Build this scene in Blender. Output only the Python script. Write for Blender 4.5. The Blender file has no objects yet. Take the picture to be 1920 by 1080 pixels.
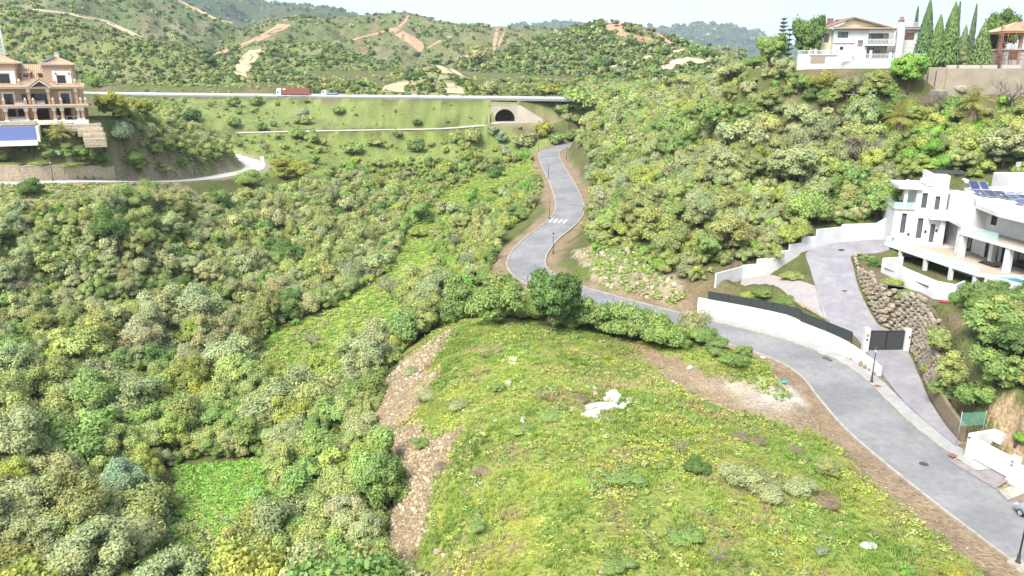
import bpy, bmesh, math, random
import numpy as np
from mathutils import Vector, Matrix, kdtree
from mathutils.bvhtree import BVHTree
random.seed(7); RNG = np.random.default_rng(7)
scene = bpy.context.scene
COL = scene.collection
# ---------------------------------------------------------------- camera
FPX = 1400.0                       # focal length in pixels of the 1920 px wide photograph
PITCH = math.atan(400 / FPX)
CAM = Vector((0, 0, 40.0))
cam_d = bpy.data.cameras.new('camera'); cam = bpy.data.objects.new('camera', cam_d); COL.objects.link(cam)
cam.location = CAM; cam.rotation_euler = (math.pi / 2 - PITCH, 0, 0)
cam_d.sensor_width = 36; cam_d.lens = 36 * FPX / 1920; cam_d.clip_start = 0.5; cam_d.clip_end = 30000
scene.camera = cam
# ---------------------------------------------------------------- world, sun, exposure
SUN_EL, SUN_AZ = math.radians(52), math.radians(215)      # azimuth clockwise from +Y
w = bpy.data.worlds.new('World'); scene.world = w; w.use_nodes = True
nt = w.node_tree; nt.nodes.clear()
out = nt.nodes.new('ShaderNodeOutputWorld'); bg = nt.nodes.new('ShaderNodeBackground')
sky = nt.nodes.new('ShaderNodeTexSky'); sky.sky_type = 'NISHITA'; sky.sun_disc = False
sky.sun_elevation = SUN_EL; sky.sun_rotation = SUN_AZ; sky.air_density = 1.0; sky.dust_density = 1.5; sky.ozone_density = 1.5
tc = nt.nodes.new('ShaderNodeTexCoord'); mp = nt.nodes.new('ShaderNodeMapping'); mp.inputs['Scale'].default_value = (1, 1, 2.6)
cn = nt.nodes.new('ShaderNodeTexNoise'); cn.inputs['Scale'].default_value = 3.2; cn.inputs['Detail'].default_value = 7; cn.inputs['Roughness'].default_value = 0.55
cr = nt.nodes.new('ShaderNodeValToRGB'); cr.color_ramp.elements[0].position = 0.36; cr.color_ramp.elements[1].position = 0.60
cr.color_ramp.elements[0].color = (0.30,) * 3 + (1,); cr.color_ramp.elements[1].color = (0.97,) * 3 + (1,)
mx = nt.nodes.new('ShaderNodeMix'); mx.data_type = 'RGBA'; mx.inputs['B'].default_value = (2.9, 3.3, 3.65, 1)    # cloud radiance in the sky's own units
L = nt.links.new
L(tc.outputs['Generated'], mp.inputs['Vector']); L(mp.outputs['Vector'], cn.inputs['Vector']); L(cn.outputs['Fac'], cr.inputs['Fac'])
L(sky.outputs['Color'], mx.inputs['A']); L(cr.outputs['Color'], mx.inputs['Factor']); L(mx.outputs['Result'], bg.inputs['Color']); L(bg.outputs['Background'], out.inputs['Surface'])
bg.inputs['Strength'].default_value = 0.060
sd = bpy.data.lights.new('sun', 'SUN'); sun = bpy.data.objects.new('sun', sd); COL.objects.link(sun)
sd.energy = 1.45; sd.angle = math.radians(30); sd.color = (1.0, 0.96, 0.9)
sun.rotation_euler = (math.pi / 2 - SUN_EL, 0, -SUN_AZ + math.pi); sun.location = (0, -60, 120)
_d = Vector((math.sin(SUN_AZ) * math.cos(SUN_EL), math.cos(SUN_AZ) * math.cos(SUN_EL), math.sin(SUN_EL)))
sun.rotation_euler = _d.to_track_quat('Z', 'Y').to_euler()
vs = scene.view_settings; vs.view_transform = 'Standard'; vs.look = 'None'; vs.exposure = 2.55; vs.gamma = 1
scene.cycles.max_bounces = 5; scene.cycles.diffuse_bounces = 4; scene.cycles.transparent_max_bounces = 6; scene.cycles.volume_bounces = 0
scene.cycles.use_denoising = True
# ---------------------------------------------------------------- pixel <-> place
SP, CP = math.sin(PITCH), math.cos(PITCH)
def ray(u, v):
    a, b = (u - 960) / FPX, (540 - v) / FPX
    return Vector((a, CP + b * SP, -SP + b * CP))
def pz(u, v, z):                    # where the ray meets the level z
    d = ray(u, v); return CAM + d * ((z - CAM.z) / d.z)
def pt(u, v, t):                    # t = distance along the view axis
    return CAM + ray(u, v) * t
def proj(P):                        # array of points -> pixel coordinates, depth
    P = np.asarray(P, float).reshape(-1, 3)
    x, y, z = P[:, 0], P[:, 1], P[:, 2] - CAM.z
    t = np.maximum(y * CP - z * SP, 1e-3)
    return 960 + FPX * x / t, 540 - FPX * (y * SP + z * CP) / t, t
# ---------------------------------------------------------------- noise
def vnoise(x, y, seed=0):
    xi, yi = np.floor(x).astype(np.int64), np.floor(y).astype(np.int64); fx, fy = x - xi, y - yi
    fx = fx * fx * (3 - 2 * fx); fy = fy * fy * (3 - 2 * fy)
    def h(a, b):
        n = (a * 374761393 + b * 668265263 + seed * 974711) & 0x7fffffff
        n = ((n ^ (n >> 13)) * 1274126177) & 0x7fffffff
        return ((n ^ (n >> 16)) & 0xffff) / 32767.5 - 1
    return (h(xi, yi) * (1 - fx) + h(xi + 1, yi) * fx) * (1 - fy) + (h(xi, yi + 1) * (1 - fx) + h(xi + 1, yi + 1) * fx) * fy
def fbm(x, y, seed=0, octs=4):
    s, a = 0, 1.0
    for o in range(octs):
        s = s + a * vnoise(x * 2 ** o, y * 2 ** o, seed + o * 17); a *= 0.5
    return s
def inpoly(u, v, poly):
    c = np.zeros(u.shape, bool); n = len(poly)
    for i in range(n):
        x1, y1 = poly[i]; x2, y2 = poly[(i + 1) % n]
        if y1 == y2: continue
        c ^= ((y1 > v) != (y2 > v)) & (u < (x2 - x1) * (v - y1) / (y2 - y1) + x1)
    return c
# ---------------------------------------------------------------- object helpers
def tag(o, label=None, cat=None, group=None, kind=None):
    if label: o['label'] = label
    if cat: o['category'] = cat
    if group: o['group'] = group
    if kind: o['kind'] = kind
    return o
def empty(name, loc=(0, 0, 0), rz=0, label=None, cat=None, group=None):
    o = bpy.data.objects.new(name, None); COL.objects.link(o); o.empty_display_size = 0.3
    o.location = loc; o.rotation_euler = (0, 0, rz)
    return tag(o, label, cat, group)
def link(name, me, parent=None, loc=None, rz=None):
    o = bpy.data.objects.new(name, me); COL.objects.link(o)
    if parent: o.parent = parent
    if loc is not None: o.location = loc
    if rz is not None: o.rotation_euler = (0, 0, rz)
    return o
class MB:                           # collects faces, builds ONE mesh
    def __init__(s): s.v = []; s.f = []; s.sm = []
    def poly(s, pts, smooth=False):
        n = len(s.v); s.v += [tuple(p) for p in pts]; s.f.append(tuple(range(n, n + len(pts)))); s.sm.append(smooth); return s
    def box(s, x0, x1, y0, y1, z0, z1):
        n = len(s.v)
        s.v += [(x0, y0, z0), (x1, y0, z0), (x1, y1, z0), (x0, y1, z0), (x0, y0, z1), (x1, y0, z1), (x1, y1, z1), (x0, y1, z1)]
        for q in ((0, 3, 2, 1), (4, 5, 6, 7), (0, 1, 5, 4), (1, 2, 6, 5), (2, 3, 7, 6), (3, 0, 4, 7)): s.f.append(tuple(n + i for i in q)); s.sm.append(False)
        return s
    def obox(s, a, b, w, z0, z1, z0b=None, z1b=None):   # upright slab of width w along the plan line a-b
        a, b = Vector(a[:2]), Vector(b[:2]); d = (b - a).normalized(); k = Vector((-d.y, d.x)) * w / 2
        z0b = z0 if z0b is None else z0b; z1b = z1 if z1b is None else z1b; n = len(s.v)
        c = [a - k, b - k, b + k, a + k]; zb = [z0, z0b, z0b, z0]; zt = [z1, z1b, z1b, z1]
        s.v += [(p.x, p.y, z) for p, z in zip(c, zb)] + [(p.x, p.y, z) for p, z in zip(c, zt)]
        for q in ((0, 3, 2, 1), (4, 5, 6, 7), (0, 1, 5, 4), (1, 2, 6, 5), (2, 3, 7, 6), (3, 0, 4, 7)): s.f.append(tuple(n + i for i in q)); s.sm.append(False)
        return s
    def prism(s, poly, z0, z1):     # plan polygon extruded
        n = len(s.v); m = len(poly)
        if sum(poly[i][0] * poly[(i + 1) % m][1] - poly[(i + 1) % m][0] * poly[i][1] for i in range(m)) < 0: poly = poly[::-1]
        s.v += [(p[0], p[1], z0) for p in poly] + [(p[0], p[1], z1) for p in poly]
        s.f.append(tuple(range(n + m - 1, n - 1, -1))); s.f.append(tuple(range(n + m, n + 2 * m))); s.sm += [False, False]
        for i in range(m): j = (i + 1) % m; s.f.append((n + i, n + j, n + m + j, n + m + i)); s.sm.append(False)
        return s
    def xprism(s, poly, y0, y1):    # (x, z) polygon extruded along y
        n = len(s.v); m = len(poly)
        if sum(poly[i][0] * poly[(i + 1) % m][1] - poly[(i + 1) % m][0] * poly[i][1] for i in range(m)) > 0: poly = poly[::-1]
        s.v += [(p[0], y0, p[1]) for p in poly] + [(p[0], y1, p[1]) for p in poly]
        s.f.append(tuple(range(n + m - 1, n - 1, -1))); s.f.append(tuple(range(n + m, n + 2 * m))); s.sm += [False, False]
        for i in range(m): j = (i + 1) % m; s.f.append((n + i, n + j, n + m + j, n + m + i)); s.sm.append(False)
        return s
    def tube(s, pts, rad, k=6, cap=True):
        pts = [Vector(p) for p in pts]; rad = rad if hasattr(rad, '__len__') else [rad] * len(pts); n = len(s.v)
        for i, p in enumerate(pts):
            d = (pts[min(i + 1, len(pts) - 1)] - pts[max(i - 1, 0)]).normalized()
            a = d.orthogonal().normalized() if abs(d.z) < 0.999 else Vector((1, 0, 0)); a = Vector((1, 0, 0)) - d * d.x if abs(d.x) < 0.9 else Vector((0, 1, 0)) - d * d.y
            a.normalize(); b = d.cross(a)
            for j in range(k):
                t = 2 * math.pi * j / k; q = p + (a * math.cos(t) + b * math.sin(t)) * rad[i]; s.v.append(tuple(q))
        for i in range(len(pts) - 1):
            for j in range(k):
                s.f.append((n + i * k + j, n + i * k + (j + 1) % k, n + (i + 1) * k + (j + 1) % k, n + (i + 1) * k + j)); s.sm.append(True)
        if cap:
            s.f.append(tuple(n + j for j in range(k - 1, -1, -1))); s.f.append(tuple(n + (len(pts) - 1) * k + j for j in range(k))); s.sm += [False, False]
        return s
    def lathe(s, prof, k=12, c=(0, 0)):     # (r, z) profile
        n = len(s.v)
        for r, z in prof:
            for j in range(k):
                t = 2 * math.pi * j / k; s.v.append((c[0] + r * math.cos(t), c[1] + r * math.sin(t), z))
        for i in range(len(prof) - 1):
            for j in range(k):
                s.f.append((n + i * k + j, n + i * k + (j + 1) % k, n + (i + 1) * k + (j + 1) % k, n + (i + 1) * k + j)); s.sm.append(True)
        s.f.append(tuple(n + j for j in range(k - 1, -1, -1))); s.f.append(tuple(n + (len(prof) - 1) * k + j for j in range(k))); s.sm += [False, False]
        return s
    def mesh(s, name, mat=None):
        me = bpy.data.meshes.new(name); me.from_pydata(s.v, [], s.f); me.polygons.foreach_set('use_smooth', s.sm)
        if mat: me.materials.append(mat)
        me.update(); return me
    def build(s, name, mat, parent=None, loc=None, rz=None):
        return link(name, s.mesh(name, mat), parent, loc, rz)
def np_mesh(name, V, F, mat=None, normals=None, cols=None, smooth=True):
    V = np.asarray(V, np.float32); F = np.asarray(F, np.int32); k = F.shape[1]; n = len(F)
    me = bpy.data.meshes.new(name); me.vertices.add(len(V)); me.vertices.foreach_set('co', V.ravel())
    me.loops.add(n * k); me.loops.foreach_set('vertex_index', F.ravel())
    me.polygons.add(n); me.polygons.foreach_set('loop_start', np.arange(0, n * k, k, dtype=np.int32))
    try: me.polygons.foreach_set('loop_total', np.full(n, k, np.int32))
    except Exception: pass
    me.polygons.foreach_set('use_smooth', np.full(n, smooth)); me.update(calc_edges=True)
    if cols is not None:
        a = me.color_attributes.new('tint', 'FLOAT_COLOR', 'POINT')
        c = np.ones((len(V), 4), np.float32); c[:, :3] = cols; a.data.foreach_set('color', c.ravel())
    if normals is not None: me.normals_split_custom_set_from_vertices(np.asarray(normals, np.float32))
    if mat: me.materials.append(mat)
    return me
def copy_tree(o, parent=None):
    c = o.copy(); COL.objects.link(c); c.parent = parent
    for ch in list(o.children): copy_tree(ch, c)
    return c
# ---------------------------------------------------------------- materials
MATS = {}
def mat(name, col=(0.5, 0.5, 0.5), rough=0.7, var=0.12, scale=3.0, bump=0.0, bscale=30.0, metal=0.0, src=None, spec=0.3, trans=0.0, col2=None, dirt=0.0, dscale=0.4):
    """principled surface; src 'tint' = vertex colours, 'object' = object colour; noise varies the colour, finer noise gives relief"""
    if name in MATS: return MATS[name]
    if max(col) < 0.74 and not name.startswith('white_r'): col = tuple(c * 0.70 for c in col)
    if col2 and max(col2) < 0.69 and not name.startswith('white_r'): col2 = tuple(c * 0.70 for c in col2)
    m = bpy.data.materials.new(name); m.use_nodes = True; t = m.node_tree; N = t.nodes; lk = t.links.new
    b = N['Principled BSDF']; b.inputs['Roughness'].default_value = rough; b.inputs['Metallic'].default_value = metal; b.inputs['Specular IOR Level'].default_value = spec
    co = N.new('ShaderNodeTexCoord'); geo = N.new('ShaderNodeNewGeometry')
    nz = N.new('ShaderNodeTexNoise'); nz.inputs['Scale'].default_value = scale; nz.inputs['Detail'].default_value = 4; nz.inputs['Roughness'].default_value = 0.6
    lk(geo.outputs['Position'], nz.inputs['Vector'])
    rp = N.new('ShaderNodeMapRange'); rp.inputs['From Min'].default_value = 0.25; rp.inputs['From Max'].default_value = 0.75
    rp.inputs['To Min'].default_value = 1 - var; rp.inputs['To Max'].default_value = 1 + var; lk(nz.outputs['Fac'], rp.inputs['Value'])
    if src == 'tint': s = N.new('ShaderNodeVertexColor'); s.layer_name = 'tint'; base = s.outputs['Color']
    elif src == 'object': s = N.new('ShaderNodeObjectInfo'); base = s.outputs['Color']
    else: s = N.new('ShaderNodeRGB'); s.outputs[0].default_value = (*col, 1); base = s.outputs[0]
    if col2:
        n2 = N.new('ShaderNodeTexNoise'); n2.inputs['Scale'].default_value = dscale; n2.inputs['Detail'].default_value = 6; n2.inputs['Roughness'].default_value = 0.65; lk(geo.outputs['Position'], n2.inputs['Vector'])
        r2 = N.new('ShaderNodeMapRange'); r2.inputs['From Min'].default_value = 0.42; r2.inputs['From Max'].default_value = 0.68; r2.inputs['To Max'].default_value = dirt or 1.0; lk(n2.outputs['Fac'], r2.inputs['Value'])
        mm = N.new('ShaderNodeMix'); mm.data_type = 'RGBA'; mm.inputs['B'].default_value = (*col2, 1); lk(base, mm.inputs['A']); lk(r2.outputs['Result'], mm.inputs['Factor']); base = mm.outputs['Result']
    hm = N.new('ShaderNodeVectorMath'); hm.operation = 'SCALE'; lk(base, hm.inputs[0]); lk(rp.outputs['Result'], hm.inputs['Scale'])
    lk(hm.outputs['Vector'], b.inputs['Base Color'])
    if bump:
        n3 = N.new('ShaderNodeTexNoise'); n3.inputs['Scale'].default_value = bscale; n3.inputs['Detail'].default_value = 3; lk(geo.outputs['Position'], n3.inputs['Vector'])
        bp = N.new('ShaderNodeBump'); bp.inputs['Strength'].default_value = bump; bp.inputs['Distance'].default_value = 1.5 / bscale; lk(n3.outputs['Fac'], bp.inputs['Height']); lk(bp.outputs['Normal'], b.inputs['Normal'])
    if trans:
        tr = N.new('ShaderNodeBsdfTranslucent'); ms = N.new('ShaderNodeMixShader'); ms.inputs['Fac'].default_value = trans
        lk(hm.outputs['Vector'], tr.inputs['Color']); lk(b.outputs['BSDF'], ms.inputs[1]); lk(tr.outputs['BSDF'], ms.inputs[2]); lk(ms.outputs['Shader'], N['Material Output'].inputs['Surface'])
    MATS[name] = m; return m
def glass(name, col=(0.6, 0.85, 0.82), alpha=0.22, rough=0.02):
    if name in MATS: return MATS[name]
    m = bpy.data.materials.new(name); m.use_nodes = True; b = m.node_tree.nodes['Principled BSDF']
    b.inputs['Base Color'].default_value = (*col, 1); b.inputs['Alpha'].default_value = alpha; b.inputs['Roughness'].default_value = rough; b.inputs['Specular IOR Level'].default_value = 0.7
    MATS[name] = m; return m
# ================================================================ roads as plan lines (x, y, z)
def smooth_line(pts, step=1.5):
    P = [Vector(p) for p in pts]; P = [P[0] * 2 - P[1]] + P + [P[-1] * 2 - P[-2]]; o = []
    for i in range(1, len(P) - 2):
        n = max(2, int((P[i + 1] - P[i]).length / step))
        for k in range(n):
            t = k / n; a, b, c, d = P[i - 1], P[i], P[i + 1], P[i + 2]
            o.append(0.5 * ((2 * b) + (c - a) * t + (2 * a - 5 * b + 4 * c - d) * t * t + (3 * b - a - 3 * c + d) * t ** 3))
    o.append(P[-2]); return o
MAIN = smooth_line([(49, 14, 5), (46, 27, 5), (43.4, 38, 5), (41, 49, 5), (39.2, 59, 5), (38, 69, 5), (38.2, 77, 5), (38.6, 83, 5), (37.9, 88, 5), (36, 92.3, 5), (32.6, 96.6, 5), (26.6, 102.5, 5), (18.4, 110.8, 5), (10.2, 120, 5), (5.2, 128, 5), (2.9, 136, 5), (2.9, 143, 5), (3.9, 150, 5.2), (6.8, 161, 5.6), (11.2, 173, 6.1), (14.3, 185, 6.8), (15.2, 198, 7.5), (14.9, 222, 9), (13.5, 256, 11), (13.7, 279, 12), (17, 289, 12.8), (24, 297, 13.8), (32, 303, 15), (36, 311, 17), (33, 318, 18.6), (22, 319.5, 19.8), (10, 317.5, 20.4), (-3, 315, 20.75)])
SERVICE = smooth_line([(-150, 262, 18), (-132, 273, 18.6), (-112, 283, 19), (-90, 289, 19.2), (-60, 296, 19.3), (-30, 304, 19.3), (-12, 312, 20.1), (-4, 314, 20.6)], 3)
LOCAL = smooth_line([(-150, 150, 19.6), (-128, 150, 19.2), (-106, 152, 18.7), (-92, 162, 17.8), (-84, 178, 15.6), (-81, 194, 14), (-79, 210, 13.2), (-77, 222, 13), (-81, 236, 13.2), (-90, 247, 14), (-102, 256, 15.4), (-116, 264, 17), (-128, 271, 18.2)])
HIGHWAY = smooth_line([(-330, 410, 31.4), (-260, 385, 31.2), (-190, 365, 31), (-100, 349, 30.5), (-20, 340, 30), (30, 335.5, 29.6), (80, 332, 29.3), (140, 330, 29)], 4)
DRIVE_L = [(1792, 836, 5.2), (1757, 807, 5.22), (1704, 761, 5.27), (1664, 714, 5.45), (1622, 656, 6.35), (1600, 628, 6.9), (1548, 600, 7.6), (1530, 540, 9.7), (1518, 500, 11.3), (1512, 474, 12.3), (1545, 462, 12.9), (1594, 452, 13.3), (1662, 450, 13.5)]
DRIVE_R = [(1803, 832, 5.25), (1772, 796, 5.4), (1742, 748, 5.6), (1722, 702, 5.95), (1700, 656, 6.45), (1668, 620, 7.1), (1643, 604, 7.7), (1612, 545, 9.9), (1600, 500, 11.7), (1598, 480, 12.5), (1640, 474, 13.0), (1658, 471, 13.3), (1668, 468, 13.45)]
BRANCH_T = [(1528, 536, 9.8), (1500, 527, 9.5), (1470, 522, 9.2), (1441, 516, 9.0), (1390, 524, 8.7)]
BRANCH_B = [(1552, 600, 7.65), (1500, 571, 8.1), (1465, 552, 8.3), (1435, 543, 8.5), (1388, 538, 8.5)]
def patch_grid(La, Ra, nl=5, nw=9):
    A = smooth_line([pz(*p) for p in La], 0.9); n = len(A); B = smooth_line([pz(*p) for p in Ra], 0.9)
    def res(Q):
        Q = np.array([tuple(p) for p in Q]); s = np.concatenate([[0], np.cumsum(np.linalg.norm(np.diff(Q, axis=0), axis=1))]); t = np.linspace(0, s[-1], n); return np.stack([np.interp(t, s, Q[:, i]) for i in range(3)], 1)
    def seg(La):     # keep the stations of both edges in step
        P = [pz(*p) for p in La]; o = []
        for i in range(len(P) - 1):
            a, b, c, d = P[max(i - 1, 0)], P[i], P[i + 1], P[min(i + 2, len(P) - 1)]
            for k in range(8): t = k / 8; o.append(0.5 * ((2 * b) + (c - a) * t + (2 * a - 5 * b + 4 * c - d) * t * t + (3 * b - a - 3 * c + d) * t ** 3))
        return o + [P[-1]]
    A, B = np.array([tuple(p) for p in seg(La)]), np.array([tuple(p) for p in seg(Ra)]); f = np.linspace(0, 1, nw)[None, :, None]
    return A[:, None] * (1 - f) + B[:, None] * f
DG = patch_grid(DRIVE_L, DRIVE_R); BG = patch_grid(BRANCH_T, BRANCH_B)
IG = patch_grid([(1524, 532, 9.9), (1500, 525, 9.6), (1470, 520, 9.3), (1444, 514, 9.1)], [(1514, 478, 12.2), (1500, 481, 11.7), (1477, 494, 10.7), (1450, 508, 9.6)])      # planted island between the arms
PATCH = np.concatenate([DG.reshape(-1, 3), BG.reshape(-1, 3), IG.reshape(-1, 3)])
DRIVE = [Vector(p) for p in DG[:, 4]]; BRANCH = [Vector(p) for p in BG[:, 4]]
def patch_dist(x, y):
    d = np.full(x.shape, 1e9); z = np.zeros(x.shape); lo, hi = PATCH[:, :2].min(0) - 8, PATCH[:, :2].max(0) + 8
    k = np.where((x > lo[0]) & (x < hi[0]) & (y > lo[1]) & (y < hi[1]))[0]
    for i in range(0, len(k), 4000):
        q = k[i:i + 4000]; dd = np.hypot(x[q][:, None] - PATCH[:, 0], y[q][:, None] - PATCH[:, 1]); j = dd.argmin(1); d[q] = dd[np.arange(len(q)), j]; z[q] = PATCH[j, 2]
    return d, z
ROADS = [(MAIN, 3.6, 1.6, 5.0), (SERVICE, 3.0, 0.6, 4.0), (LOCAL, 3.0, 0.7, 2.6), (HIGHWAY, 12.0, 0.5, 9.0), ]   # line, half width, flat shoulder, blend
# ================================================================ ground heights: control points read off the photograph
CTRL = []
def cz(*a):
    for u, v, z in a: p = pz(u, v, z); CTRL.append((p.x, p.y, p.z))
def ct(*a):
    for u, v, t in a: p = pt(u, v, t); CTRL.append((p.x, p.y, p.z))
# the grassy building plot on its mound
cz((1300, 690, 5.4), (1200, 650, 5.8), (1050, 640, 6.4), (930, 625, 6.4), (860, 607, 6.3), (1000, 720, 7), (1150, 760, 7.4), (1000, 850, 7.3), (1200, 850, 7.6), (1400, 850, 6.9), (1300, 950, 7.4), (1100, 1000, 7.2), (920, 1040, 6.2), (1500, 1000, 6.6), (1600, 950, 5.8), (1700, 1000, 5.4), (1500, 830, 5.8), (1400, 740, 5.4), (1800, 1090, 5.2), (1300, 1250, 7.0), (1000, 1300, 6.0), (1600, 1300, 6), (850, 700, 5.9), (880, 800, 6.2), (870, 900, 5.8), (840, 1000, 4.8), (820, 1150, 4.5))
# rubble bank and ravine on its left
cz((780, 690, 3.6), (735, 745, 1.6), (790, 760, 4.2), (705, 800, -0.6), (760, 860, 2.2), (720, 930, -0.8), (770, 1000, 1.6), (715, 1050, -1.2), (660, 760, -4.5), (640, 850, -6), (620, 960, -7), (560, 780, -8.6), (450, 900, -9.6), (310, 970, -10.5), (380, 1060, -10.6), (560, 1070, -9), (600, 700, -8), (640, 640, -7.2), (560, 660, -6.8), (700, 600, -5), (760, 560, -3.5), (820, 560, -1), (300, 1250, -11), (600, 1250, -9), (0, 1250, -9))
# left slope
ct((100, 385, 142), (200, 430, 138), (300, 385, 160), (0, 400, 135))
cz((400, 430, 6), (300, 540, 0.6), (100, 540, 3), (500, 390, 7), (500, 490, 0.6), (600, 440, 1), (100, 700, -5), (300, 700, -7.6), (450, 620, -5.6), (200, 800, -8.6), (0, 600, 0.4), (0, 800, -5), (0, 950, -6), (60, 1050, -7.4), (-300, 600, 4), (-300, 800, -2), (-250, 450, 13), (680, 500, -3), (620, 560, -5), (680, 400, 1.5), (740, 460, -3), (780, 420, -2))
# valley head towards the underpass
cz((860, 500, -0.4), (900, 430, 0.6), (880, 380, 0.6), (830, 350, 1.6), (760, 340, 3), (700, 330, 5), (760, 290, 9.5), (640, 290, 11.5), (900, 290, 9.5), (960, 320, 6), (980, 290, 9.4), (560, 340, 9.8), (600, 380, 5.5), (980, 390, 4.6), (940, 350, 4))
ct((850, 262, 285), (700, 264, 280), (560, 268, 270), (970, 262, 295), (1005, 258, 300), (450, 272, 262))
# left: bank with the tan house
ct((60, 345, 152), (250, 345, 168), (0, 305, 162), (100, 300, 163), (215, 300, 167), (260, 260, 178), (300, 240, 195), (330, 290, 195), (380, 300, 205), (300, 214, 225), (240, 214, 215), (200, 215, 185), (370, 262, 240), (150, 206, 200), (0, 206, 195), (-200, 206, 200), (60, 194, 240), (-200, 300, 165), (0, 186, 300), (150, 188, 300), (-300, 186, 300))
# right hill, below its bushes
ct((1110, 330, 216), (1150, 370, 178), (1150, 300, 207), (1110, 240, 275), (1180, 250, 235), (1080, 215, 300), (1150, 205, 285), (1250, 430, 142), (1200, 490, 134), (1300, 500, 122), (1350, 440, 132), (1350, 330, 152), (1280, 330, 165), (1240, 260, 200), (1450, 380, 135), (1500, 280, 152), (1400, 230, 180), (1300, 205, 215), (1400, 172, 200), (1340, 165, 240), (1500, 190, 176), (1550, 420, 126), (1600, 330, 142), (1650, 240, 158), (1700, 340, 140), (1800, 280, 144), (1850, 320, 134), (1920, 215, 150), (1700, 165, 170), (1800, 185, 160), (1280, 545, 116), (1430, 500, 117), (1160, 520, 126), (1900, 420, 124), (2100, 350, 130), (2100, 220, 150), (1620, 150, 178), (1480, 150, 190), (1200, 178, 330), (1120, 178, 350), (1300, 150, 330))
# slopes right of the drive and the near right
cz((1800, 640, 12.5), (1880, 620, 14), (1800, 740, 9.5), (1870, 700, 12), (1840, 770, 8.5), (1910, 760, 10), (2000, 700, 12), (2100, 850, 9), (2000, 950, 6))
CTRL += [(16, 326, 27), (40, 323, 27.6), (65, 321, 28), (95, 319, 28.6), (130, 316, 29), (40, 312, 23), (70, 308, 25.5), (100, 300, 28)]
# hill shoulders beside and behind the motorway
for x in range(-360, 261, 40):
    CTRL.append((x, 395 if x > -150 else 440, 33 + 0.02 * max(0, -x)))
CTRL = np.array(CTRL)
def rbf_fit(P, c=6.0):
    d = np.sqrt(((P[:, None, :2] - P[None, :, :2]) ** 2).sum(2) + c * c)
    A = -d + np.eye(len(P)) * 2.0; n = len(P)
    M = np.zeros((n + 3, n + 3)); M[:n, :n] = A; M[:n, n] = 1; M[:n, n + 1:] = P[:, :2]; M[n, :n] = 1; M[n + 1:, :n] = P[:, :2].T
    return np.linalg.solve(M, np.concatenate([P[:, 2], np.zeros(3)]))
_W = rbf_fit(CTRL)
def rbf(x, y, c=6.0):
    o = np.empty(x.shape); n = len(CTRL)
    for i in range(0, len(x), 20000):
        a, b = x[i:i + 20000], y[i:i + 20000]
        d = -np.sqrt((a[:, None] - CTRL[None, :, 0]) ** 2 + (b[:, None] - CTRL[None, :, 1]) ** 2 + c * c)
        o[i:i + 20000] = d @ _W[:n] + _W[n] + _W[n + 1] * a + _W[n + 2] * b
    return o
def sstep(a, b, x): t = np.clip((x - a) / (b - a), 0, 1); return t * t * (3 - 2 * t)
UP = (*pt(946.5, 228, 314)[:2], pt(946.5, 228, 314)[2]); UPA = math.radians(4); UPC, UPS = math.cos(UPA), math.sin(UPA)   # underpass mouth
PADS = [
    ([(-150, 160), (-112, 160), (-93.5, 176), (-97, 180), (-114, 168), (-150, 168)], 21.8, 5),  # plan polygon, level, blend: made ground of the houses
    ([(-170, 166), (-96, 168), (-93, 180), (-100, 200), (-170, 205)], 30.6, 7),
    ([(53.2, 112), (52.8, 100), (53.2, 92), (57, 87), (64, 84), (125, 82), (125, 132), (66, 124), (58, 116)], 11.8, 5),
    ([(55, 174), (85, 168.5), (85, 205), (60, 205)], 41.3, 12), ([(86, 166.6), (140, 163.5), (140, 205), (86, 205)], 41.3, 1.3),
]
def pdist(x, y, poly):
    d = np.full(x.shape, 1e9); n = len(poly)
    for i in range(n):
        ax, ay = poly[i]; bx, by = poly[(i + 1) % n]; ex, ey = bx - ax, by - ay
        t = np.clip(((x - ax) * ex + (y - ay) * ey) / (ex * ex + ey * ey), 0, 1)
        d = np.minimum(d, np.hypot(x - ax - t * ex, y - ay - t * ey))
    return np.where(inpoly(x, y, poly), 0, d)
def line_dist(x, y, line):
    P = np.array([(p.x, p.y, p.z) for p in line]); d = np.full(x.shape, 1e9); z = np.zeros(x.shape)
    lo, hi = P[:, :2].min(0) - 30, P[:, :2].max(0) + 30
    k = np.where((x > lo[0]) & (x < hi[0]) & (y > lo[1]) & (y < hi[1]))[0]
    for i in range(0, len(k), 8000):
        q = k[i:i + 8000]; ex = P[1:, :2] - P[:-1, :2]
        ax = x[q][:, None] - P[:-1, 0]; ay = y[q][:, None] - P[:-1, 1]
        t = np.clip((ax * ex[:, 0] + ay * ex[:, 1]) / (ex ** 2).sum(1), 0, 1)
        dd = np.hypot(ax - t * ex[:, 0], ay - t * ex[:, 1]); j = dd.argmin(1); r = np.arange(len(q))
        d[q] = dd[r, j]; z[q] = P[j, 2] + t[r, j] * (P[j + 1, 2] - P[j, 2])
    return d, z
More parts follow.
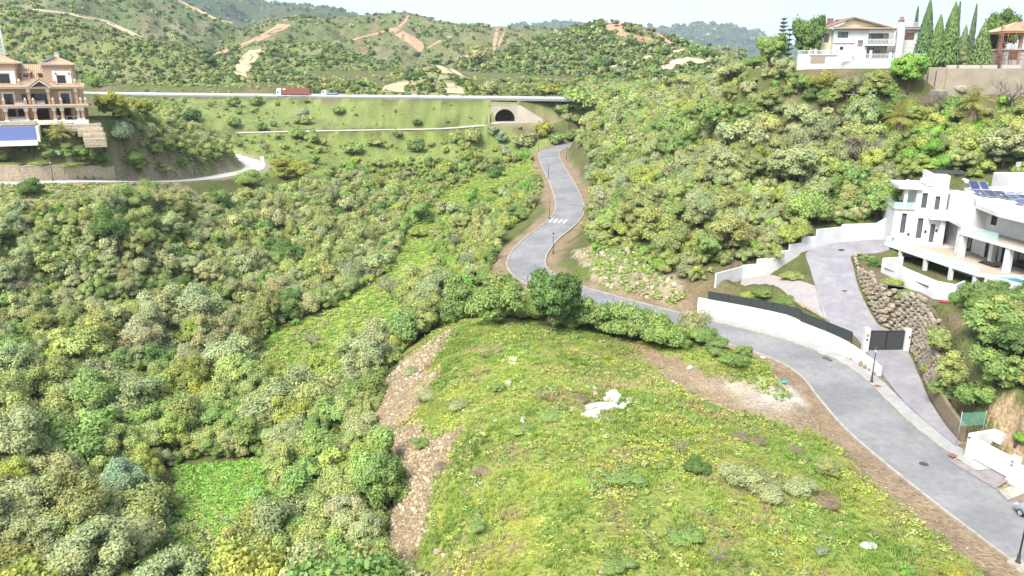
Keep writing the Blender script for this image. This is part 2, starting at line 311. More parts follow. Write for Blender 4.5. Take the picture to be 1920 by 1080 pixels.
def ground_z(x, y):
    h = rbf(x, y) + 0.55 * fbm(x / 13, y / 13, 3) + 0.14 * fbm(x / 2.6, y / 2.6, 9, 3)
    for poly, z, bl in PADS:
        k = 1 - sstep(0, bl, pdist(x, y, poly)); h = h * (1 - k) + z * k
    for line, hw, sh, bl in ROADS[1:] + ROADS[:1]:
        d, z = line_dist(x, y, line); k = 1 - sstep(hw + sh, hw + sh + bl, d)
        rough = 0.05 * fbm(x / 1.7, y / 1.7, 21, 2) * sstep(hw - 0.4, hw + 0.6, d)
        h = h * (1 - k) + (z - 0.14 + rough) * k
    d, z = patch_dist(x, y); k = 1 - sstep(0.9, 2.3, d); h = h * (1 - k) + (z - 0.16) * k
    d, z = line_dist(x, y, MAIN); h = np.where((d < 5.35) & (y < 108) & (x > 20), np.minimum(h, z - 0.12), h)
    # cutting in front of and through the underpass
    a, b = (x - UP[0]) * UPC + (y - UP[1]) * UPS, -(x - UP[0]) * UPS + (y - UP[1]) * UPC
    fill = np.clip(UP[2] + 6.6 + 0.17 * b, 0, 30.2); k = sstep(0.05, 0.5, b) * (1 - sstep(5.0, 9.0, np.abs(a))) * (1 - sstep(16, 20, b)); h = h * (1 - k) + np.maximum(h, fill) * k
    k = sstep(-9, -5, b) * (1 - sstep(13.5, 14.2, b)) * (1 - sstep(4.5, 4.9 + 0 * b, np.abs(a))) ; h = h * (1 - k) + (UP[2] - 0.25) * k
    k = sstep(-12, -8, b) * (1 - sstep(-0.3, 0.3, b)) * sstep(-7, -5, a) * (1 - sstep(11, 15, a)); h = h * (1 - k) + (UP[2] - 0.25) * k
    return h
NR, NC = 390, 410
ys = -2 + 22 * (24.0 ** (np.arange(NR) / (NR - 1))); ss = np.linspace(-1.0, 1.0, NC)
YY, SS = np.meshgrid(ys, ss, indexing='ij'); XX = SS * (YY * 0.86 + 26)
gx, gy = XX.ravel(), YY.ravel(); gz = ground_z(gx, gy)
GV = np.stack([gx, gy, gz], 1)
ii, jj = np.meshgrid(np.arange(NR - 1), np.arange(NC - 1), indexing='ij'); q = (ii * NC + jj).ravel()
GF = np.stack([q, q + 1, q + NC + 1, q + NC], 1)
# ---- what the ground is made of (albedo by place)
pu, pv, ptt = proj(GV)
ju, jv = pu + 7 * fbm(gx / 2.0, gy / 2.0, 31, 3), pv + 5 * fbm(gx / 2.0, gy / 2.0, 47, 3)
n1, n2 = fbm(gx / 9, gy / 9, 5), fbm(gx / 3.2, gy / 3.2, 15)
C = np.empty((len(gx), 3)); C[:] = (0.115, 0.125, 0.045)
def mixin(k, col):
    global C
    k = np.clip(k, 0, 1)[:, None]; C = C * (1 - k) + np.array(col) * k
mixin(sstep(0.1, 0.7, n1), (0.17, 0.135, 0.075)); mixin(sstep(0.25, 0.8, n2) * 0.7, (0.12, 0.17, 0.035))
PLOT = [(735, 1100), (790, 1035), (795, 930), (785, 865), (735, 840), (715, 800), (725, 740), (760, 660), (850, 598), (960, 600), (1180, 640), (1330, 655), (1430, 665), (1460, 720), (1560, 830), (1640, 910), (1760, 1000), (1860, 1100), (1860, 1400), (700, 1400)]
mixin(inpoly(ju, jv, PLOT) * 1.0, (0.25, 0.28, 0.07))
k_plot = inpoly(ju, jv, PLOT)
mixin(k_plot * sstep(0.15, 0.8, n1) * 0.75, (0.13, 0.18, 0.035)); mixin(k_plot * sstep(0.35, 0.9, n2) * 0.7, (0.22, 0.19, 0.085)); mixin(k_plot * sstep(0.3, 0.8, fbm(gx / 5, gy / 5, 77)) * 0.6, (0.26, 0.26, 0.045))
RUBBLE = [[(858, 612), (800, 690), (772, 742), (800, 700), (830, 690), (775, 770), (725, 832), (700, 815), (700, 742), (760, 672), (830, 625)], [(862, 800), (840, 860), (800, 930), (800, 1000), (770, 1040), (733, 1030), (738, 900), (780, 850), (825, 815)], [(722, 828), (752, 800), (785, 796), (800, 830), (775, 880), (738, 905), (714, 865)]]
for r in RUBBLE: mixin(inpoly(ju, jv, r), (0.30, 0.235, 0.145))
BARE = [[(1190, 650), (1270, 668), (1320, 700), (1440, 722), (1445, 690), (1418, 655), (1470, 690), (1530, 735), (1620, 830), (1700, 912), (1900, 1062), (1880, 1090), (1790, 1035), (1640, 905), (1560, 820), (1440, 790), (1330, 760), (1240, 712)]]
for r in BARE: mixin(inpoly(ju, jv, r), (0.30, 0.22, 0.135))
mixin(np.exp(-(((pu - 1470) / 75) ** 2 + ((pv - 745) / 26) ** 2) * 1.2) * (0.85 + 0.4 * n2), (0.56, 0.52, 0.46))
mixin(np.exp(-(((pu - 1380) / 60) ** 2 + ((pv - 722) / 14) ** 2) * 1.2) * (0.7 + 0.4 * n2), (0.5, 0.44, 0.36))
for poly, col in (   # patches of green cover, bare soil and rock
    ([(330, 880), (480, 870), (500, 960), (420, 985), (330, 950)], (0.14, 0.27, 0.03)), ([(430, 700), (500, 625), (640, 565), (730, 505), (760, 430), (830, 360), (900, 318), (1000, 300), (1010, 325), (930, 362), (860, 402), (815, 440), (800, 545), (740, 640), (670, 690), (560, 735), (465, 760)], (0.27, 0.34, 0.065)),
    ([(760, 440), (800, 400), (860, 330), (1000, 320), (1020, 350), (960, 400), (830, 470)], (0.19, 0.24, 0.045)), ([(200, 185), (1070, 190), (1030, 240), (900, 236), (380, 246), (250, 230)], (0.215, 0.262, 0.085)),
    ([(380, 252), (930, 245), (1040, 262), (1005, 300), (900, 300), (640, 330), (480, 330), (420, 280)], (0.215, 0.27, 0.075)), ([(0, 345), (330, 345), (380, 360), (250, 380), (0, 400)], (0.33, 0.25, 0.17)),
    ([(250, 290), (340, 290), (420, 320), (400, 335), (240, 335)], (0.25, 0.20, 0.12)), ([(1070, 470), (1180, 440), (1290, 540), (1270, 575), (1130, 535)], (0.36, 0.30, 0.20)),
    ([(1560, 190), (1700, 200), (1800, 260), (1800, 330), (1690, 330), (1650, 250)], (0.21, 0.26, 0.03)), ([(1850, 760), (1900, 740), (1925, 780), (1925, 880), (1880, 840)], (0.42, 0.29, 0.18)), ([(0, 1000), (80, 1040), (90, 1090), (0, 1090)], (0.24, 0.29, 0.05))):
    mixin(inpoly(ju, jv, poly) * (0.85 + 0.25 * n2), col)
dm, _ = line_dist(gx, gy, MAIN); mixin((1 - sstep(5.2, 7.6, dm + 0.9 * n2)), (0.27, 0.20, 0.13))
dl, _ = line_dist(gx, gy, LOCAL); mixin((1 - sstep(3.6, 5.6, dl + 0.7 * n2)), (0.33, 0.27, 0.19))
C *= (1 + 0.16 * fbm(gx / 1.3, gy / 1.3, 61, 2))[:, None]
gm = mat('ground_soil_and_grass', src='tint', rough=0.95, var=0.35, scale=2.4, bump=0.9, bscale=3.5, spec=0.1)
GROUND = link('ground', np_mesh('ground', GV, GF, gm, cols=np.clip(C * 0.92, 0.01, 1))); tag(GROUND, kind='structure')
GB = BVHTree.FromPolygons(GV.tolist(), GF.tolist())
def drop(x, y, z=400):
    h = GB.ray_cast(Vector((x, y, z)), Vector((0, 0, -1)))[0]
    return h.z if h else 0.0
def hit(u, v):                      # where the line of sight through a pixel meets the ground
    return GB.ray_cast(CAM, ray(u, v).normalized())[0]
# ================================================================ road surfaces
def ribbon(line, offs, z=0.0, taper=None):
    """cross-section offs = [(lateral, height)...] swept along the plan line"""
    V, F = [], []; n = len(line); k = len(offs)
    for i, p in enumerate(line):
        d = line[min(i + 1, n - 1)] - line[max(i - 1, 0)]; d = Vector((d.x, d.y)).normalized(); s = Vector((d.y, -d.x))
        for o, h in offs: V.append((p.x + s.x * o, p.y + s.y * o, p.z + h + z))
    for i in range(n - 1):
        for j in range(k - 1): a = i * k + j; F.append((a, a + k, a + k + 1, a + 1))
    return V, F
def sweep(name, line, offs, m, parent=None, kind=None):
    V, F = ribbon(line, offs); o = link(name, np_mesh(name, V, F, m, smooth=False), parent)
    if kind: o['kind'] = kind
    return o
asphalt = mat('asphalt_worn', (0.25, 0.246, 0.249), 0.9, var=0.16, scale=1.4, bump=0.4, bscale=24, col2=(0.36, 0.353, 0.352), dscale=0.16, dirt=0.95)
asphalt_l = mat('asphalt_pale', (0.25, 0.245, 0.24), 0.9, var=0.08, scale=0.6, bump=0.2, bscale=20)
kerbm = mat('kerb_concrete', (0.52, 0.48, 0.41), 0.9, var=0.18, scale=2.5, bump=0.3, bscale=20, col2=(0.34, 0.27, 0.19), dscale=0.9, dirt=0.7)
walkm = mat('pavement_concrete', (0.40, 0.40, 0.39), 0.9, var=0.10, scale=1.6, bump=0.3, bscale=18, col2=(0.5, 0.49, 0.47), dscale=0.5)
drivem = mat('drive_stamped_concrete', (0.32, 0.30, 0.325), 0.85, var=0.14, scale=1.1, bump=0.4, bscale=9, col2=(0.41, 0.39, 0.405), dscale=0.3)
road = sweep('road', MAIN, [(-3.6, -0.02), (-1.8, 0.03), (0, 0.05), (1.8, 0.03), (3.6, -0.02)], asphalt, kind='structure')
kl = sweep('kerb', MAIN, [(-3.85, -0.35), (-3.85, 0.10), (-3.58, 0.10), (-3.57, -0.2)], kerbm, road)
i_walk = [i for i, p in enumerate(MAIN) if 60 < p.y < 106 and p.x > 20]; WALK = MAIN[i_walk[0]:i_walk[-1] + 1]
i_far = MAIN[i_walk[-1]:]
kr = sweep('kerb', i_far, [(3.57, -0.2), (3.58, 0.10), (3.82, 0.10), (3.82, -0.35)], kerbm, road)
k2 = sweep('kerb', WALK, [(3.57, -0.2), (3.58, 0.13), (3.80, 0.13), (3.80, -0.35)], kerbm, road)
pav = sweep('pavement', WALK, [(3.803, -0.3), (3.803, 0.132), (5.25, 0.15), (5.25, -0.4)], walkm, kind='structure')
k3 = sweep('kerb', MAIN[:i_walk[0] - 7], [(3.57, -0.2), (3.58, 0.13), (3.84, 0.13), (3.84, -0.35)], kerbm, road)
sweep('local_road', LOCAL, [(-3.0, -0.02), (0, 0.04), (3.0, -0.02)], mat('bleached_road', (0.58, 0.56, 0.53), 0.9, var=0.08, scale=0.6), kind='structure')
sweep('service_road', SERVICE, [(-3.0, -0.02), (0, 0.03), (3.0, -0.02)], mat('gravel_road', (0.66, 0.60, 0.52), 0.95, var=0.15, scale=0.7), kind='structure')
hwy = sweep('motorway', HIGHWAY, [(-11.5, -0.5), (-11.4, 0), (-1.2, 0.08), (1.2, 0.08), (11.4, 0), (11.5, -0.5)], asphalt_l, kind='structure')
def sheet(name, G, m, z=0.0, skirt=0.3):
    n, k, _ = G.shape; V = G.reshape(-1, 3) + (0, 0, z); i, j = np.meshgrid(np.arange(n - 1), np.arange(k - 1), indexing='ij'); q = (i * k + j).ravel(); F = np.stack([q, q + 1, q + k + 1, q + k], 1)
    ring = [j for j in range(k)] + [i * k + k - 1 for i in range(1, n)] + [(n - 1) * k + j for j in range(k - 2, -1, -1)] + [i * k for i in range(n - 2, 0, -1)]; m0 = len(V); V = np.concatenate([V, V[ring] - (0, 0, skirt)]); r = len(ring)
    F = np.concatenate([F, np.array([(ring[a], m0 + a, m0 + (a + 1) % r, ring[(a + 1) % r]) for a in range(r)])]); o = link(name, np_mesh(name, V, F, m, smooth=False)); o['kind'] = 'structure'; return o
drv = sheet('driveway', DG, drivem, 0.02); brn = sheet('driveway', BG, mat('drive_pale_concrete', (0.42, 0.385, 0.385), 0.88, var=0.14, scale=1.3, bump=0.3, bscale=9, col2=(0.46, 0.40, 0.34), dscale=0.4), 0.03)
white_paint = mat('road_paint_white', (0.62, 0.62, 0.6), 0.8, var=0.12, scale=3)
for o0, o1 in ((-10.6, -10.4), (10.4, 10.6), (-1.9, -1.7), (1.7, 1.9)):
    sweep('lane_line', HIGHWAY, [(o0, 0.035 if abs(o0) > 5 else 0.085), (o1, 0.035 if abs(o0) > 5 else 0.085)], white_paint, hwy)
# zebra crossing stripes
ic = min(range(len(MAIN)), key=lambda i: abs(MAIN[i].y - 176)); c0 = MAIN[ic]; dd = (MAIN[ic + 1] - MAIN[ic - 1]); dd.normalize(); sd_ = Vector((dd.y, -dd.x, 0))
for o in (-2.9, -1.75, -0.6, 0.55, 1.7, 2.85):
    a = MB(); p = [c0 + sd_ * (o + e) + dd * f for e, f in ((-0.3, -1.9), (0.3, -1.9), (0.3, 1.9), (-0.3, 1.9))]
    a.poly([(q.x, q.y, c0.z + 0.075 - 0.02 * abs(o) + (q.y - c0.y) * dd.z / max(dd.y, 0.1)) for q in p]); a.build('crossing_stripe', white_paint, road)
# ================================================================ hills beyond the motorway
def interp(tab, u):
    a = np.array(tab, float); return np.interp(u, a[:, 0], a[:, 1]), np.interp(u, a[:, 0], a[:, 2])
HILLS = []
hillm = mat('hill_scrub_cover', src='tint', rough=0.95, var=0.30, scale=0.12, bump=0.8, bscale=0.5, spec=0.1)
def hill(name, crest, foot, cols, u0, u1, nu=150, nv=46, amp=4.0, wl=60, prof=0.85, seed=1, back=0.35, tracks=()):
    """a slope lofted from its foot to its skyline, both given as (u, v, distance)"""
    us = np.linspace(u0, u1, nu); cv, ctt = interp(crest, us); fv, ft = interp(foot, us); V = []
    cp = np.array([tuple(pt(a, b, c)) for a, b, c in zip(us, cv, ctt)]); fp = np.array([tuple(pt(a, b, c)) for a, b, c in zip(us, fv, ft)])
    rows = list(np.linspace(0, 1, nv)) + [1 + back * k / 5 for k in range(1, 6)]
    for s in rows:
        if s <= 1:
            P = fp + (cp - fp) * s; P[:, 2] = fp[:, 2] + (cp[:, 2] - fp[:, 2]) * (s ** prof)
            e = math.sin(math.pi * min(1, s * 1.0)) ** 0.7
        else:
            P = cp + (cp - fp) * (s - 1); P[:, 2] = cp[:, 2] - (cp[:, 2] - fp[:, 2]) * ((s - 1) / back) ** 1.5 * 0.9; e = 0
        r = fbm(P[:, 0] / wl, P[:, 1] / wl, seed, 5); r = 1 - 2 * np.abs(r) if seed % 2 else r
        P[:, 2] += amp * e * r; V.append(P)
    V = np.concatenate(V); nr = len(rows)
    i, j = np.meshgrid(np.arange(nr - 1), np.arange(nu - 1), indexing='ij'); q = (i * nu + j).ravel(); F = np.stack([q, q + 1, q + nu + 1, q + nu], 1)
    a = fbm(V[:, 0] / wl, V[:, 1] / wl, seed + 50, 4)[:, None]; b = fbm(V[:, 0] / (wl * 0.2), V[:, 1] / (wl * 0.2), seed + 80, 3)[:, None]
    k = np.clip(0.5 + 0.8 * a, 0, 1); Cc = np.array(cols[0]) * (1 - k) + np.array(cols[1]) * k; k = np.clip(b * 1.2, 0, 1); Cc = (Cc * (1 - k) + np.array(cols[2]) * k) * np.array((0.86, 1.0, 0.9))
    o = link(name, np_mesh(name, V, F, hillm, cols=Cc)); o['kind'] = 'structure'
    bv = BVHTree.FromPolygons(V.tolist(), F.tolist()); HILLS.append((o, bv, V, F)); return o, bv
G1, G2, TAN, DRY = (0.16, 0.175, 0.06), (0.20, 0.195, 0.075), (0.30, 0.235, 0.145), (0.24, 0.20, 0.12)
hill_left, bv_l = hill('hill', [(-260, -20, 560), (0, 8, 520), (60, 22, 510), (180, 50, 500), (270, 74, 490), (370, 104, 470), (450, 140, 440), (520, 158, 420), (600, 168, 405), (700, 174, 390)],
     [(-260, 172, 405), (200, 172, 384), (450, 176, 372), (700, 181, 362)], (G1, G2, DRY), -260, 700, 190, 50, 5, 42, 0.9, 3)
hill_low, bv_b = hill('hill', [(560, 176, 400), (620, 170, 420), (700, 155, 440), (770, 130, 450), (800, 123, 455), (830, 124, 455), (870, 146, 440), (890, 158, 430), (960, 160, 440), (1060, 160, 440), (1120, 150, 440), (1250, 140, 430), (1350, 130, 420), (1450, 130, 410)],
     [(560, 182, 360), (1060, 187, 352), (1250, 186, 350), (1450, 184, 345)], (G1, (0.25, 0.21, 0.12), TAN), 560, 1450, 190, 40, 4, 34, 0.9, 5)
hill_right, bv_r = hill('hill', [(780, 160, 520), (860, 120, 560), (930, 100, 600), (1000, 82, 600), (1040, 66, 590), (1090, 50, 580), (1130, 42, 575), (1170, 45, 570), (1230, 62, 560), (1290, 84, 540), (1340, 105, 520), (1420, 122, 500), (1560, 140, 500)],
     [(780, 172, 460), (1000, 168, 460), (1200, 160, 450), (1560, 160, 440)], ((0.125, 0.155, 0.05), (0.165, 0.185, 0.065), (0.21, 0.18, 0.10)), 780, 1560, 180, 50, 6, 50, 0.9, 7)
hill_mid, bv_m = hill('hill', [(330, 140, 560), (420, 102, 600), (480, 84, 620), (520, 80, 630), (600, 84, 640), (660, 98, 640), (740, 126, 600), (800, 148, 560), (880, 170, 500)],
     [(330, 172, 430), (600, 174, 430), (880, 176, 440)], (G1, G2, DRY), 330, 880, 150, 46, 5, 40, 0.85, 9)
hill_back, bv_k = hill('hill', [(300, 140, 820), (400, 98, 900), (450, 60, 960), (500, 42, 1000), (545, 36, 1010), (640, 34, 1050), (720, 26, 1080), (765, 25, 1080), (800, 36, 1080), (830, 46, 1060), (880, 51, 1040), (1000, 54, 1040), (1080, 62, 1000), (1180, 80, 980), (1400, 100, 980)],
     [(300, 172, 620), (700, 168, 640), (1000, 165, 640), (1400, 165, 640)], ((0.14, 0.15, 0.065), (0.18, 0.165, 0.08), (0.22, 0.165, 0.105)), 300, 1400, 200, 56, 14, 90, 0.85, 11)
hill_back2, bv_q = hill('hill', [(-300, -160, 900), (100, -110, 950), (220, -60, 980), (330, -4, 1000), (380, 20, 1000), (430, 44, 980), (470, 70, 900), (520, 110, 800)],
     [(-300, 170, 560), (200, 150, 600), (520, 168, 640)], ((0.14, 0.155, 0.07), (0.18, 0.17, 0.085), (0.24, 0.19, 0.12)), -300, 520, 170, 60, 16, 95, 0.9, 13)
mtn, bv_t = hill('mountain', [(-300, -330, 2300), (200, -120, 2300), (340, -30, 2300), (440, -8, 2300), (500, 4, 2300), (560, 12, 2300), (630, 22, 2300), (680, 38, 2300), (760, 60, 2300), (900, 80, 2300)],
     [(-300, 150, 1500), (900, 150, 1500)], ((0.05, 0.075, 0.04), (0.085, 0.095, 0.05), (0.13, 0.11, 0.075)), -300, 900, 200, 60, 45, 200, 0.9, 15)
mtn2, bv_u = hill('mountain', [(600, 90, 4200), (760, 60, 4200), (840, 46, 4200), (940, 56, 4200), (1000, 46, 4200), (1060, 39, 4200), (1100, 43, 4200), (1140, 50, 4200), (1200, 51, 4200), (1260, 52, 4200), (1340, 46, 4200), (1380, 52, 4200), (1430, 66, 4200), (1500, 90, 4200), (1900, 110, 4200), (2200, 110, 4200)],
     [(600, 142, 2600), (2200, 142, 2600)], ((0.035, 0.055, 0.035), (0.05, 0.07, 0.04), (0.065, 0.075, 0.045)), 600, 2200, 260, 40, 30, 300, 0.9, 17)
ALLB = [GB, bv_l, bv_b, bv_r, bv_m, bv_k, bv_q, bv_t, bv_u]
def hit_any(u, v):
    d = ray(u, v).normalized(); best = None
    for b in ALLB:
        h = b.ray_cast(CAM, d)
        if h[0] and (best is None or h[3] < best[3]): best = h
    return best[0] if best else None
# bare earth firebreaks and tracks laid over the slopes
trackm = mat('bare_earth_track', src='tint', rough=0.95, var=0.16, scale=0.25, bump=0.5, bscale=1.0, spec=0.1)
def track(name, edge_a, edge_b, col, n=16, lift=0.35):
    """earth strip between two edge lines given in pixels, draped on the ground"""
    def res(e):
        e = np.array(e, float); s = np.concatenate([[0], np.cumsum(np.hypot(*np.diff(e, axis=0).T))]); t = np.linspace(0, s[-1], n); return np.stack([np.interp(t, s, e[:, 0]), np.interp(t, s, e[:, 1])], 1)
    A, B = res(edge_a), res(edge_b); V = []; m = 5
    for k in range(n):
        for j in range(m):
            jit = 0 if 0 < j < m - 1 else 1
            p = A[k] + (B[k] - A[k]) * j / (m - 1) + RNG.normal(0, 0.35, 2) * jit; h = hit_any(*p)
            if h is None: h = Vector(V[-1]) if V else None
            V.append((h.x, h.y, h.z + lift))
    F = [(k * m + j, k * m + j + 1, (k + 1) * m + j + 1, (k + 1) * m + j) for k in range(n - 1) for j in range(m - 1)]
    F = [f for f in F if max((Vector(V[a]) - Vector(V[b])).length for a, b in ((f[0], f[2]), (f[1], f[3]))) < 140]
    o = link(name, np_mesh(name, V, F, trackm, cols=np.tile(col, (len(V), 1)))); o['kind'] = 'structure'; return o
RED, SAND = (0.40, 0.25, 0.16), (0.50, 0.37, 0.24)
TRACKS = [([(522, 36), (520, 48), (470, 76), (404, 100)], [(540, 37), (546, 50), (500, 72), (408, 108)], RED), ([(468, 95), (452, 110), (438, 130), (438, 144)], [(498, 93), (478, 116), (470, 130), (466, 149)], SAND),
    ([(720, 55), (740, 66), (770, 85), (786, 98)], [(742, 52), (770, 66), (794, 82), (796, 97)], RED), ([(816, 124), (822, 136), (850, 143), (880, 156)], [(830, 124), (846, 128), (862, 138), (884, 155)], SAND),
    ([(1134, 46), (1136, 60), (1180, 74), (1230, 85)], [(1168, 46), (1172, 62), (1215, 70), (1240, 82)], RED), ([(1190, 56), (1230, 66), (1262, 88)], [(1194, 55), (1236, 64), (1270, 86)], RED),
    ([(1192, 116), (1240, 106), (1280, 96)], [(1194, 110), (1240, 100), (1284, 92)], SAND), ([(1240, 124), (1260, 114), (1290, 108), (1320, 112)], [(1244, 136), (1270, 126), (1300, 120), (1334, 122)], (0.52, 0.42, 0.28)),
    ([(720, 58), (690, 66), (660, 74)], [(722, 61), (690, 69), (660, 77)], RED), ([(930, 54), (924, 80), (920, 108)], [(936, 54), (931, 80), (927, 108)], RED), ([(946, 56), (938, 74), (932, 90)], [(949, 56), (942, 74), (936, 90)], RED),
    ([(60, 17), (130, 24), (200, 38), (240, 56), (270, 72)], [(62, 20), (128, 28), (196, 43), (236, 62), (262, 74)], (0.46, 0.35, 0.22)), ([(330, 0), (370, 22), (400, 36), (432, 46)], [(336, 0), (374, 18), (404, 32), (440, 44)], (0.42, 0.31, 0.20)),
    ([(1306, 69), (1318, 73), (1328, 81)], [(1304, 70), (1315, 76), (1322, 82)], RED), ([(1318, 66), (1336, 60), (1338, 53)], [(1322, 68), (1343, 60), (1344, 53)], RED), ([(1088, 88), (1104, 78), (1112, 74)], [(1092, 90), (1108, 80), (1116, 75)], RED),
    ([(764, 28), (758, 40), (744, 52)], [(768, 28), (763, 40), (750, 52)], RED), ([(715, 174), (720, 162), (760, 152)], [(760, 174), (765, 164), (768, 153)], (0.46, 0.33, 0.21)), ([(818, 156), (830, 160), (836, 176)], [(850, 158), (868, 166), (872, 177)], (0.42, 0.33, 0.21)), ([(1110, 133), (1130, 128), (1165, 120)], [(1114, 137), (1134, 132), (1166, 124)], SAND),
    ([(800, 90), (830, 72), (850, 66)], [(801, 93), (832, 75), (850, 69)], RED), ([(830, 118), (860, 108), (880, 103)], [(832, 122), (862, 112), (882, 107)], RED)]
for a, b, c in TRACKS: track('dirt_track', a, b, c)
# ================================================================ plants
def leafmat(name, trans=0.38, src='object', rough=0.75):
    m = bpy.data.materials.new(name); m.use_nodes = True; t = m.node_tree; N = t.nodes; lk = t.links.new; b = N['Principled BSDF']
    b.inputs['Roughness'].default_value = rough; b.inputs['Specular IOR Level'].default_value = 0.2
    v = N.new('ShaderNodeVertexColor'); v.layer_name = 'tint'; out = v.outputs['Color']
    if src == 'object':
        oi = N.new('ShaderNodeObjectInfo'); mu = N.new('ShaderNodeMix'); mu.data_type = 'RGBA'; mu.blend_type = 'MULTIPLY'; mu.inputs['Factor'].default_value = 1
        lk(oi.outputs['Color'], mu.inputs['A']); lk(v.outputs['Color'], mu.inputs['B']); out = mu.outputs['Result']
    lk(out, b.inputs['Base Color']); tr = N.new('ShaderNodeBsdfTranslucent'); ms = N.new('ShaderNodeMixShader'); ms.inputs['Fac'].default_value = trans
    lk(out, tr.inputs['Color']); lk(b.outputs['BSDF'], ms.inputs[1]); lk(tr.outputs['BSDF'], ms.inputs[2]); lk(ms.outputs['Shader'], N['Material Output'].inputs['Surface'])
    return m
LEAF = leafmat('leaf'); LEAFV = leafmat('leaf_of_ground_cover', src='tint')
BARK = mat('bark', (0.16, 0.125, 0.09), 0.95, var=0.3, scale=6, bump=0.6, bscale=18)
TWIG = mat('dry_twig', (0.34, 0.29, 0.24), 0.95, var=0.2, scale=4)
def unit(n, rng):
    d = rng.normal(size=(n, 3)); return d / np.linalg.norm(d, axis=1)[:, None]
def crown(seed, n, a, b, lobes=18, shape=(1, 1, 0.8), zc=0.75, lr=(0.26, 0.46), low=-0.35, hue=0.04, ragged=0.12, up=0.0, core=True, clumps=0):
    """leaf clumps spread over many small lobes; returns verts, quads, shading normals, tints (crown radius 1)"""
    r = np.random.default_rng(seed); S = np.array(shape)
    c = unit(lobes, r) * (r.random(lobes) ** 0.45)[:, None] * 0.74; c[:, 2] = np.where(c[:, 2] < low, c[:, 2] * 0.4, c[:, 2]); c = c * S + (0, 0, zc)
    if clumps:                      # several sub-crowns of different height, with gaps between them
        t0 = r.uniform(0, 6.28); g = np.arange(clumps); gr = np.where(g == 0, 0.08, r.uniform(0.34, 0.60, clumps)); ga = t0 + g * 2.4; gc = np.stack([np.cos(ga) * gr, np.sin(ga) * gr, zc + r.uniform(-0.30, 0.42, clumps) * (1.25 - gr)], 1); gs = r.uniform(0.26, 0.42, clumps)
        w_ = np.arange(lobes) % clumps; c = gc[w_] + unit(lobes, r) * (r.random(lobes) ** 0.5 * gs[w_])[:, None] * (1, 1, 1.35)
    rad = r.uniform(*lr, lobes); li = r.choice(lobes, n * 2, p=rad ** 2 / (rad ** 2).sum())
    d = unit(n * 2, r); d[:, 2] = np.where(d[:, 2] < -0.2, -d[:, 2], d[:, 2])
    k = 1 + r.normal(0, ragged, n * 2); sh = r.random(n * 2) < 0.16; k = np.where(sh, 1 + np.abs(r.normal(0, 0.38, n * 2)), k); d = np.where(sh[:, None], d + (0, 0, 0.5), d); d /= np.linalg.norm(d, axis=1)[:, None]; p = c[li] + d * (rad[li] * k)[:, None] * (1, 1, 0.9)
    dist = np.linalg.norm(p[:, None] - c[None], axis=2) / rad[None]; dist[np.arange(n * 2), li] = 9
    ok = (dist.min(1) > 0.82); p, d, li = p[ok][:n], d[ok][:n], li[ok][:n]; m = len(p)
    nn = d + 0.75 * unit(m, r) + np.array((0, 0, up)); nn /= np.linalg.norm(nn, axis=1)[:, None]
    t = np.cross(nn, unit(m, r)); t /= np.linalg.norm(t, axis=1)[:, None]; s = np.cross(nn, t); sz = r.uniform(0.65, 1.35, m)[:, None]
    V = np.stack([p - t * a * sz, p - s * b * sz + nn * b * 0.4, p + t * a * sz, p + s * b * sz + nn * b * 0.4], 1).reshape(-1, 3)
    og = p - np.array((0, 0, zc * 0.45)); og /= np.linalg.norm(og, axis=1)[:, None]
    nv = 0.38 * d + 0.3 * og + 0.40 * nn + np.array((0, 0, 0.12)); nv /= np.linalg.norm(nv, axis=1)[:, None]
    lt = r.uniform(0.82, 1.18, lobes)[li] * r.uniform(0.72, 1.28, m); hs = r.normal(0, hue, lobes)[li] + r.normal(0, hue * 0.6, m)
    T = np.stack([lt * (1 + hs), lt, lt * (1 - hs * 0.8)], 1); F = np.arange(m * 4).reshape(-1, 4); Nn = np.repeat(nv, 4, 0); T = np.repeat(T, 4, 0)
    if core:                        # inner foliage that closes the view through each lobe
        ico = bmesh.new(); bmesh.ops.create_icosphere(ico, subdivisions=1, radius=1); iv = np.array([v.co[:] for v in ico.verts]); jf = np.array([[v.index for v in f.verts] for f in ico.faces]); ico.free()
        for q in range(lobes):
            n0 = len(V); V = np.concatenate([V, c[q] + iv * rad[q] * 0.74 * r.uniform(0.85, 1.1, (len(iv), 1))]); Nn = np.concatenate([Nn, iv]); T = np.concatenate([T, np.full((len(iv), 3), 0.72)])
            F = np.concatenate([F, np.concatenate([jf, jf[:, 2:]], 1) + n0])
    return V, F, Nn, T
def leafmesh(name, V, F, Nn, T, m):
    quad = F[F[:, 2] != F[:, 3]]; tri = F[F[:, 2] == F[:, 3]]
    if len(tri):                    # triangles kept as quads split at an edge midpoint
        mid = (V[tri[:, 2]] + V[tri[:, 0]]) / 2; i0 = len(V); V = np.concatenate([V, mid]); Nn = np.concatenate([Nn, Nn[tri[:, 2]]]); T = np.concatenate([T, T[tri[:, 2]]])
        quad = np.concatenate([quad, np.stack([tri[:, 0], tri[:, 1], tri[:, 2], np.arange(i0, i0 + len(tri))], 1)])
    return np_mesh(name, V, quad, m, normals=Nn, cols=T)
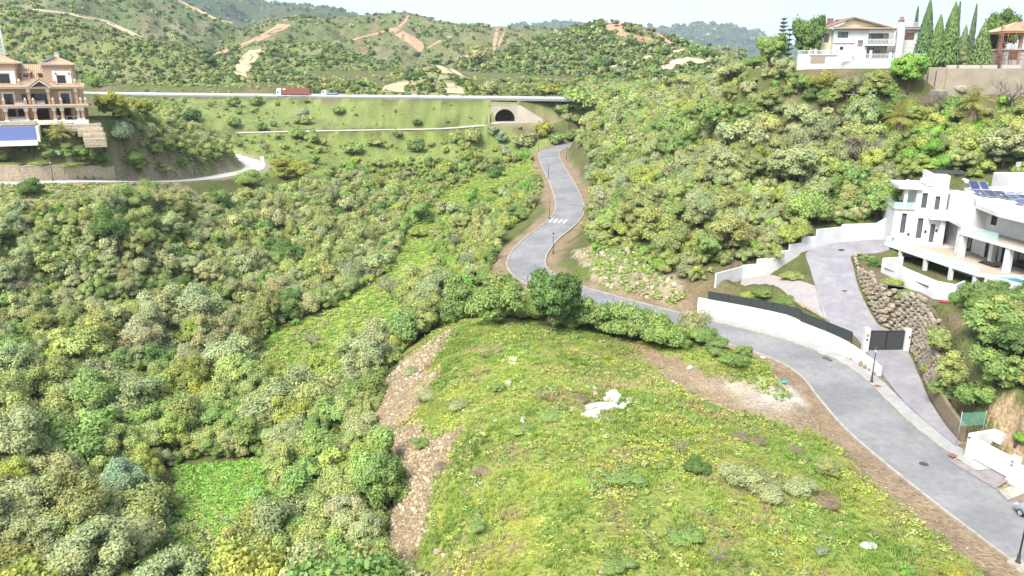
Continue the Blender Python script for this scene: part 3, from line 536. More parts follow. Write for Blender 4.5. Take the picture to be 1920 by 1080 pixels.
def trunk_mesh(seed, h=0.75, r0=0.10, limbs=5, spread=0.55, mt=BARK, twigs=0):
    r = random.Random(seed); a = MB(); lean = Vector((r.uniform(-.12, .12), r.uniform(-.12, .12), 0))
    a.tube([(0, 0, -0.25), lean * 0.4 + Vector((0, 0, h * 0.35)), lean + Vector((0, 0, h * 0.7))], [r0 * 1.3, r0, r0 * 0.75], 7)
    for i in range(limbs):
        t = 2 * math.pi * i / limbs + r.uniform(-.5, .5); b0 = lean + Vector((0, 0, h * r.uniform(0.4, 0.68))); e = b0 + Vector((math.cos(t) * spread, math.sin(t) * spread, h * r.uniform(0.25, 0.75)))
        mid = (b0 + e) / 2 + Vector((0, 0, 0.08)); a.tube([b0, mid, e], [r0 * 0.55, r0 * 0.38, r0 * 0.12], 5)
        for j in range(twigs):
            q = mid.lerp(e, r.random()); u = Vector((r.uniform(-1, 1), r.uniform(-1, 1), r.uniform(0.1, 1))).normalized() * r.uniform(0.25, 0.5)
            a.tube([q, q + u * 0.5 + Vector((0, 0, .03)), q + u], [r0 * 0.22, r0 * 0.14, r0 * 0.05], 3, cap=False)
    return a.mesh('trunk', mt)
# one source of each kind: crown meshes (radius 1) and trunks shared by the copies
CR = {}
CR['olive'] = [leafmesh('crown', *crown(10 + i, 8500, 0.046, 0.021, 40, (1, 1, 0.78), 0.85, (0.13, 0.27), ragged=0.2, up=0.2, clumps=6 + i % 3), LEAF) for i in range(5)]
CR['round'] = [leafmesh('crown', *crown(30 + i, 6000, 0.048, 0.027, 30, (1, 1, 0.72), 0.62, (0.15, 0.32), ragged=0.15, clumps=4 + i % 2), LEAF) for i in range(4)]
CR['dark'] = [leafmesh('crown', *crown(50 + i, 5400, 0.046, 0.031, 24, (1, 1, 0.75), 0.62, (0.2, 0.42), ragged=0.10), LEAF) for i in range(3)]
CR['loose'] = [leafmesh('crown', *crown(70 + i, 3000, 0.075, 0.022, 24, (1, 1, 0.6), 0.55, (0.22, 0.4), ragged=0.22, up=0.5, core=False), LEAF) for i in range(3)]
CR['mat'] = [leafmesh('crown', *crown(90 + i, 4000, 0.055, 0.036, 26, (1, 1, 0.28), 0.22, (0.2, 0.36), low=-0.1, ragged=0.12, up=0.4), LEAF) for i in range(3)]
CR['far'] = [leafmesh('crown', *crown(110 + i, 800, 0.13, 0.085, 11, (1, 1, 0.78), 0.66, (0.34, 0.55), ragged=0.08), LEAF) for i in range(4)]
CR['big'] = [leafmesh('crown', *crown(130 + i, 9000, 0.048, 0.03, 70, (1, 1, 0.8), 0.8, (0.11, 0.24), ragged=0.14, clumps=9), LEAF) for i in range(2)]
TR = [trunk_mesh(i, 0.8, 0.07, 6, 0.5) for i in range(4)]; STEM = [trunk_mesh(20 + i, 0.5, 0.045, 6, 0.5) for i in range(2)]
BARE_TR = [trunk_mesh(40 + i, 0.85, 0.045, 9, 0.6, TWIG, twigs=14) for i in range(3)]
def joined(cr, st, name):           # foliage and stems of a small shrub as one mesh of two materials
    me = cr.copy(); me.name = name; return me
def plant(name, kind, P, r, hk, colr, label, cat, group=None, rz=None, trunk=True, var=None, stem=None):
    ms = CR[kind]; me = ms[var % len(ms)] if var is not None else random.choice(ms); rz = random.uniform(0, 6.28) if rz is None else rz
    if trunk:
        e = empty(name, P, rz, label, cat, group); e.scale = (r * random.uniform(0.9, 1.12), r * random.uniform(0.9, 1.12), r * hk)
        t = link('trunk', random.choice(TR), e); c = link('crown', me, e); c.color = (*colr, 1); return e
    o = link(name, me, None, P, rz); o.scale = (r * random.uniform(0.88, 1.14), r * random.uniform(0.88, 1.14), r * hk); o.color = (*colr, 1); return tag(o, label, cat, group)
def bare(P, r, label, group=None, cat='shrub', name='bare_shrub'):
    o = link(name, random.choice(BARE_TR), None, P, random.uniform(0, 6.28)); o.scale = (r, r, r); return tag(o, label, cat, group)
# ================================================================ buildings
class Plane:                        # upright plane through a place, turned by theta: pixels -> (x along, z up) in the building's own frame
    def __init__(s, P, th): s.P, s.th = Vector(P), th; s.d = Vector((math.cos(th), math.sin(th), 0)); s.n = Vector((-math.sin(th), math.cos(th), 0))
    def __call__(s, u, v, y=0.0):
        r = ray(u, v); k = ((s.P + s.n * y - CAM).dot(s.n)) / r.dot(s.n); p = CAM + r * k - s.P; return p.dot(s.d), p.z
    def rect(s, u0, v0, u1, v1, y=0.0):
        um, vm = (u0 + u1) / 2, (v0 + v1) / 2; return s(u0, vm, y)[0], s(u1, vm, y)[0], s(um, v1, y)[1], s(um, v0, y)[1]
def wall_holes(a, x0, x1, z0, z1, y0, y1, holes):
    xs = sorted({x0, x1, *[min(max(h[i], x0), x1) for h in holes for i in (0, 1)]}); zs = sorted({z0, z1, *[min(max(h[i], z0), z1) for h in holes for i in (2, 3)]})
    for i in range(len(xs) - 1):
        for j in range(len(zs) - 1):
            cx, cz_ = (xs[i] + xs[i + 1]) / 2, (zs[j] + zs[j + 1]) / 2
            if xs[i + 1] - xs[i] < 1e-6 or zs[j + 1] - zs[j] < 1e-6: continue
            if not any(h[0] < cx < h[1] and h[2] < cz_ < h[3] for h in holes): a.box(xs[i], xs[i + 1], y0, y1, zs[j], zs[j + 1])
    return a
white = mat('white_render', (0.60, 0.60, 0.595), 0.85, var=0.03, scale=0.7, bump=0.08, bscale=20, col2=(0.50, 0.49, 0.46), dscale=0.5, dirt=0.7)
terra = mat('terracotta_render', (0.66, 0.44, 0.29), 0.9, var=0.08, scale=0.8, bump=0.1, bscale=15)
cream = mat('cream_trim', (0.78, 0.70, 0.58), 0.85, var=0.05, scale=1.5)
creamy = mat('cream_render', (0.76, 0.66, 0.44), 0.85, var=0.05, scale=1)
tile = mat('clay_roof_tile', (0.56, 0.39, 0.26), 0.9, var=0.25, scale=2.2, bump=0.2, bscale=10)
tile_b = mat('brown_roof_tile', (0.33, 0.21, 0.14), 0.9, var=0.25, scale=2.2)
darkglass = mat('dark_window_glass', (0.035, 0.045, 0.05), 0.08, var=0.2, scale=0.8, spec=0.6)
greyglass = mat('grey_window_glass', (0.13, 0.145, 0.15), 0.12, var=0.15, scale=0.8, spec=0.6)
framem = mat('dark_window_frame', (0.05, 0.045, 0.04), 0.5, var=0.1); shade = mat('painted_shade', (0.20, 0.12, 0.075), 0.9, var=0.1)  # dark brown that paints shade into rooms, gable and openings
clearg = glass('clear_balustrade_glass', (0.55, 0.85, 0.80), 0.30); ironm = mat('dark_iron', (0.05, 0.05, 0.055), 0.5, var=0.1); steel = mat('galvanised_steel', (0.55, 0.56, 0.57), 0.5, var=0.08, metal=0.3)
tilefloor = mat('beige_terrace_tiles', (0.56, 0.47, 0.37), 0.75, var=0.08, scale=2)
stonem = mat('honey_stone', (0.73, 0.58, 0.39), 0.92, var=0.28, scale=2.6, bump=0.6, bscale=9, col2=(0.60, 0.50, 0.37), dscale=1.2)
poolm = mat('blue_pool_mosaic', (0.22, 0.28, 0.62), 0.5, var=0.12, scale=4, bump=0.1, bscale=30); waterm = mat('pool_water', (0.12, 0.42, 0.48), 0.05, var=0.08, scale=1.5, spec=0.6)
solarm = mat('solar_cells', (0.045, 0.06, 0.16), 0.18, var=0.1, scale=1.5, spec=0.6); pvcw = mat('white_plastic', (0.8, 0.8, 0.8), 0.5, var=0.03)
redm = mat('red_plastic', (0.5, 0.05, 0.06), 0.5); greynet = mat('dark_fence_screen', (0.055, 0.065, 0.06), 0.85, var=0.15, scale=2); greennet = glass('green_netting', (0.14, 0.45, 0.33), 0.24, 0.8)
def window(p, x0, x1, z0, z1, y, gl=darkglass, fm=framem, bars=1, fw=0.07, name='window', cross=0):
    a = MB(); a.box(x0, x0 + fw, y, y + 0.08, z0, z1).box(x1 - fw, x1, y, y + 0.08, z0, z1).box(x0 + fw, x1 - fw, y, y + 0.08, z0, z0 + fw).box(x0 + fw, x1 - fw, y, y + 0.08, z1 - fw, z1)
    for k in range(bars): xm = x0 + (x1 - x0) * (k + 1) / (bars + 1); a.box(xm - fw * 0.35, xm + fw * 0.35, y, y + 0.07, z0 + fw, z1 - fw)
    for k in range(cross): zm = z0 + (z1 - z0) * (k + 1) / (cross + 1); a.box(x0 + fw, x1 - fw, y + 0.01, y + 0.06, zm - 0.025, zm + 0.025)
    w = a.build(name, fm, p); MB().box(x0 + fw * 0.5, x1 - fw * 0.5, y + 0.085, y + 0.11, z0 + fw * 0.5, z1 - fw * 0.5).build('pane', gl, w); return w
def ribs(a, e0, e1, r0, r1, step=0.38, h=0.09):
    """tile courses: small ridges running from the eave line up to the ridge line"""
    e0, e1, r0, r1 = map(Vector, (e0, e1, r0, r1)); n = max(2, int((e1 - e0).length / step)); nm = (e1 - e0).cross(r0 - e0 if (r0 - e0).length > (r1 - e0).length * 0.01 else r1 - e0).normalized()
    if nm.z < 0: nm = -nm
    a.poly([e0, e1, r1, r0] if (r1 - r0).length > 0.05 else [e0, e1, r0])
    for i in range(n):
        t0, t1, tm = i / n + 0.12 / n, i / n + 0.88 / n, (i + 0.5) / n; A, B, M = e0.lerp(e1, t0), e0.lerp(e1, t1), e0.lerp(e1, tm) + nm * h; A2, B2, M2 = r0.lerp(r1, t0), r0.lerp(r1, t1), r0.lerp(r1, tm) + nm * h
        a.poly([A, M, M2, A2]).poly([M, B, B2, M2]).poly([A, B, M])
def hip_roof(p, x0, x1, y0, y1, z, h, over=0.5, m=tile, soff=cream):
    x0, x1, y0, y1 = x0 - over, x1 + over, y0 - over, y1 + over; cx, cy = (x0 + x1) / 2, (y0 + y1) / 2; w, d = x1 - x0, y1 - y0; k = min(w, d) / 2
    ra, rb = ((x0 + k, cy, z + h), (x1 - k, cy, z + h)) if w >= d else ((cx, y0 + k, z + h), (cx, y1 - k, z + h)); a = MB(); c = [(x0, y0, z), (x1, y0, z), (x1, y1, z), (x0, y1, z)]
    if w >= d: ribs(a, c[0], c[1], ra, rb); ribs(a, c[1], c[2], rb, rb); ribs(a, c[2], c[3], rb, ra); ribs(a, c[3], c[0], ra, ra)
    else: ribs(a, c[0], c[1], ra, ra); ribs(a, c[1], c[2], ra, rb); ribs(a, c[2], c[3], rb, rb); ribs(a, c[3], c[0], rb, ra)
    r = a.build('roof', m, p); MB().box(x0 + 0.05, x1 - 0.05, y0 + 0.05, y1 - 0.05, z - 0.16, z - 0.012).build('eave', soff, r); return r
def rail(p, pts, h, name='railing', m=ironm, step=0.28, post=0.03):
    a = MB()
    for A, B in zip(pts[:-1], pts[1:]):
        A, B = Vector(A), Vector(B); n = max(1, int((B - A).length / step)); a.tube([A + Vector((0, 0, h)), B + Vector((0, 0, h))], post, 4); a.tube([A + Vector((0, 0, 0.08)), B + Vector((0, 0, 0.08))], post * 0.7, 4)
        for i in range(n + 1): q = A.lerp(B, i / n); a.tube([q, q + Vector((0, 0, h))], post * 0.55, 3, cap=False)
    return a.build(name, m, p)
# ---------------------------------------------------------------- terracotta villa at the left edge
TV = Plane(pt(160, 224, 165), 0.42)
tv = empty('terracotta_villa', TV.P, TV.th, 'terracotta three-storey villa with tiled roofs and column-lined terraces at the left edge', 'house')
def X(u, v=200, y=0): return TV(u, v, y)[0]
def Zv(v, u=80, y=0): return TV(u, v, y)[1]
z1, z2 = Zv(197), Zv(163); XL = X(-70)
a = wall_holes(MB(), XL, -0.2, 0, z1 - 0.55, 3.2, 3.5, [(X(u0, 212, 3.2), X(u1, 212, 3.2), 0, z1 - 0.9) for u0, u1 in ((-40, -14), (12, 30), (34, 46), (66, 92), (107, 118), (121, 133))])
a.box(-0.5, -0.2, 3.5, 12, 0, z1 - 0.55).box(XL, XL + 0.3, 3.5, 12, 0, z1 - 0.55).box(XL + 0.3, -0.5, 11.7, 12, 0, z1 - 0.55); a.build('ground_floor_wall', terra, tv)
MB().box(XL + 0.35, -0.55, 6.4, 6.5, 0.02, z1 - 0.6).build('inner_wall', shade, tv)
MB().box(XL, 0.6, -0.8, 12, -0.9, 0).build('terrace_floor', cream, tv)
for u in (-30, 11, 50, 66, 102, 117, 147, 155):
    x = X(u, 212); c = MB().box(x - 0.27, x + 0.27, -0.27, 0.27, 0.25, z1 - 1.3).build('column', terra, tv)
    MB().box(x - 0.36, x + 0.36, -0.36, 0.36, 0.001, 0.25).build('column_base', cream, c); MB().box(x - 0.34, x + 0.34, -0.34, 0.34, z1 - 1.3, z1 - 1.05).box(x - 0.42, x + 0.42, -0.42, 0.42, z1 - 1.05, z1 - 0.56).build('capital', cream, c)
for u in (4, 60, 96, 139):
    x = X(u, 212, 1.7); MB().box(x - 0.25, x + 0.25, 1.5, 2.0, 0.001, z1 - 0.56).build('column', terra, tv)
MB().box(XL, 0.9, -0.9, 12, z1 - 0.55, z1 - 0.2).build('balcony_slab', cream, tv)
a = MB(); ribs(a, (XL, -1.25, z1 - 0.18), (1.1, -1.25, z1 - 0.18), (XL, -0.3, z1 + 0.16), (1.1, -0.3, z1 + 0.16)); ribs(a, (1.1, -1.25, z1 - 0.18), (1.1, 6, z1 - 0.18), (0.5, -0.3, z1 + 0.16), (0.5, 6, z1 + 0.16)); a.build('tile_skirt', tile, tv)
MB().box(XL, 0.45, -0.29, 12, z1 - 0.19, z1 + 0.1).build('balcony_floor', cream, tv)
# first floor
H1 = [(X(u0, 180, 2.6), X(u1, 180, 2.6), z1 + 0.1 + b0, z1 + b1) for u0, u1, b0, b1 in ((7, 24, 0, 2.35), (40, 52, 0, 2.3), (58, 89, 0, 2.35), (114, 130, 0, 2.35))]
a = wall_holes(MB(), XL, -0.6, z1 + 0.1, z2 - 0.35, 2.6, 2.9, H1); a.box(-0.9, -0.6, 2.9, 12, z1 + 0.1, z2 - 0.35).box(XL, XL + 0.3, 2.9, 12, z1 + 0.1, z2 - 0.35); a.build('first_floor_wall', terra, tv)
for (x0, x1_, q0, q1), n in zip(H1, (1, 1, 4, 1)): window(tv, x0, x1_, q0, q1, 2.68, bars=n, name='glazed_door')
for x0, x1_, q0, q1 in (H1[0], H1[3]): MB().box(x0 - 0.42, x0 - 0.02, 2.52, 2.598, q0, q1 + 0.45).box(x1_ + 0.02, x1_ + 0.42, 2.52, 2.598, q0, q1 + 0.45).box(x0 - 0.02, x1_ + 0.02, 2.52, 2.598, q1 + 0.02, q1 + 0.45).build('door_surround', cream, tv)
for u in (54, 91, 143):
    x = X(u, 180, 0.2); c = MB().box(x - 0.25, x + 0.25, -0.05, 0.45, z1 + 0.12, z2 - 1.1).build('column', terra, tv); MB().box(x - 0.32, x + 0.32, -0.12, 0.52, z2 - 1.1, z2 - 0.36).build('capital', cream, c)
for u in (-20, 6, 47, 62, 99, 114, 151, 160):
    x = X(u, 188, -0.1); c = MB().box(x - 0.24, x + 0.24, -0.28, 0.2, z1 + 0.12, z1 + 1.05).build('balcony_pier', terra, tv); MB().box(x - 0.3, x + 0.3, -0.34, 0.26, z1 + 1.05, z1 + 1.15).lathe([(0.1, z1 + 1.15), (0.2, z1 + 1.3), (0.12, z1 + 1.45), (0.03, z1 + 1.58)], 8, (x, -0.04)).build('finial', cream, c)
rail(tv, [(XL, -0.05, z1 + 0.12), (X(160, 188), -0.05, z1 + 0.12)], 0.92)
# roof strip over the balcony, portico gable, main roof, dormers
MB().box(XL, 0.5, -0.6, 2.59, z2 - 0.35, z2 - 0.05).build('eave_beam', cream, tv)
a = MB(); ribs(a, (XL, -0.95, z2 - 0.03), (0.75, -0.95, z2 - 0.03), (XL, 2.2, z2 + 0.75), (0.75, 2.2, z2 + 0.75)); a.build('lower_roof', tile, tv)
gx0, gx1, gxm, gz0, gz1 = X(52, 158, -1), X(96, 158, -1), X(73, 150, -1), z2 - 0.05, Zv(149, 73, -1)
MB().xprism([(gx0 + 0.3, gz0), (gx1 - 0.3, gz0), (gxm, gz1 - 0.25)], -0.6, -0.45).build('portico_gable', shade, tv)  # gable field coloured dark, its shade painted in
MB().xprism([(gx0, gz0 - 0.1), (gxm, gz1 - 0.05), (gx1, gz0 - 0.1), (gx1 - 0.35, gz0 - 0.1), (gxm, gz1 - 0.4), (gx0 + 0.35, gz0 - 0.1)], -1.15, -0.7).build('gable_trim', cream, tv)
a = MB(); ribs(a, (gx0 - 0.15, -1.3, gz0 - 0.02), (gx0 - 0.15, 3.5, gz0 - 0.02), (gxm, -1.3, gz1 + 0.12), (gxm, 3.5, gz1 + 0.12)); ribs(a, (gx1 + 0.15, -1.3, gz0 - 0.02), (gx1 + 0.15, 3.5, gz0 - 0.02), (gxm, -1.3, gz1 + 0.12), (gxm, 3.5, gz1 + 0.12)); a.build('portico_roof', tile, tv)
rx0, rx1, rz = X(20, 140, 2.6), X(90, 140, 2.6), Zv(121, 60, 7)
a = MB(); ribs(a, (rx0, 2.2, z2 + 0.76), (rx1, 2.2, z2 + 0.76), (rx0, 7.5, rz), (rx1, 7.5, rz)); ribs(a, (rx0, 12.8, z2 + 0.76), (rx1, 12.8, z2 + 0.76), (rx0, 7.5, rz), (rx1, 7.5, rz)); a.build('main_roof', tile, tv)
for u in (49, 78):
    x = X(u, 141, 4); zb = Zv(145, 60, 3.6); d = MB().box(x - 0.75, x + 0.75, 3.3, 6.0, zb - 0.3, zb + 0.85).build('dormer', terra, tv); MB().box(x - 0.5, x + 0.5, 3.27, 3.298, zb, zb + 0.62).build('dormer_window', darkglass, d)
    a = MB(); ribs(a, (x - 1.0, 3.0, zb + 0.88), (x + 1.0, 3.0, zb + 0.88), (x - 1.0, 6.2, zb + 1.5), (x + 1.0, 6.2, zb + 1.5)); a.build('dormer_roof', tile, d)
def tower(u0, u1, vt, wu0, wu1, wv0, wv1, su0, su1, depth=7.5, apex=108, th=None):
    x0, x1_ = X(u0, 140, 2.0), X(u1, 140, 2.0); zt = Zv(vt, (u0 + u1) / 2, 2); hole = TV.rect(wu0, wv0, wu1, wv1, 2.0); sr = TV.rect(su0, 133, su1, 160, 2.0)
    a = wall_holes(MB(), x0, x1_, z2 - 0.04, zt, 2.0, 2.3, [(max(hole[0], x0), hole[1], z2 + 0.3, hole[3])]); a.box(x1_ - 0.3, x1_, 2.3, 2 + depth, z2 - 0.04, zt).box(x0, x0 + 0.3, 2.3, 2 + depth, z2 - 0.04, zt).box(x0 + 0.3, x1_ - 0.3, 1.7 + depth, 2 + depth, z2 - 0.04, zt); a.build('tower_wall', terra, tv)
    window(tv, max(hole[0], x0 + 0.01), hole[1], z2 + 0.3, hole[3], 2.06, bars=2, cross=1, name='tower_window')
    MB().box(max(sr[0], x0), hole[0] - 0.15, 1.92, 1.998, z2 + 0.3, sr[3]).box(hole[1] + 0.15, sr[1], 1.92, 1.998, z2 + 0.3, sr[3]).box(hole[0] - 0.15, hole[1] + 0.15, 1.92, 1.998, hole[3] + 0.2, sr[3]).build('window_surround', pvcw, tv)
    r = hip_roof(tv, x0, x1_, 2.0, 2 + depth, zt + 0.16, Zv(apex, (u0 + u1) / 2, 5.5) - zt, 0.55); return x0, x1_, zt, r
t0, t1_, tz, troof = tower(80, 136, 122, 108, 123, 142, 159, 99, 134)
for u, v in ((104, 138), (129, 138)): lx, lz = TV(u, v, 1.9); MB().box(lx - 0.1, lx + 0.1, 1.7, 1.91, lz - 0.2, lz + 0.2).build('wall_lantern', ironm, tv)
cx = (t0 + t1_) / 2; MB().box(cx - 0.35, cx + 0.35, 5.3, 6.0, tz + 1.4, tz + 2.5).box(cx - 0.5, cx + 0.5, 5.15, 6.15, tz + 2.5, tz + 2.65).build('chimney', cream, troof)
a = MB(); s0 = Vector((t0 + 0.6, 2.3, tz + 0.62)); a.poly([(t0 - 0.1, 2.6, tz + 0.5), (t0 + 1.1, 2.2, tz + 0.62), (t0 + 2.6, 4.1, tz + 1.42), (t0 + 1.7, 4.5, tz + 1.36)]); sp = a.build('solar_panel', solarm, troof); sp.location.z = 0.22
tower(-60, 30, 119, -1, 18, 139, 156, -10, 29, apex=100)
MB().lathe([(0.02, 0), (0.45, 0.12), (0.62, 0.35)], 12).build('satellite_dish', pvcw, tv, (X(37, 117, 5), 5.0, Zv(119, 37, 5)))
rail(tv, [(X(100, 160, 0.8), 0.9, z2 + 0.35), (X(142, 160, 0.8), 0.9, z2 + 0.35)], 0.8); rail(tv, [(XL, 0.9, z2 + 0.35), (X(34, 160, 0.8), 0.9, z2 + 0.35)], 0.8)
for u in (36, 103, 141): x = X(u, 156, 0.9); c = MB().box(x - 0.24, x + 0.24, 0.66, 1.14, z2 + 0.1, z2 + 1.25).build('roof_pier', terra, tv); MB().lathe([(0.28, z2 + 1.25), (0.28, z2 + 1.35), (0.1, z2 + 1.37), (0.18, z2 + 1.52), (0.03, z2 + 1.72)], 8, (x, 0.9)).build('finial', cream, c)
# furniture of the terraces
fab = mat('white_cushion', (0.72, 0.70, 0.68), 0.9, var=0.05); wood_w = mat('white_painted_wood', (0.75, 0.75, 0.73), 0.6, var=0.04)
def wpos(x, y, z): return TV.P + TV.d * x + TV.n * y + Vector((0, 0, z))
def sofa(u, v, y, z, w, label):
    e = empty('sofa', wpos(X(u, v, y), y, z), TV.th, label, 'sofa'); MB().box(-w / 2, w / 2, -0.4, 0.4, 0.003, 0.3).build('base', wood_w, e); MB().box(-w / 2, w / 2, 0.2, 0.42, 0.3, 0.8).build('backrest', fab, e)
    for k in range(int(w / 0.8)): MB().box(-w / 2 + 0.1 + k * 0.8, -w / 2 + 0.84 + k * 0.8, -0.4, 0.18, 0.302, 0.48).build('cushion', fab, e)
    for s in (-1, 1): MB().box(s * w / 2 - 0.09, s * w / 2 + 0.09, -0.42, 0.1, 0.302, 0.62).build('armrest', fab, e)
sofa(24, 219, 1.2, 0, 2.4, 'white sofa between the first two lower terrace columns of the terracotta villa'); sofa(39, 219, 1.2, 0, 1.7, 'shorter white sofa beside the long one on the lower villa terrace'); sofa(71, 187, 1.2, z1 + 0.1, 2.4, 'white sofa on the villa balcony in front of the wide window'); sofa(36, 187, 1.1, z1 + 0.1, 1.8, 'pale sofa on the villa balcony left of the portico')
e = empty('dining_table', wpos(X(132, 220, 1.0), 1.0, 0), TV.th, 'white dining table on the lower villa terrace near the right columns', 'table'); MB().box(-0.8, 0.8, -0.45, 0.45, 0.70, 0.76).build('table_top', wood_w, e)
for sx in (-1, 1):
    for sy in (-1, 1): MB().box(sx * 0.72 - 0.05, sx * 0.72 + 0.05, sy * 0.38 - 0.05, sy * 0.38 + 0.05, 0, 0.70).build('leg', wood_w, e)
for k, (dx, lab) in enumerate(((-1.6, 'left white chair beside the dining table on the lower villa terrace'), (-2.3, 'white chair standing farthest left of the villa dining table'), (1.4, 'white chair right of the dining table on the lower villa terrace'))):
    e = empty('chair', wpos(X(132, 220, 1.0) + dx, 1.1, 0), TV.th + 0.3 * k, lab, 'chair'); MB().box(-0.25, 0.25, -0.25, 0.25, 0.42, 0.48).build('seat', wood_w, e); MB().box(-0.25, 0.25, 0.19, 0.25, 0.48, 0.98).build('backrest', wood_w, e)
    for sx in (-1, 1):
        for sy in (-1, 1): MB().box(sx * 0.21 - 0.03, sx * 0.21 + 0.03, sy * 0.21 - 0.03, sy * 0.21 + 0.03, 0, 0.42).build('leg', wood_w, e)
# plinth, pool and garden walls below the villa
def blocks(parent, x0, x1, z0, z1_, y, course, length, m, name='stone', depth=0.35, seed=1, base=None):
    """masonry: every stone an object sharing a few meshes"""
    r = random.Random(seed); meshes = []
    for k in range(6):
        a = MB(); w, h = 1, 1; j = lambda: r.uniform(-0.05, 0.05); b = 0.06
        P = [(0.02 + b, -0.5 - r.uniform(0, .12)), ]; f = r.uniform(0.02, 0.16)
        v = [(0.02, 0, 0.03), (0.98, 0, 0.03), (0.98, 0, 0.97), (0.02, 0, 0.97), (0.10 + j(), -f, 0.14 + j()), (0.90 + j(), -f * r.uniform(.6, 1.3), 0.13 + j()), (0.88 + j(), -f, 0.86 + j()), (0.11 + j(), -f * r.uniform(.6, 1.3), 0.87 + j())]
        a.v = v; a.f = [(4, 5, 6, 7), (0, 1, 5, 4), (1, 2, 6, 5), (2, 3, 7, 6), (3, 0, 4, 7)]; a.sm = [False] * 5; meshes.append(a.mesh('stone', m))
    z = z0; row = 0; n = 0
    while z < z1_ - course * 0.4:
        h = min(course * r.uniform(0.85, 1.15), z1_ - z); x = x0 - r.uniform(0, length)
        while x < x1 - 0.05:
            l = length * r.uniform(0.6, 1.4); xa, xb = max(x, x0), min(x + l, x1)
            if xb - xa > 0.12: o = link(name, r.choice(meshes), parent, (xa, y, z)); o.scale = (xb - xa, depth * 1.5, h); n += 1
            x += l
        z += h; row += 1
    return n
MB().box(XL, X(66, 228, -1.5), -1.6, -0.8, Zv(235, 30, -1.5), -0.02).build('terrace_plinth', stonem, tv)
zp = Zv(238, 40, -4); zpb = Zv(264, 40, -4); px1 = X(74, 250, -4)
pl = empty('pool', wpos((XL + px1) / 2, -4, zpb), TV.th, 'raised pool with violet-blue mosaic front below the terracotta villa', 'pool'); hw_ = (px1 - XL) / 2; ph = zp - zpb
MB().box(-hw_, hw_ - 0.5, -0.3, 0, 0.06, ph).build('mosaic_front', poolm, pl); MB().box(-hw_, hw_ - 0.5, 0.003, 2.6, ph - 0.5, ph - 0.04).build('water', mat('pool_water_blue', (0.16, 0.27, 0.62), 0.06, var=0.06, scale=1, spec=0.6), pl)
MB().box(hw_ - 0.5, hw_, -0.34, 2.6, -0.4, ph + 0.12).build('end_wall', cream, pl); MB().box(-hw_, hw_ - 0.5, -0.6, -0.001, -1.0, 0.058).build('catch_channel', cream, pl); MB().box(-hw_, hw_ - 0.5, 2.603, 2.9, 0, ph + 0.1).build('pool_rim', cream, pl)
# dry stone terraces right of the pool
st = Plane(pt(172, 262, 161), 0.42); sw = empty('stone_terrace', st.P, st.th, 'stepped pale stone terrace right below the terracotta villa', 'wall')
for k, (va, vb, y, ua, ub) in enumerate(((232, 240, 3.4, 118, 189), (240, 250, 2.3, 145, 193), (250, 260, 1.2, 155, 197), (260, 271, 0.0, 158, 199))):
    x0, x1_ = st(ua, (va + vb) / 2, y)[0], st(ub, (va + vb) / 2, y)[0]; zb, zt = st(170, vb, y)[1], st(170, va, y)[1]
    MB().box(x0, x1_, y + 0.02, y + 3.0, zb - 0.6, zt - 0.05).build('terrace_fill', stonem, sw); blocks(sw, x0, x1_, zb - 0.3, zt, y, 0.62, 1.1, mat('pale_stone', (0.60, 0.51, 0.38), 0.9, var=0.22, scale=2, bump=0.4, bscale=8), seed=k)
rail(sw, [(st(80, 228, 3.6)[0], 3.6, st(80, 232, 3.6)[1]), (st(189, 228, 3.6)[0], 3.6, st(189, 232, 3.6)[1])], 0.9, step=1.6, m=ironm)
# honey stone retaining wall along the road
gp = []
for i, p in enumerate(LOCAL):
    d = LOCAL[min(i + 1, len(LOCAL) - 1)] - LOCAL[max(i - 1, 0)]; k = Vector((-d.y, d.x, 0)).normalized(); q = p + k * 3.75
    if -130 < q.x and q.y < 172.5 and p.y < 171: gp.append(Vector((q.x, q.y, p.z)))
gp = gp[::3] + ([gp[-1]] if (len(gp) - 1) % 3 else []); o4 = gp[len(gp) // 2]
gwall = empty('garden_wall', o4, 0, 'honey-coloured stone retaining wall beside the road below the terracotta villa', 'wall'); core, cop = MB(), MB()
for k, (p, q) in enumerate(zip(gp[:-1], gp[1:])):
    a_, b_ = p - o4, q - o4; d = (b_ - a_); th = math.atan2(d.y, d.x); ln0 = d.xy.length; nn_ = Vector((-d.y, d.x, 0)).normalized(); zb0 = min(a_.z, b_.z) - 0.3; zt0 = (a_.z + b_.z) / 2 + 3.1
    core.obox(a_ + nn_ * 0.35, b_ + nn_ * 0.35, 0.6, zb0 - 1, zt0 - 0.05); cop.obox(a_ + nn_ * 0.3, b_ + nn_ * 0.3, 0.75, zt0 - 0.048, zt0 + 0.07)
    if float(proj([q])[0][0]) > -20:
        before = set(gwall.children); blocks(gwall, 0, ln0, 0, zt0 - zb0 - 0.05, 0, 0.44, 1.0, stonem, seed=50 + k, depth=0.18)
        for o in gwall.children:
            if o not in before: x_, y_, z_ = o.location; o.location = (a_.x + math.cos(th) * x_, a_.y + math.sin(th) * x_, zb0 + z_); o.rotation_euler.z = th
core.build('core', mat('mortar', (0.36, 0.29, 0.2), 0.95, var=0.2), gwall); cop.build('coping', stonem, gwall)
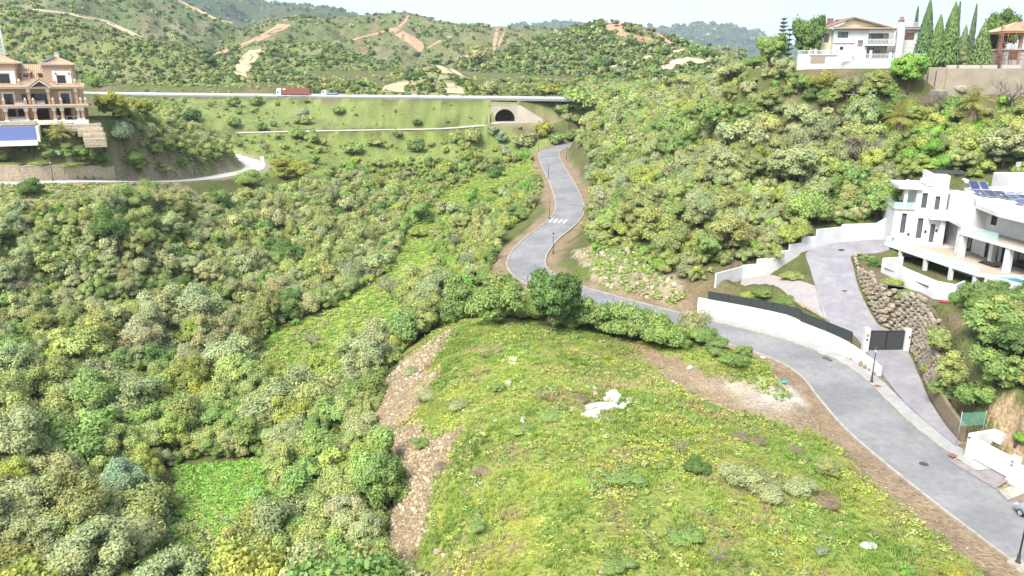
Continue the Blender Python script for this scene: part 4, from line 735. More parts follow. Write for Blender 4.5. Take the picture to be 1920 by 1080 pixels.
# ---------------------------------------------------------------- flat-roofed white house on the right
PA = pz(1668, 455, 14.0); A = Plane(PA, -0.28); PM = pz(1795, 482, 14.0); M = Plane(PM, math.atan2(98 - 107.7, 67.2 - 66.0))
mh = empty('modern_house', PA, 0, 'white flat-roofed modern house with glass balustrades and roof solar panels at the right edge', 'house')
KA = dict(parent=mh, loc=(0, 0, 0), rz=A.th); KM = dict(parent=mh, loc=PM - PA, rz=M.th)
def AX(u, v=420): return A(u, v)[0]
def MX(u, v=470, y=0): return M(u, v, y)[0]
def W(p): return (p[0] - PA.x, p[1] - PA.y)      # world plan -> house frame
xa0, xa1, xu0 = AX(1671, 440), AX(1770, 440), AX(1717, 380)
wn = []
for u0, u1, v0, v1 in ((1689, 1698.5, 400, 437), (1719, 1729.5, 409, 447), (1743, 1752, 420, 454.5), (1728.5, 1738.5, 362, 390), (1752, 1761, 368, 407)): wn.append(A.rect(u0, v0, u1, v1))
a = wall_holes(MB(), xa0, xa1, -2.2, 5.6, 0, 0.35, wn[:3]); a.box(xa0, xa0 + 0.35, 0.35, 9, -2.2, 5.6).box(xa1 - 0.35, xa1, 0.35, 9, -2.2, 5.6).box(xa0 + 0.35, xa1 - 0.35, 8.65, 9, -2.2, 5.6); a.build('lower_wall', white, **KA)
a = wall_holes(MB(), xu0, xa1 - 0.3, 5.601, 9.15, 0.02, 0.37, wn[3:]); a.box(xu0, xu0 + 0.35, 0.37, 8.8, 5.601, 9.15).box(xa1 - 0.65, xa1 - 0.3, 0.37, 8.8, 5.601, 9.15).box(xu0 + 0.35, xa1 - 0.65, 0.37, 8.8, 8.6, 9.0); a.build('upper_wall', white, **KA)
for r in wn: a_ = window(mh, *r, 0.2, gl=greyglass, bars=0); a_.rotation_euler.z = A.th
MB().box(xa0 - 0.2, xu0, -0.2, 6, 5.45, 5.62).build('side_balcony_floor', tilefloor, **KA); MB().box(xa0 + 0.1, xu0 + 0.6, -0.6, 7, 8.75, 9.2).build('side_balcony_roof', white, **KA)
x = AX(1699, 370); MB().box(x - 0.25, x + 0.25, 0.1, 0.6, 5.62, 8.75).build('column', white, **KA)
a = MB().box(xa0 - 0.15, xu0, -0.16, -0.13, 5.63, 6.65).box(xa0 - 0.16, xa0 - 0.13, -0.12, 5.9, 5.63, 6.65); a.build('glass_panel', clearg, **KA)
xt0, xt1 = AX(1753, 345), AX(1782, 345); MB().box(xt0, xt1, 0.5, 8.5, 9.151, 10.9).build('roof_tower', white, **KA); MB().box(AX(1742, 345), xt0 - 0.01, 1.5, 6, 9.151, 9.8).build('roof_parapet', white, **KA)
MB().box(xt0 + 0.4, xt1 + 3.5, 3.0, 8.2, 10.902, 10.98).build('tower_roof_edge', framem, **KA)
for u, v in ((1703, 439), (1735, 434), (1755.5, 432), (1674, 448)): lx, lz = A(u, v); MB().box(lx - 0.14, lx + 0.14, -0.14, -0.002, lz - 0.2, lz + 0.2).build('wall_light', framem, **KA)
# link wall between the two wings, entrance recess, canopy
def world(pl, x, y): q = pl.P + pl.d * x + pl.n * y; return (q.x - PA.x, q.y - PA.y)
La, Lb = world(A, xa1 + 0.02, 0.1), world(M, 0.0, 2.2); Lc, Ld = world(M, 0, 9), world(A, xa1 + 0.02, 9)
MB().prism([La, Lb, Lc, Ld], 4.75, 8.15).build('link_wall', white, mh, (0, 0, 0))
Ra, Rb = world(A, xa1 + 1.2, 2.0), world(M, 0.0, 4.2); MB().prism([Ra, Rb, Lc, Ld], -2, 4.7).build('entrance_recess_wall', white, mh, (0, 0, 0))
MB().prism([world(A, xa1 - 2.6, -1.1), world(A, xa1 - 0.2, -1.6), world(M, -1.2, 0.6), Lb, La, world(A, xa1 - 2.6, -0.01)], 4.25, 4.74).build('entrance_canopy', white, mh, (0, 0, 0))
ex, ey = (Vector(Ra) * 0.45 + Vector(Rb) * 0.55); ed = (Vector(Rb) - Vector(Ra)).normalized(); dr = MB().obox(Vector((ex, ey)) - ed * 0.9 - Vector((ed.y, -ed.x)) * -0.12, Vector((ex, ey)) + ed * 0.9 - Vector((ed.y, -ed.x)) * -0.12, 0.2, 0.0, 3.4).build('entrance_door', darkglass, mh, (0, 0, 0))
for q in (world(M, -2.2, 1.6), world(A, xa1 - 0.6, -0.7)): MB().box(q[0] - 0.3, q[0] + 0.3, q[1] - 0.3, q[1] + 0.3, 0.01, 4.25).build('column', white, mh, (0, 0, 0))
# main wing facing the drive
SE = 26.0
bd = 3.4
g_holes = [(0.5, 3.2, 0.02, 3.1), (3.7, 12.6, 0.02, 3.1), (13.4, 15.5, 0.02, 3.1)]
a = wall_holes(MB(), -0.2, SE, 0.012, 3.4, bd + 0.4, bd + 0.75, g_holes); a.box(-0.2, 0.15, bd + 0.75, 13, 0.012, 3.4).box(SE - 0.3, SE, bd + 0.75, 13, 0.012, 3.4); a.build('ground_floor_wall', white, **KM)
for h, n in zip(g_holes, (1, 5, 0)): o = window(mh, *h, bd + 0.5, bars=n, name='sliding_door'); o.location = PM - PA; o.rotation_euler.z = M.th
MB().box(0.16, SE - 0.31, 8.5, 8.7, 0.02, 3.39).build('inner_wall', mat('dim_interior', (0.12, 0.11, 0.10), 0.9), **KM)
for u, y in ((1795, 0.0), (1885, 0.0)): x = MX(u, 490, y); MB().box(x - 0.38, x + 0.38, y, y + 0.75, 0.012, 3.4).build('column', white, **KM)
x = 4.0; MB().box(3.2, 3.9, 2.2, 2.9, 0.012, 3.4).build('column', white, **KM)
MB().box(-0.3, SE, -0.15, 13, 3.402, 3.9).build('first_floor_slab', white, **KM); MB().box(-0.2, SE, -0.05, bd + 0.29, 3.902, 3.94).build('balcony_floor', tilefloor, **KM)
u_holes = [(0.8, 2.0, 5.0, 7.0), (11.2, 15.4, 3.95, 7.0)]
a = wall_holes(MB(), -0.3, SE, 3.904, 7.3, bd + 0.3, bd + 0.65, u_holes); a.box(-0.3, 0.05, 0.0, bd + 0.3, 3.942, 7.3).box(-0.3, 0.05, bd + 0.65, 13, 3.904, 7.3).box(SE - 0.3, SE, bd + 0.65, 13, 3.904, 7.3); a.build('first_floor_wall', white, **KM)
for h, n in zip(u_holes, (0, 1)): o = window(mh, *h, bd + 0.4, bars=n, name='window'); o.location = PM - PA; o.rotation_euler.z = M.th
MB().box(0.06, SE - 0.31, 9.0, 9.2, 3.94, 7.29).build('inner_wall', MATS['dim_interior'], **KM)
MB().prism([(-0.1, 1.6), (6.6, -0.4), (SE, -0.4), (SE, 13), (-0.1, 13)], 7.302, 7.95).build('roof_slab', white, **KM)
a = MB(); b = 0.3
for x0, x1_, y0, y1_ in ((0.4, SE, 3.6, 3.9), (0.4, 0.7, 3.9, 13), (SE - 0.3, SE, 3.9, 13)): a.box(x0, x1_, y0, y1_, 7.952, 8.35)
a.build('roof_parapet', white, **KM)
for k in range(4):
    x0 = 0.1 + k * 1.75; MB().box(x0, x0 + 1.7, -0.02, 0.0, 3.96, 5.0).build('glass_panel', clearg, **KM)
rwp = [pz(u, v, 22.5) for u, v in ((1806, 352), (1905, 348), (1990, 352), (1990, 392), (1900, 392), (1830, 374))]; MB().prism([W(p) for p in rwp], 7.97, 8.5).build('roof_deck', white, mh, (0, 0, 0)); MB().prism([W(pz(u, v, 22.5)) for u, v in ((1808, 352.5), (1905, 348.6), (1985, 352.5), (1985, 364), (1832, 362))], -2.2, 7.965).build('rear_wing', white, mh, (0, 0, 0))
for p in ([(1815, 339), (1832, 339), (1839, 355), (1822, 355)], [(1834, 339), (1849, 340), (1856, 356), (1841, 355)], [(1820, 355), (1840, 355.6), (1856, 369), (1837, 366)], [(1841, 356), (1859.5, 356.5), (1874.5, 369.5), (1857, 369)], [(1860.5, 357), (1879, 358), (1897, 374.5), (1876, 370)], [(1880, 358), (1897, 358.5), (1902.5, 363), (1884, 363)], [(1898, 358.5), (1914, 358.5), (1921, 363), (1904, 363.5)], [(1884, 364), (1902, 364.5), (1915, 372), (1898, 374)], [(1903, 364), (1921, 365), (1930, 372), (1916, 372)], [(1899, 375), (1916, 373), (1932, 380), (1916, 384)]):
    zz = (23.9, 23.9, 22.75, 22.75) if p[0][1] < 345 else (23.1, 23.1, 22.7, 22.7); q = [pz(u, v, z) - PA for (u, v), z in zip(p, zz)]; a = MB(); lo = [v - Vector((0, 0, 0.05)) for v in q]; a.poly(q[::-1]).poly(lo)
    for i in range(4): a.poly([q[i], q[(i + 1) % 4], lo[(i + 1) % 4], lo[i]])
    sp = a.build('solar_panel', steel, mh, (0, 0, 0.0)); c = sum((Vector(v) for v in q), Vector()) / 4; b = MB(); b.poly([c + (v - c) * 0.94 + Vector((0, 0, 0.012)) for v in q][::-1]); b.build('cells', solarm, sp)
for q in ((1818, 352), (1850, 352)): c = pz(*q, 22.3) - PA; MB().tube([c + Vector((0, 0, -0.45)), c + Vector((0, 0, 0.9))], 0.05, 5).build('panel_support', steel, mh, (0, 0, 0))
c = pz(1813, 340, 23.2) - PA; MB().tube([c, c + Vector((0.35, 1.6, 0))], 0.32, 12).build('water_tank', pvcw, mh, (0, 0, 0))
bx_ = pz(1895, 352, 22.3) - PA; MB().box(bx_.x, bx_.x + 8, bx_.y, bx_.y + 5, -2.2, 10.2).build('roof_tower', white, mh, (0, 0, 0)); MB().box(bx_.x + 1.3, bx_.x + 2.8, bx_.y - 0.5, bx_.y - 0.01, 8.3, 9.3).build('air_conditioner', pvcw, mh, (0, 0, 0)); MB().box(bx_.x + 3.3, bx_.x + 4.5, bx_.y - 0.05, bx_.y - 0.003, 8.4, 9.2).build('window', darkglass, mh, (0, 0, 0))
MB().tube([(bx_.x + 0.9, bx_.y + 0.5, 10.2), (bx_.x + 0.9, bx_.y + 0.5, 12.2)], 0.05, 5).box(bx_.x + 0.5, bx_.x + 1.3, bx_.y + 0.45, bx_.y + 0.55, 11.6, 12.4).build('antenna', steel, mh, (0, 0, 0))
# terrace and what carries it
TF = [(60.0, 117.6), (61.4, 109), (62.4, 103), (63.4, 98.2), (64.6, 97.4), (67.5, 97.5), (68.2, 90), (84, 88), (84, 118), (70, 117.5), (66, 119)]
MB().prism([W(p) for p in TF], -0.45, -0.005).build('terrace_slab', white, mh, (0, 0, 0)); MB().prism([W((p[0] + 0.3, p[1])) for p in TF[:8]] + [W((72, 90)), W((72, 112))], -0.004, 0.01).build('terrace_floor', tilefloor, mh, (0, 0, 0))
edge = [Vector(W(p)) for p in TF[:4]]; 
for i in range(3):
    n = 4; d = (edge[i + 1] - edge[i]) / n
    for k in range(n): MB().obox(edge[i] + d * (k + 0.02) + Vector((0.12, 0)), edge[i] + d * (k + 0.98) + Vector((0.12, 0)), 0.025, 0.012, 1.0).build('glass_panel', clearg, mh, (0, 0, 0))
for x0, y0, x1_, y1_ in ((60.15, 117.7, 63.2, 116.9), (63.3, 116.9, 66.0, 116.1)): MB().obox(W((x0, y0)), W((x1_, y1_)), 0.025, 0.012, 1.0).build('glass_panel', clearg, mh, (0, 0, 0))
for p in ((60.9, 114), (61.8, 108.3), (62.6, 103), (63.6, 98.9)): q = W(p); MB().box(q[0] - 0.25, q[0] + 0.25, q[1] - 0.25, q[1] + 0.25, -2.4, -0.452).build('column', white, mh, (0, 0, 0))
MB().prism([W(p) for p in ((65.5, 116.5), (66.2, 108), (67.4, 98.4), (84, 90), (84, 117))], -2.4, -0.453).build('basement_wall', white, mh, (0, 0, 0))
MB().prism([W(p) for p in ((66.1, 113.5), (66.35, 110.5), (66.5, 110.5), (66.25, 113.5))], -2.39, -0.7).build('basement_door', greyglass, mh, (-0.5, 0, 0))
pw = [(63.7, 97.1), (66.2, 90.2), (74.5, 91.4), (72.5, 97.2)]; pi_ = [(64.3, 96.7), (66.6, 90.9), (73.8, 91.9), (72.0, 96.7)]
a = MB()
for i in range(4): j = (i + 1) % 4; a.v += [(*W(pw[i]), -2.3), (*W(pw[j]), -2.3), (*W(pw[j]), 0.06), (*W(pw[i]), 0.06), (*W(pi_[i]), 0.06), (*W(pi_[j]), 0.06), (*W(pi_[i]), -0.6), (*W(pi_[j]), -0.6)]; n = len(a.v) - 8; a.f += [(n, n + 1, n + 2, n + 3), (n + 3, n + 2, n + 5, n + 4), (n + 4, n + 5, n + 7, n + 6)]; a.sm += [False] * 3
a.build('pool_wall', white, mh, (0, 0, 0)); MB().poly([(*W(p), -0.12) for p in pi_]).build('pool_water', waterm, mh, (0, 0, 0))
# white ramp wall in the yard, building leftovers
rw = [(57.2, 106.2), (53.9, 105.4), (54.2, 99), (55.2, 93.6), (57.2, 92.6), (59.6, 94.8)]; e = empty('ramp_wall', (*rw[1], 11.6), 0, 'low white curved ramp wall in the yard below the modern house terrace', 'wall'); a = MB()
for (p, q), (h0, h1) in zip(zip(rw[:-1], rw[1:]), ((2.8, 2.8), (2.8, 2.8), (2.8, 2.6), (2.6, 2.4), (2.4, 2.3))): a.obox((p[0] - rw[1][0], p[1] - rw[1][1]), (q[0] - rw[1][0], q[1] - rw[1][1]), 0.25, -0.5, h0, None, h1)
a.build('wall_body', white, e); MB().obox((-0.05, -1.0), (0.95, -10.8), 0.32, 1.55, 1.63).build('dark_slot', framem, e)
e = empty('debris_board', (*pz(1855, 497, 14.03)[:2], 14.012), M.th, 'stack of dark boards lying on the modern house terrace', 'boards')
for k in range(3): MB().box(-1.6 + 0.2 * k, 1.2 + 0.25 * k, -0.5 + 0.05 * k, 0.4, 0.14 * k, 0.14 * k + 0.12).build('board', framem, e)
p = pz(1785, 566, 11.9); tag(MB().tube([(-1.6, 0, 0), (-0.8, -0.3, 0), (0.2, -0.1, 0), (1.2, 0.4, 0)], 0.14, 8).build('corrugated_hose', redm, None, (p.x, p.y, 11.95)), 'red corrugated hose lying in the yard at the end of the ramp wall', 'hose')
p = pz(1800, 552, 11.9); tag(MB().box(-0.5, 0.5, -0.4, 0.4, 0, 0.5).box(-0.3, 0.6, -0.2, 0.5, 0.502, 0.75).build('building_sack', pvcw, None, (p.x + 1, p.y, 11.8), 0.4), 'white building sacks beside the ramp wall end', 'sacks')
# ---------------------------------------------------------------- boundary walls, fence, gates
bp = [(1340, 546, 7.9), (1390, 523, 8.7), (1417, 518, 8.9), (1452, 506, 9.7), (1477, 492, 10.7), (1500, 478, 11.7), (1528, 466, 12.6), (1575, 455, 13.1), (1640, 448, 13.5)]
B3 = [pz(*b) for b in bp]; bw = empty('boundary_wall', B3[0], 0, 'long stepped white wall climbing along the drive to the modern house', 'wall')
for i, (p, q) in enumerate(zip(B3[:-1], B3[1:])):
    p_, q_ = p - B3[0], q - B3[0]; top = max(p.z, q.z) + (2.05 if i < 6 else 2.7) - B3[0].z; MB().obox(p_ + (q_ - p_) * 0.0, q_, 0.28 + 0.006 * (i % 2), min(p_.z, q_.z) - 1.2, top).build('wall_section', white, bw)
p_, q_ = B3[-1] - B3[0], pz(1668, 450, 13.5) - B3[0] + Vector((0.8, 1.2, 0)); MB().obox(p_, q_, 0.28, p_.z - 1, p_.z + 2.7, None, q_.z + 4.3).build('wall_section', white, bw)
FW = [p for p in MAIN if 80.5 < p.y < 109.5 and p.x > 22]; fo = []
for i, p in enumerate(FW):
    d = FW[min(i + 1, len(FW) - 1)] - FW[max(i - 1, 0)]; s = Vector((d.y, -d.x, 0)).normalized(); fo.append(Vector((p.x + s.x * 5.5, p.y + s.y * 5.5, 5.1)))
fo = [p for p in fo if p.y > 81.6 and p.y < 109]
def ftop(y): return float(np.interp(y, [80, 81.5, 86, 88.5, 91, 98, 98.6, 104, 109], [6.35, 6.4, 6.6, 6.9, 7.15, 7.6, 8.0, 7.8, 7.45]))
fw = empty('front_wall', fo[len(fo) // 2], 0, 'curving white front wall between the pavement and the modern house drive', 'wall'); o0 = fo[len(fo) // 2]; a = MB()
a = MB(); n_ = len(fo)
nrm = [Vector((-(fo[min(i + 1, n_ - 1)] - fo[max(i - 1, 0)]).y, (fo[min(i + 1, n_ - 1)] - fo[max(i - 1, 0)]).x, 0)).normalized() * 0.15 for i in range(n_)]
for p, k in zip(fo, nrm):
    q = p - o0; t = ftop(p.y) - 5.1; a.v += [tuple(q + k + Vector((0, 0, -0.6))), tuple(q + k + Vector((0, 0, t))), tuple(q - k + Vector((0, 0, t))), tuple(q - k + Vector((0, 0, -0.6)))]
for i in range(n_ - 1):
    for j in range(3): a.f.append((i * 4 + j, i * 4 + j + 1, i * 4 + j + 5, i * 4 + j + 4)); a.sm.append(False)
a.f += [(3, 2, 1, 0), (n_ * 4 - 4, n_ * 4 - 3, n_ * 4 - 2, n_ * 4 - 1)]; a.sm += [False, False]; a.build('wall_body', white, fw)
for u in (1381, 1398):
    i = min(range(n_), key=lambda i: abs(float(proj([fo[i]])[0][0]) - u)); p = fo[i] - o0; k = nrm[i].normalized() * 0.16; d = Vector((nrm[i].y, -nrm[i].x, 0)).normalized()
    sgn = 1 if (CAM - fo[i]).dot(k) > 0 else -1; c = p + k * sgn + Vector((0, 0, 0.95)); MB().obox(c - d * 0.45, c + d * 0.45, 0.05, c.z - 0.3, c.z + 0.35).build('meter_box', mat('grey_meter_box', (0.6, 0.61, 0.62), 0.5), fw)
fp = [p for p in fo if p.y > 88.6]; fe = empty('screen_fence', fp[len(fp) // 2], 0, 'dark mesh screen fence on top of the white front wall', 'fence'); o1 = fp[len(fp) // 2]; st_ = fp[::2]
for p, q in zip(st_[:-1], st_[1:]):
    b = min(ftop(p.y), ftop(q.y)) - 5.1; b0, b1 = ftop(p.y + 0.01) - o1.z, ftop(q.y - 0.01) - o1.z; hgt = 1.35 if p.y < 98.4 else 1.25
    bb = max(b0, b1) if abs(b0 - b1) > 0.3 else None; MB().obox(p - o1, q - o1, 0.03, (bb or b0) + 0.02, (bb or b0) + hgt, (bb or b1) + 0.02, (bb or b1) + hgt).build('mesh_panel', greynet, fe)
    r = p - o1; MB().box(r.x - 0.05, r.x + 0.05, r.y - 0.05, r.y + 0.05, b0 - 0.3, b0 + hgt + 0.08).build('post', framem, fe)
gl_, gr_ = pz(1621, 656, 6.38), pz(1697, 656, 6.42); gd = (gr_ - gl_); gd.z = 0; glen = gd.length; gth = math.atan2(gd.y, gd.x); ge = empty('entrance_gate', gl_, gth, 'dark double gate between two white pillars across the drive', 'gate')
for x, h, nm in ((0, 2.95, 'l'), (glen, 2.9, 'r')):
    c = MB().box(x - 0.33, x + 0.33, -0.33, 0.33, -0.6, h).build('pillar', white, ge)
    if nm == 'l': MB().box(x - 0.16, x + 0.16, -0.36, -0.331, 1.9, 2.25).build('letter_box', mat('brass_letter_box', (0.55, 0.33, 0.10), 0.5), c); MB().box(x - 0.1, x + 0.1, -0.36, -0.331, 1.35, 1.6).build('intercom', framem, c)
    else: MB().box(x + 0.05, x + 0.22, -0.36, -0.331, 1.7, 2.0).build('intercom', framem, c)
for x0, x1_ in ((0.36, glen / 2 - 0.02), (glen / 2 + 0.02, glen - 0.36)):
    lf = MB().box(x0, x0 + 0.08, -0.06, 0.06, 0.05, 2.6).box(x1_ - 0.08, x1_, -0.06, 0.06, 0.05, 2.6).box(x0 + 0.08, x1_ - 0.08, -0.06, 0.06, 2.5, 2.6).box(x0 + 0.08, x1_ - 0.08, -0.06, 0.06, 0.05, 0.15).build('gate_leaf', framem, ge)
    for k in range(11): MB().box(x0 + 0.08, x1_ - 0.08, -0.03, 0.03, 0.16 + k * 0.213, 0.16 + k * 0.213 + 0.195).build('slat', mat('dark_gate_slat', (0.075, 0.08, 0.08), 0.6, var=0.1), lf)
# lower white gate and wall beside the parked car
lg = pz(1818, 856, 5.2); ln = pz(1892, 897, 5.2); gd = ln - lg; gth = math.atan2(gd.y, gd.x); ln_ = gd.length; we = empty('sliding_gate', lg, gth, 'white horizontal-board sliding gate beside the parked silver car', 'gate')
for k in range(7): MB().box(0.42, ln_ - 0.1, -0.05, 0.05, 0.06 + k * 0.29, 0.06 + k * 0.29 + 0.283).build('gate_board', pvcw, we)
pe = empty('gate_wall', lg, gth, 'white posts and wall on both sides of the lower sliding gate', 'wall')
for x, h in ((0.05, 2.35), (ln_ + 0.25, 2.3)): MB().box(x - 0.35, x + 0.35, -0.3, 0.3, -0.4, h).build('pillar', white, pe)
MB().box(-0.3, 0.05, 0.302, 2.9, -0.2, 2.35).box(0.06, 0.9, 2.4, 2.9, 1.3, 2.35).build('side_wall', white, pe); MB().box(ln_ + 0.61, ln_ + 12, -0.16, 0.16, -0.5, 1.75).build('wall_body', white, pe)
for z in (1.75, 1.4): MB().box(ln_ + 0.1, ln_ + 0.35, -0.34, -0.302, z, z + 0.22).build('house_number_plate', mat('plate_grey', (0.35, 0.36, 0.42), 0.5), pe)
MB().box(-0.2, -0.02, -0.34, -0.302, 1.9, 2.05).build('intercom', framem, pe)
gn = empty('netting', lg + Vector((0.6, 2.2, 1.5)), 0.1, 'green netting above the lower sliding gate', 'net'); MB().box(-0.6, 1.9, 0, 0.02, 0.6, 2.0).build('net_sheet', greennet, gn)
for x in (-0.6, 1.9): MB().tube([(x, 0.05, -1.2), (x, 0.05, 2.1)], 0.035, 5).build('stake', steel, gn)
p = hit(1903, 838); 
if p: tag(MB().tube([(0, 0, -0.5), (0, 0, 3.2)], 0.12, 8).build('timber_post', mat('old_timber', (0.22, 0.15, 0.11), 0.9, var=0.2), None, p), 'brown timber post standing in the earth behind the lower gate', 'post')
# apron in front of the lower gate
ap = [pz(1780, 866, 5.0), pz(1808, 852, 5.08), pz(1895, 899, 5.08), pz(1866, 917, 5.0)]; MB().poly([tuple(p + Vector((0, 0, 0.05))) for p in ap][::-1]).build('gate_apron', mat('stained_concrete', (0.32, 0.28, 0.27), 0.9, var=0.25, scale=1.2, bump=0.3, bscale=12), None)['kind'] = 'structure'
MB().prism([tuple(pz(u, v, 5.1)[:2]) for u, v in ((1871, 921), (1900, 913), (1925, 925), (1890, 940))], 4.8, 5.24).build('kerb', kerbm, road)
# ---------------------------------------------------------------- dry stone retaining wall along the drive
fr = [DG[i, -1] for i in range(len(DG))]; i0 = 2 * 8; i1 = 9 * 8 + 4
SW = [Vector(p) for p in fr[i0:i1 + 1]]; off = []
for i, p in enumerate(SW):
    d = SW[min(i + 1, len(SW) - 1)] - SW[max(i - 1, 0)]; s = Vector((d.y, -d.x, 0)).normalized(); off.append((p + s * 0.45, s, Vector((d.x, d.y, 0)).normalized()))
L_ = [0]
for (p, _, _), (q, _, _) in zip(off[:-1], off[1:]): L_.append(L_[-1] + (Vector(p) - Vector(q)).xy.length)
def sw_at(l):
    l = min(max(l, 0), L_[-1] - 1e-3); i = max(k for k in range(len(L_) - 1) if L_[k] <= l); t = (l - L_[i]) / max(1e-6, L_[i + 1] - L_[i]); return off[i][0].lerp(off[i + 1][0], t), off[i][1], off[i][2]
boulder = mat('rough_wall_stone', (0.50, 0.41, 0.29), 0.95, var=0.35, scale=1.4, bump=0.9, bscale=5, col2=(0.40, 0.36, 0.29), dscale=0.7)
def rock_mesh(seed, m, sub=2, boxy=0.55):
    r = np.random.default_rng(seed); b = bmesh.new(); bmesh.ops.create_icosphere(b, subdivisions=sub, radius=1); pl = unit(9, r); of = r.uniform(0.62, 0.95, 9)
    for v in b.verts:
        c = np.array(v.co); c = np.sign(c) * np.abs(c) ** boxy * 0.9
        for n, o in zip(pl, of):
            e = c @ n - o
            if e > 0: c = c - n * e
        v.co = c
    me = bpy.data.meshes.new('rock'); b.to_mesh(me); b.free(); me.materials.append(m); return me
RK = [rock_mesh(i, boulder, 1 if i < 4 else 2) for i in range(6)]
swall = empty('dry_stone_wall', off[len(off) // 2][0], 0, 'rough dry stone retaining wall of large blocks right of the modern house drive', 'wall'); o2 = off[len(off) // 2][0]
r = random.Random(3); row = 0; ns = 0; z = 0.0
while z < 7.4:
    h = r.uniform(0.48, 0.72); l = -r.uniform(0, 0.8)
    while l < L_[-1]:
        w_ = r.uniform(0.7, 1.5); p, s, d = sw_at(l + w_ / 2); top = min(12.5 + 0.5 * math.sin(l * 0.5), p.z + 7.4) if l > 8 else min(12.5, p.z + 2.6 + l * 0.55)
        if p.z + z + h * 0.5 < top and ns < 298:
            o = link('stone', r.choice(RK), swall, p + s * (0.14 * z + 0.15 + r.uniform(-.06, .06)) + Vector((0, 0, z + h / 2)) - o2); o.rotation_euler = (r.uniform(-.08, .08), r.uniform(-.08, .08), math.atan2(d.y, d.x)); o.scale = (w_ * 0.54, 0.42, h * 0.56); ns += 1
        l += w_ * 0.98
    z += h * 0.95
bk = MB(); 
for i in range(0, len(off) - 1, 2):
    (p, s, d), (q, s2, _) = off[i], off[min(i + 2, len(off) - 1)]; pt_, qt = (min(12.3, p.z + 7.2) if L_[i] > 8 else min(12.3, p.z + 2.4 + L_[i] * 0.55)), (min(12.3, q.z + 7.2) if L_[i] > 8 else min(12.3, q.z + 2.4 + L_[min(i + 2, len(off) - 1)] * 0.55))
    bk.poly([p + s * 0.3 - o2 - Vector((0, 0, .5)), q + s2 * 0.3 - o2 - Vector((0, 0, .5)), Vector((q.x, q.y, qt)) + s2 * (0.3 + 0.14 * (qt - q.z)) - o2, Vector((p.x, p.y, pt_)) + s * (0.3 + 0.14 * (pt_ - p.z)) - o2])
    bk.poly([Vector((p.x, p.y, pt_)) + s * (0.3 + 0.14 * (pt_ - p.z)) - o2, Vector((q.x, q.y, qt)) + s2 * (0.3 + 0.14 * (qt - q.z)) - o2, Vector((q.x, q.y, qt)) + s2 * 3.2 - o2, Vector((p.x, p.y, pt_)) + s * 3.2 - o2])
bk.build('earth_backing', mat('earth', (0.19, 0.15, 0.09), 0.95, var=0.3, scale=1.5, bump=0.6, bscale=5), swall)
# low earth-coloured wall along the foot of the drive
ew = [Vector(p) for p in fr[2:i0 + 4:2]]; e = empty('earth_wall', ew[0], 0, 'low earth-coloured concrete wall between the lower drive and the bank', 'wall'); a = MB()
for k, (p, q) in enumerate(zip(ew[:-1], ew[1:])): s = Vector((0.45, 0.1, 0)); a.obox(p + s - ew[0], q + s - ew[0], 0.4, -0.5, 1.5 + 0.12 * k, None, 1.5 + 0.12 * (k + 1))
a.build('wall_body', mat('earthy_concrete', (0.30, 0.235, 0.155), 0.95, var=0.25, scale=1.6, bump=0.6, bscale=7), e)
# strip of stones that edges the branch drive
kb = [Vector(p) for p in BG[:, -1]]; e = empty('stone_edging', kb[len(kb) // 2], 0, 'low stone edging along the branch of the drive behind the fence', 'edging'); o3 = kb[len(kb) // 2]; es = [rock_mesh(40 + i, mat('pale_edging_stone', (0.46, 0.38, 0.27), 0.95, var=0.25, scale=2), 1) for i in range(3)]
for i in range(len(kb) - 1):
    for t in (0.25, 0.75): q = kb[i].lerp(kb[i + 1], t); o = link('stone', r.choice(es), e, q - o3 + Vector((0, -0.1, 0.05))); o.scale = (0.42, 0.22, 0.22); o.rotation_euler.z = r.uniform(0, 3)
# ---------------------------------------------------------------- palettes (leaf colours)
PAL = dict(grey=(0.42, 0.455, 0.22), olive=(0.395, 0.44, 0.155), mid=(0.285, 0.39, 0.12), dark=(0.16, 0.25, 0.075), yellow=(0.41, 0.47, 0.12), bright=(0.28, 0.46, 0.09), khaki=(0.39, 0.405, 0.17), gold=(0.38, 0.39, 0.085), blue=(0.32, 0.40, 0.235), brown=(0.36, 0.29, 0.19))
WORD = dict(grey='grey-green', olive='olive-green', mid='mid-green', dark='dark green', yellow='yellow-green', bright='bright green', khaki='khaki', gold='golden olive', blue='blue-green', brown='brownish')
def tint(c, s=0.12):
    k = 1 + random.uniform(-s, s); return tuple(x * k * (1 + random.uniform(-s, s) * 0.5) for x in PAL[c])
TAKEN = []                           # plan circles already planted
def put(name, kind, u, v, wpx, hk, c, label, cat='shrub', group=None, trunk=True, var=None, far=False):
    vb = v + 0.40 * wpx * hk; P = hit_any(u, vb) if far else (hit(u, vb) or hit(u, vb + 6))
    if P is None: return None
    t = float(proj([P])[2][0]); r = wpx / 2 * t / FPX / 1.08
    TAKEN.append((P.x, P.y, r)); return plant(name, kind, (P.x, P.y, P.z - 0.05 * r), r, hk, tint(c, 0.05), label, cat, group, trunk=trunk, var=var)
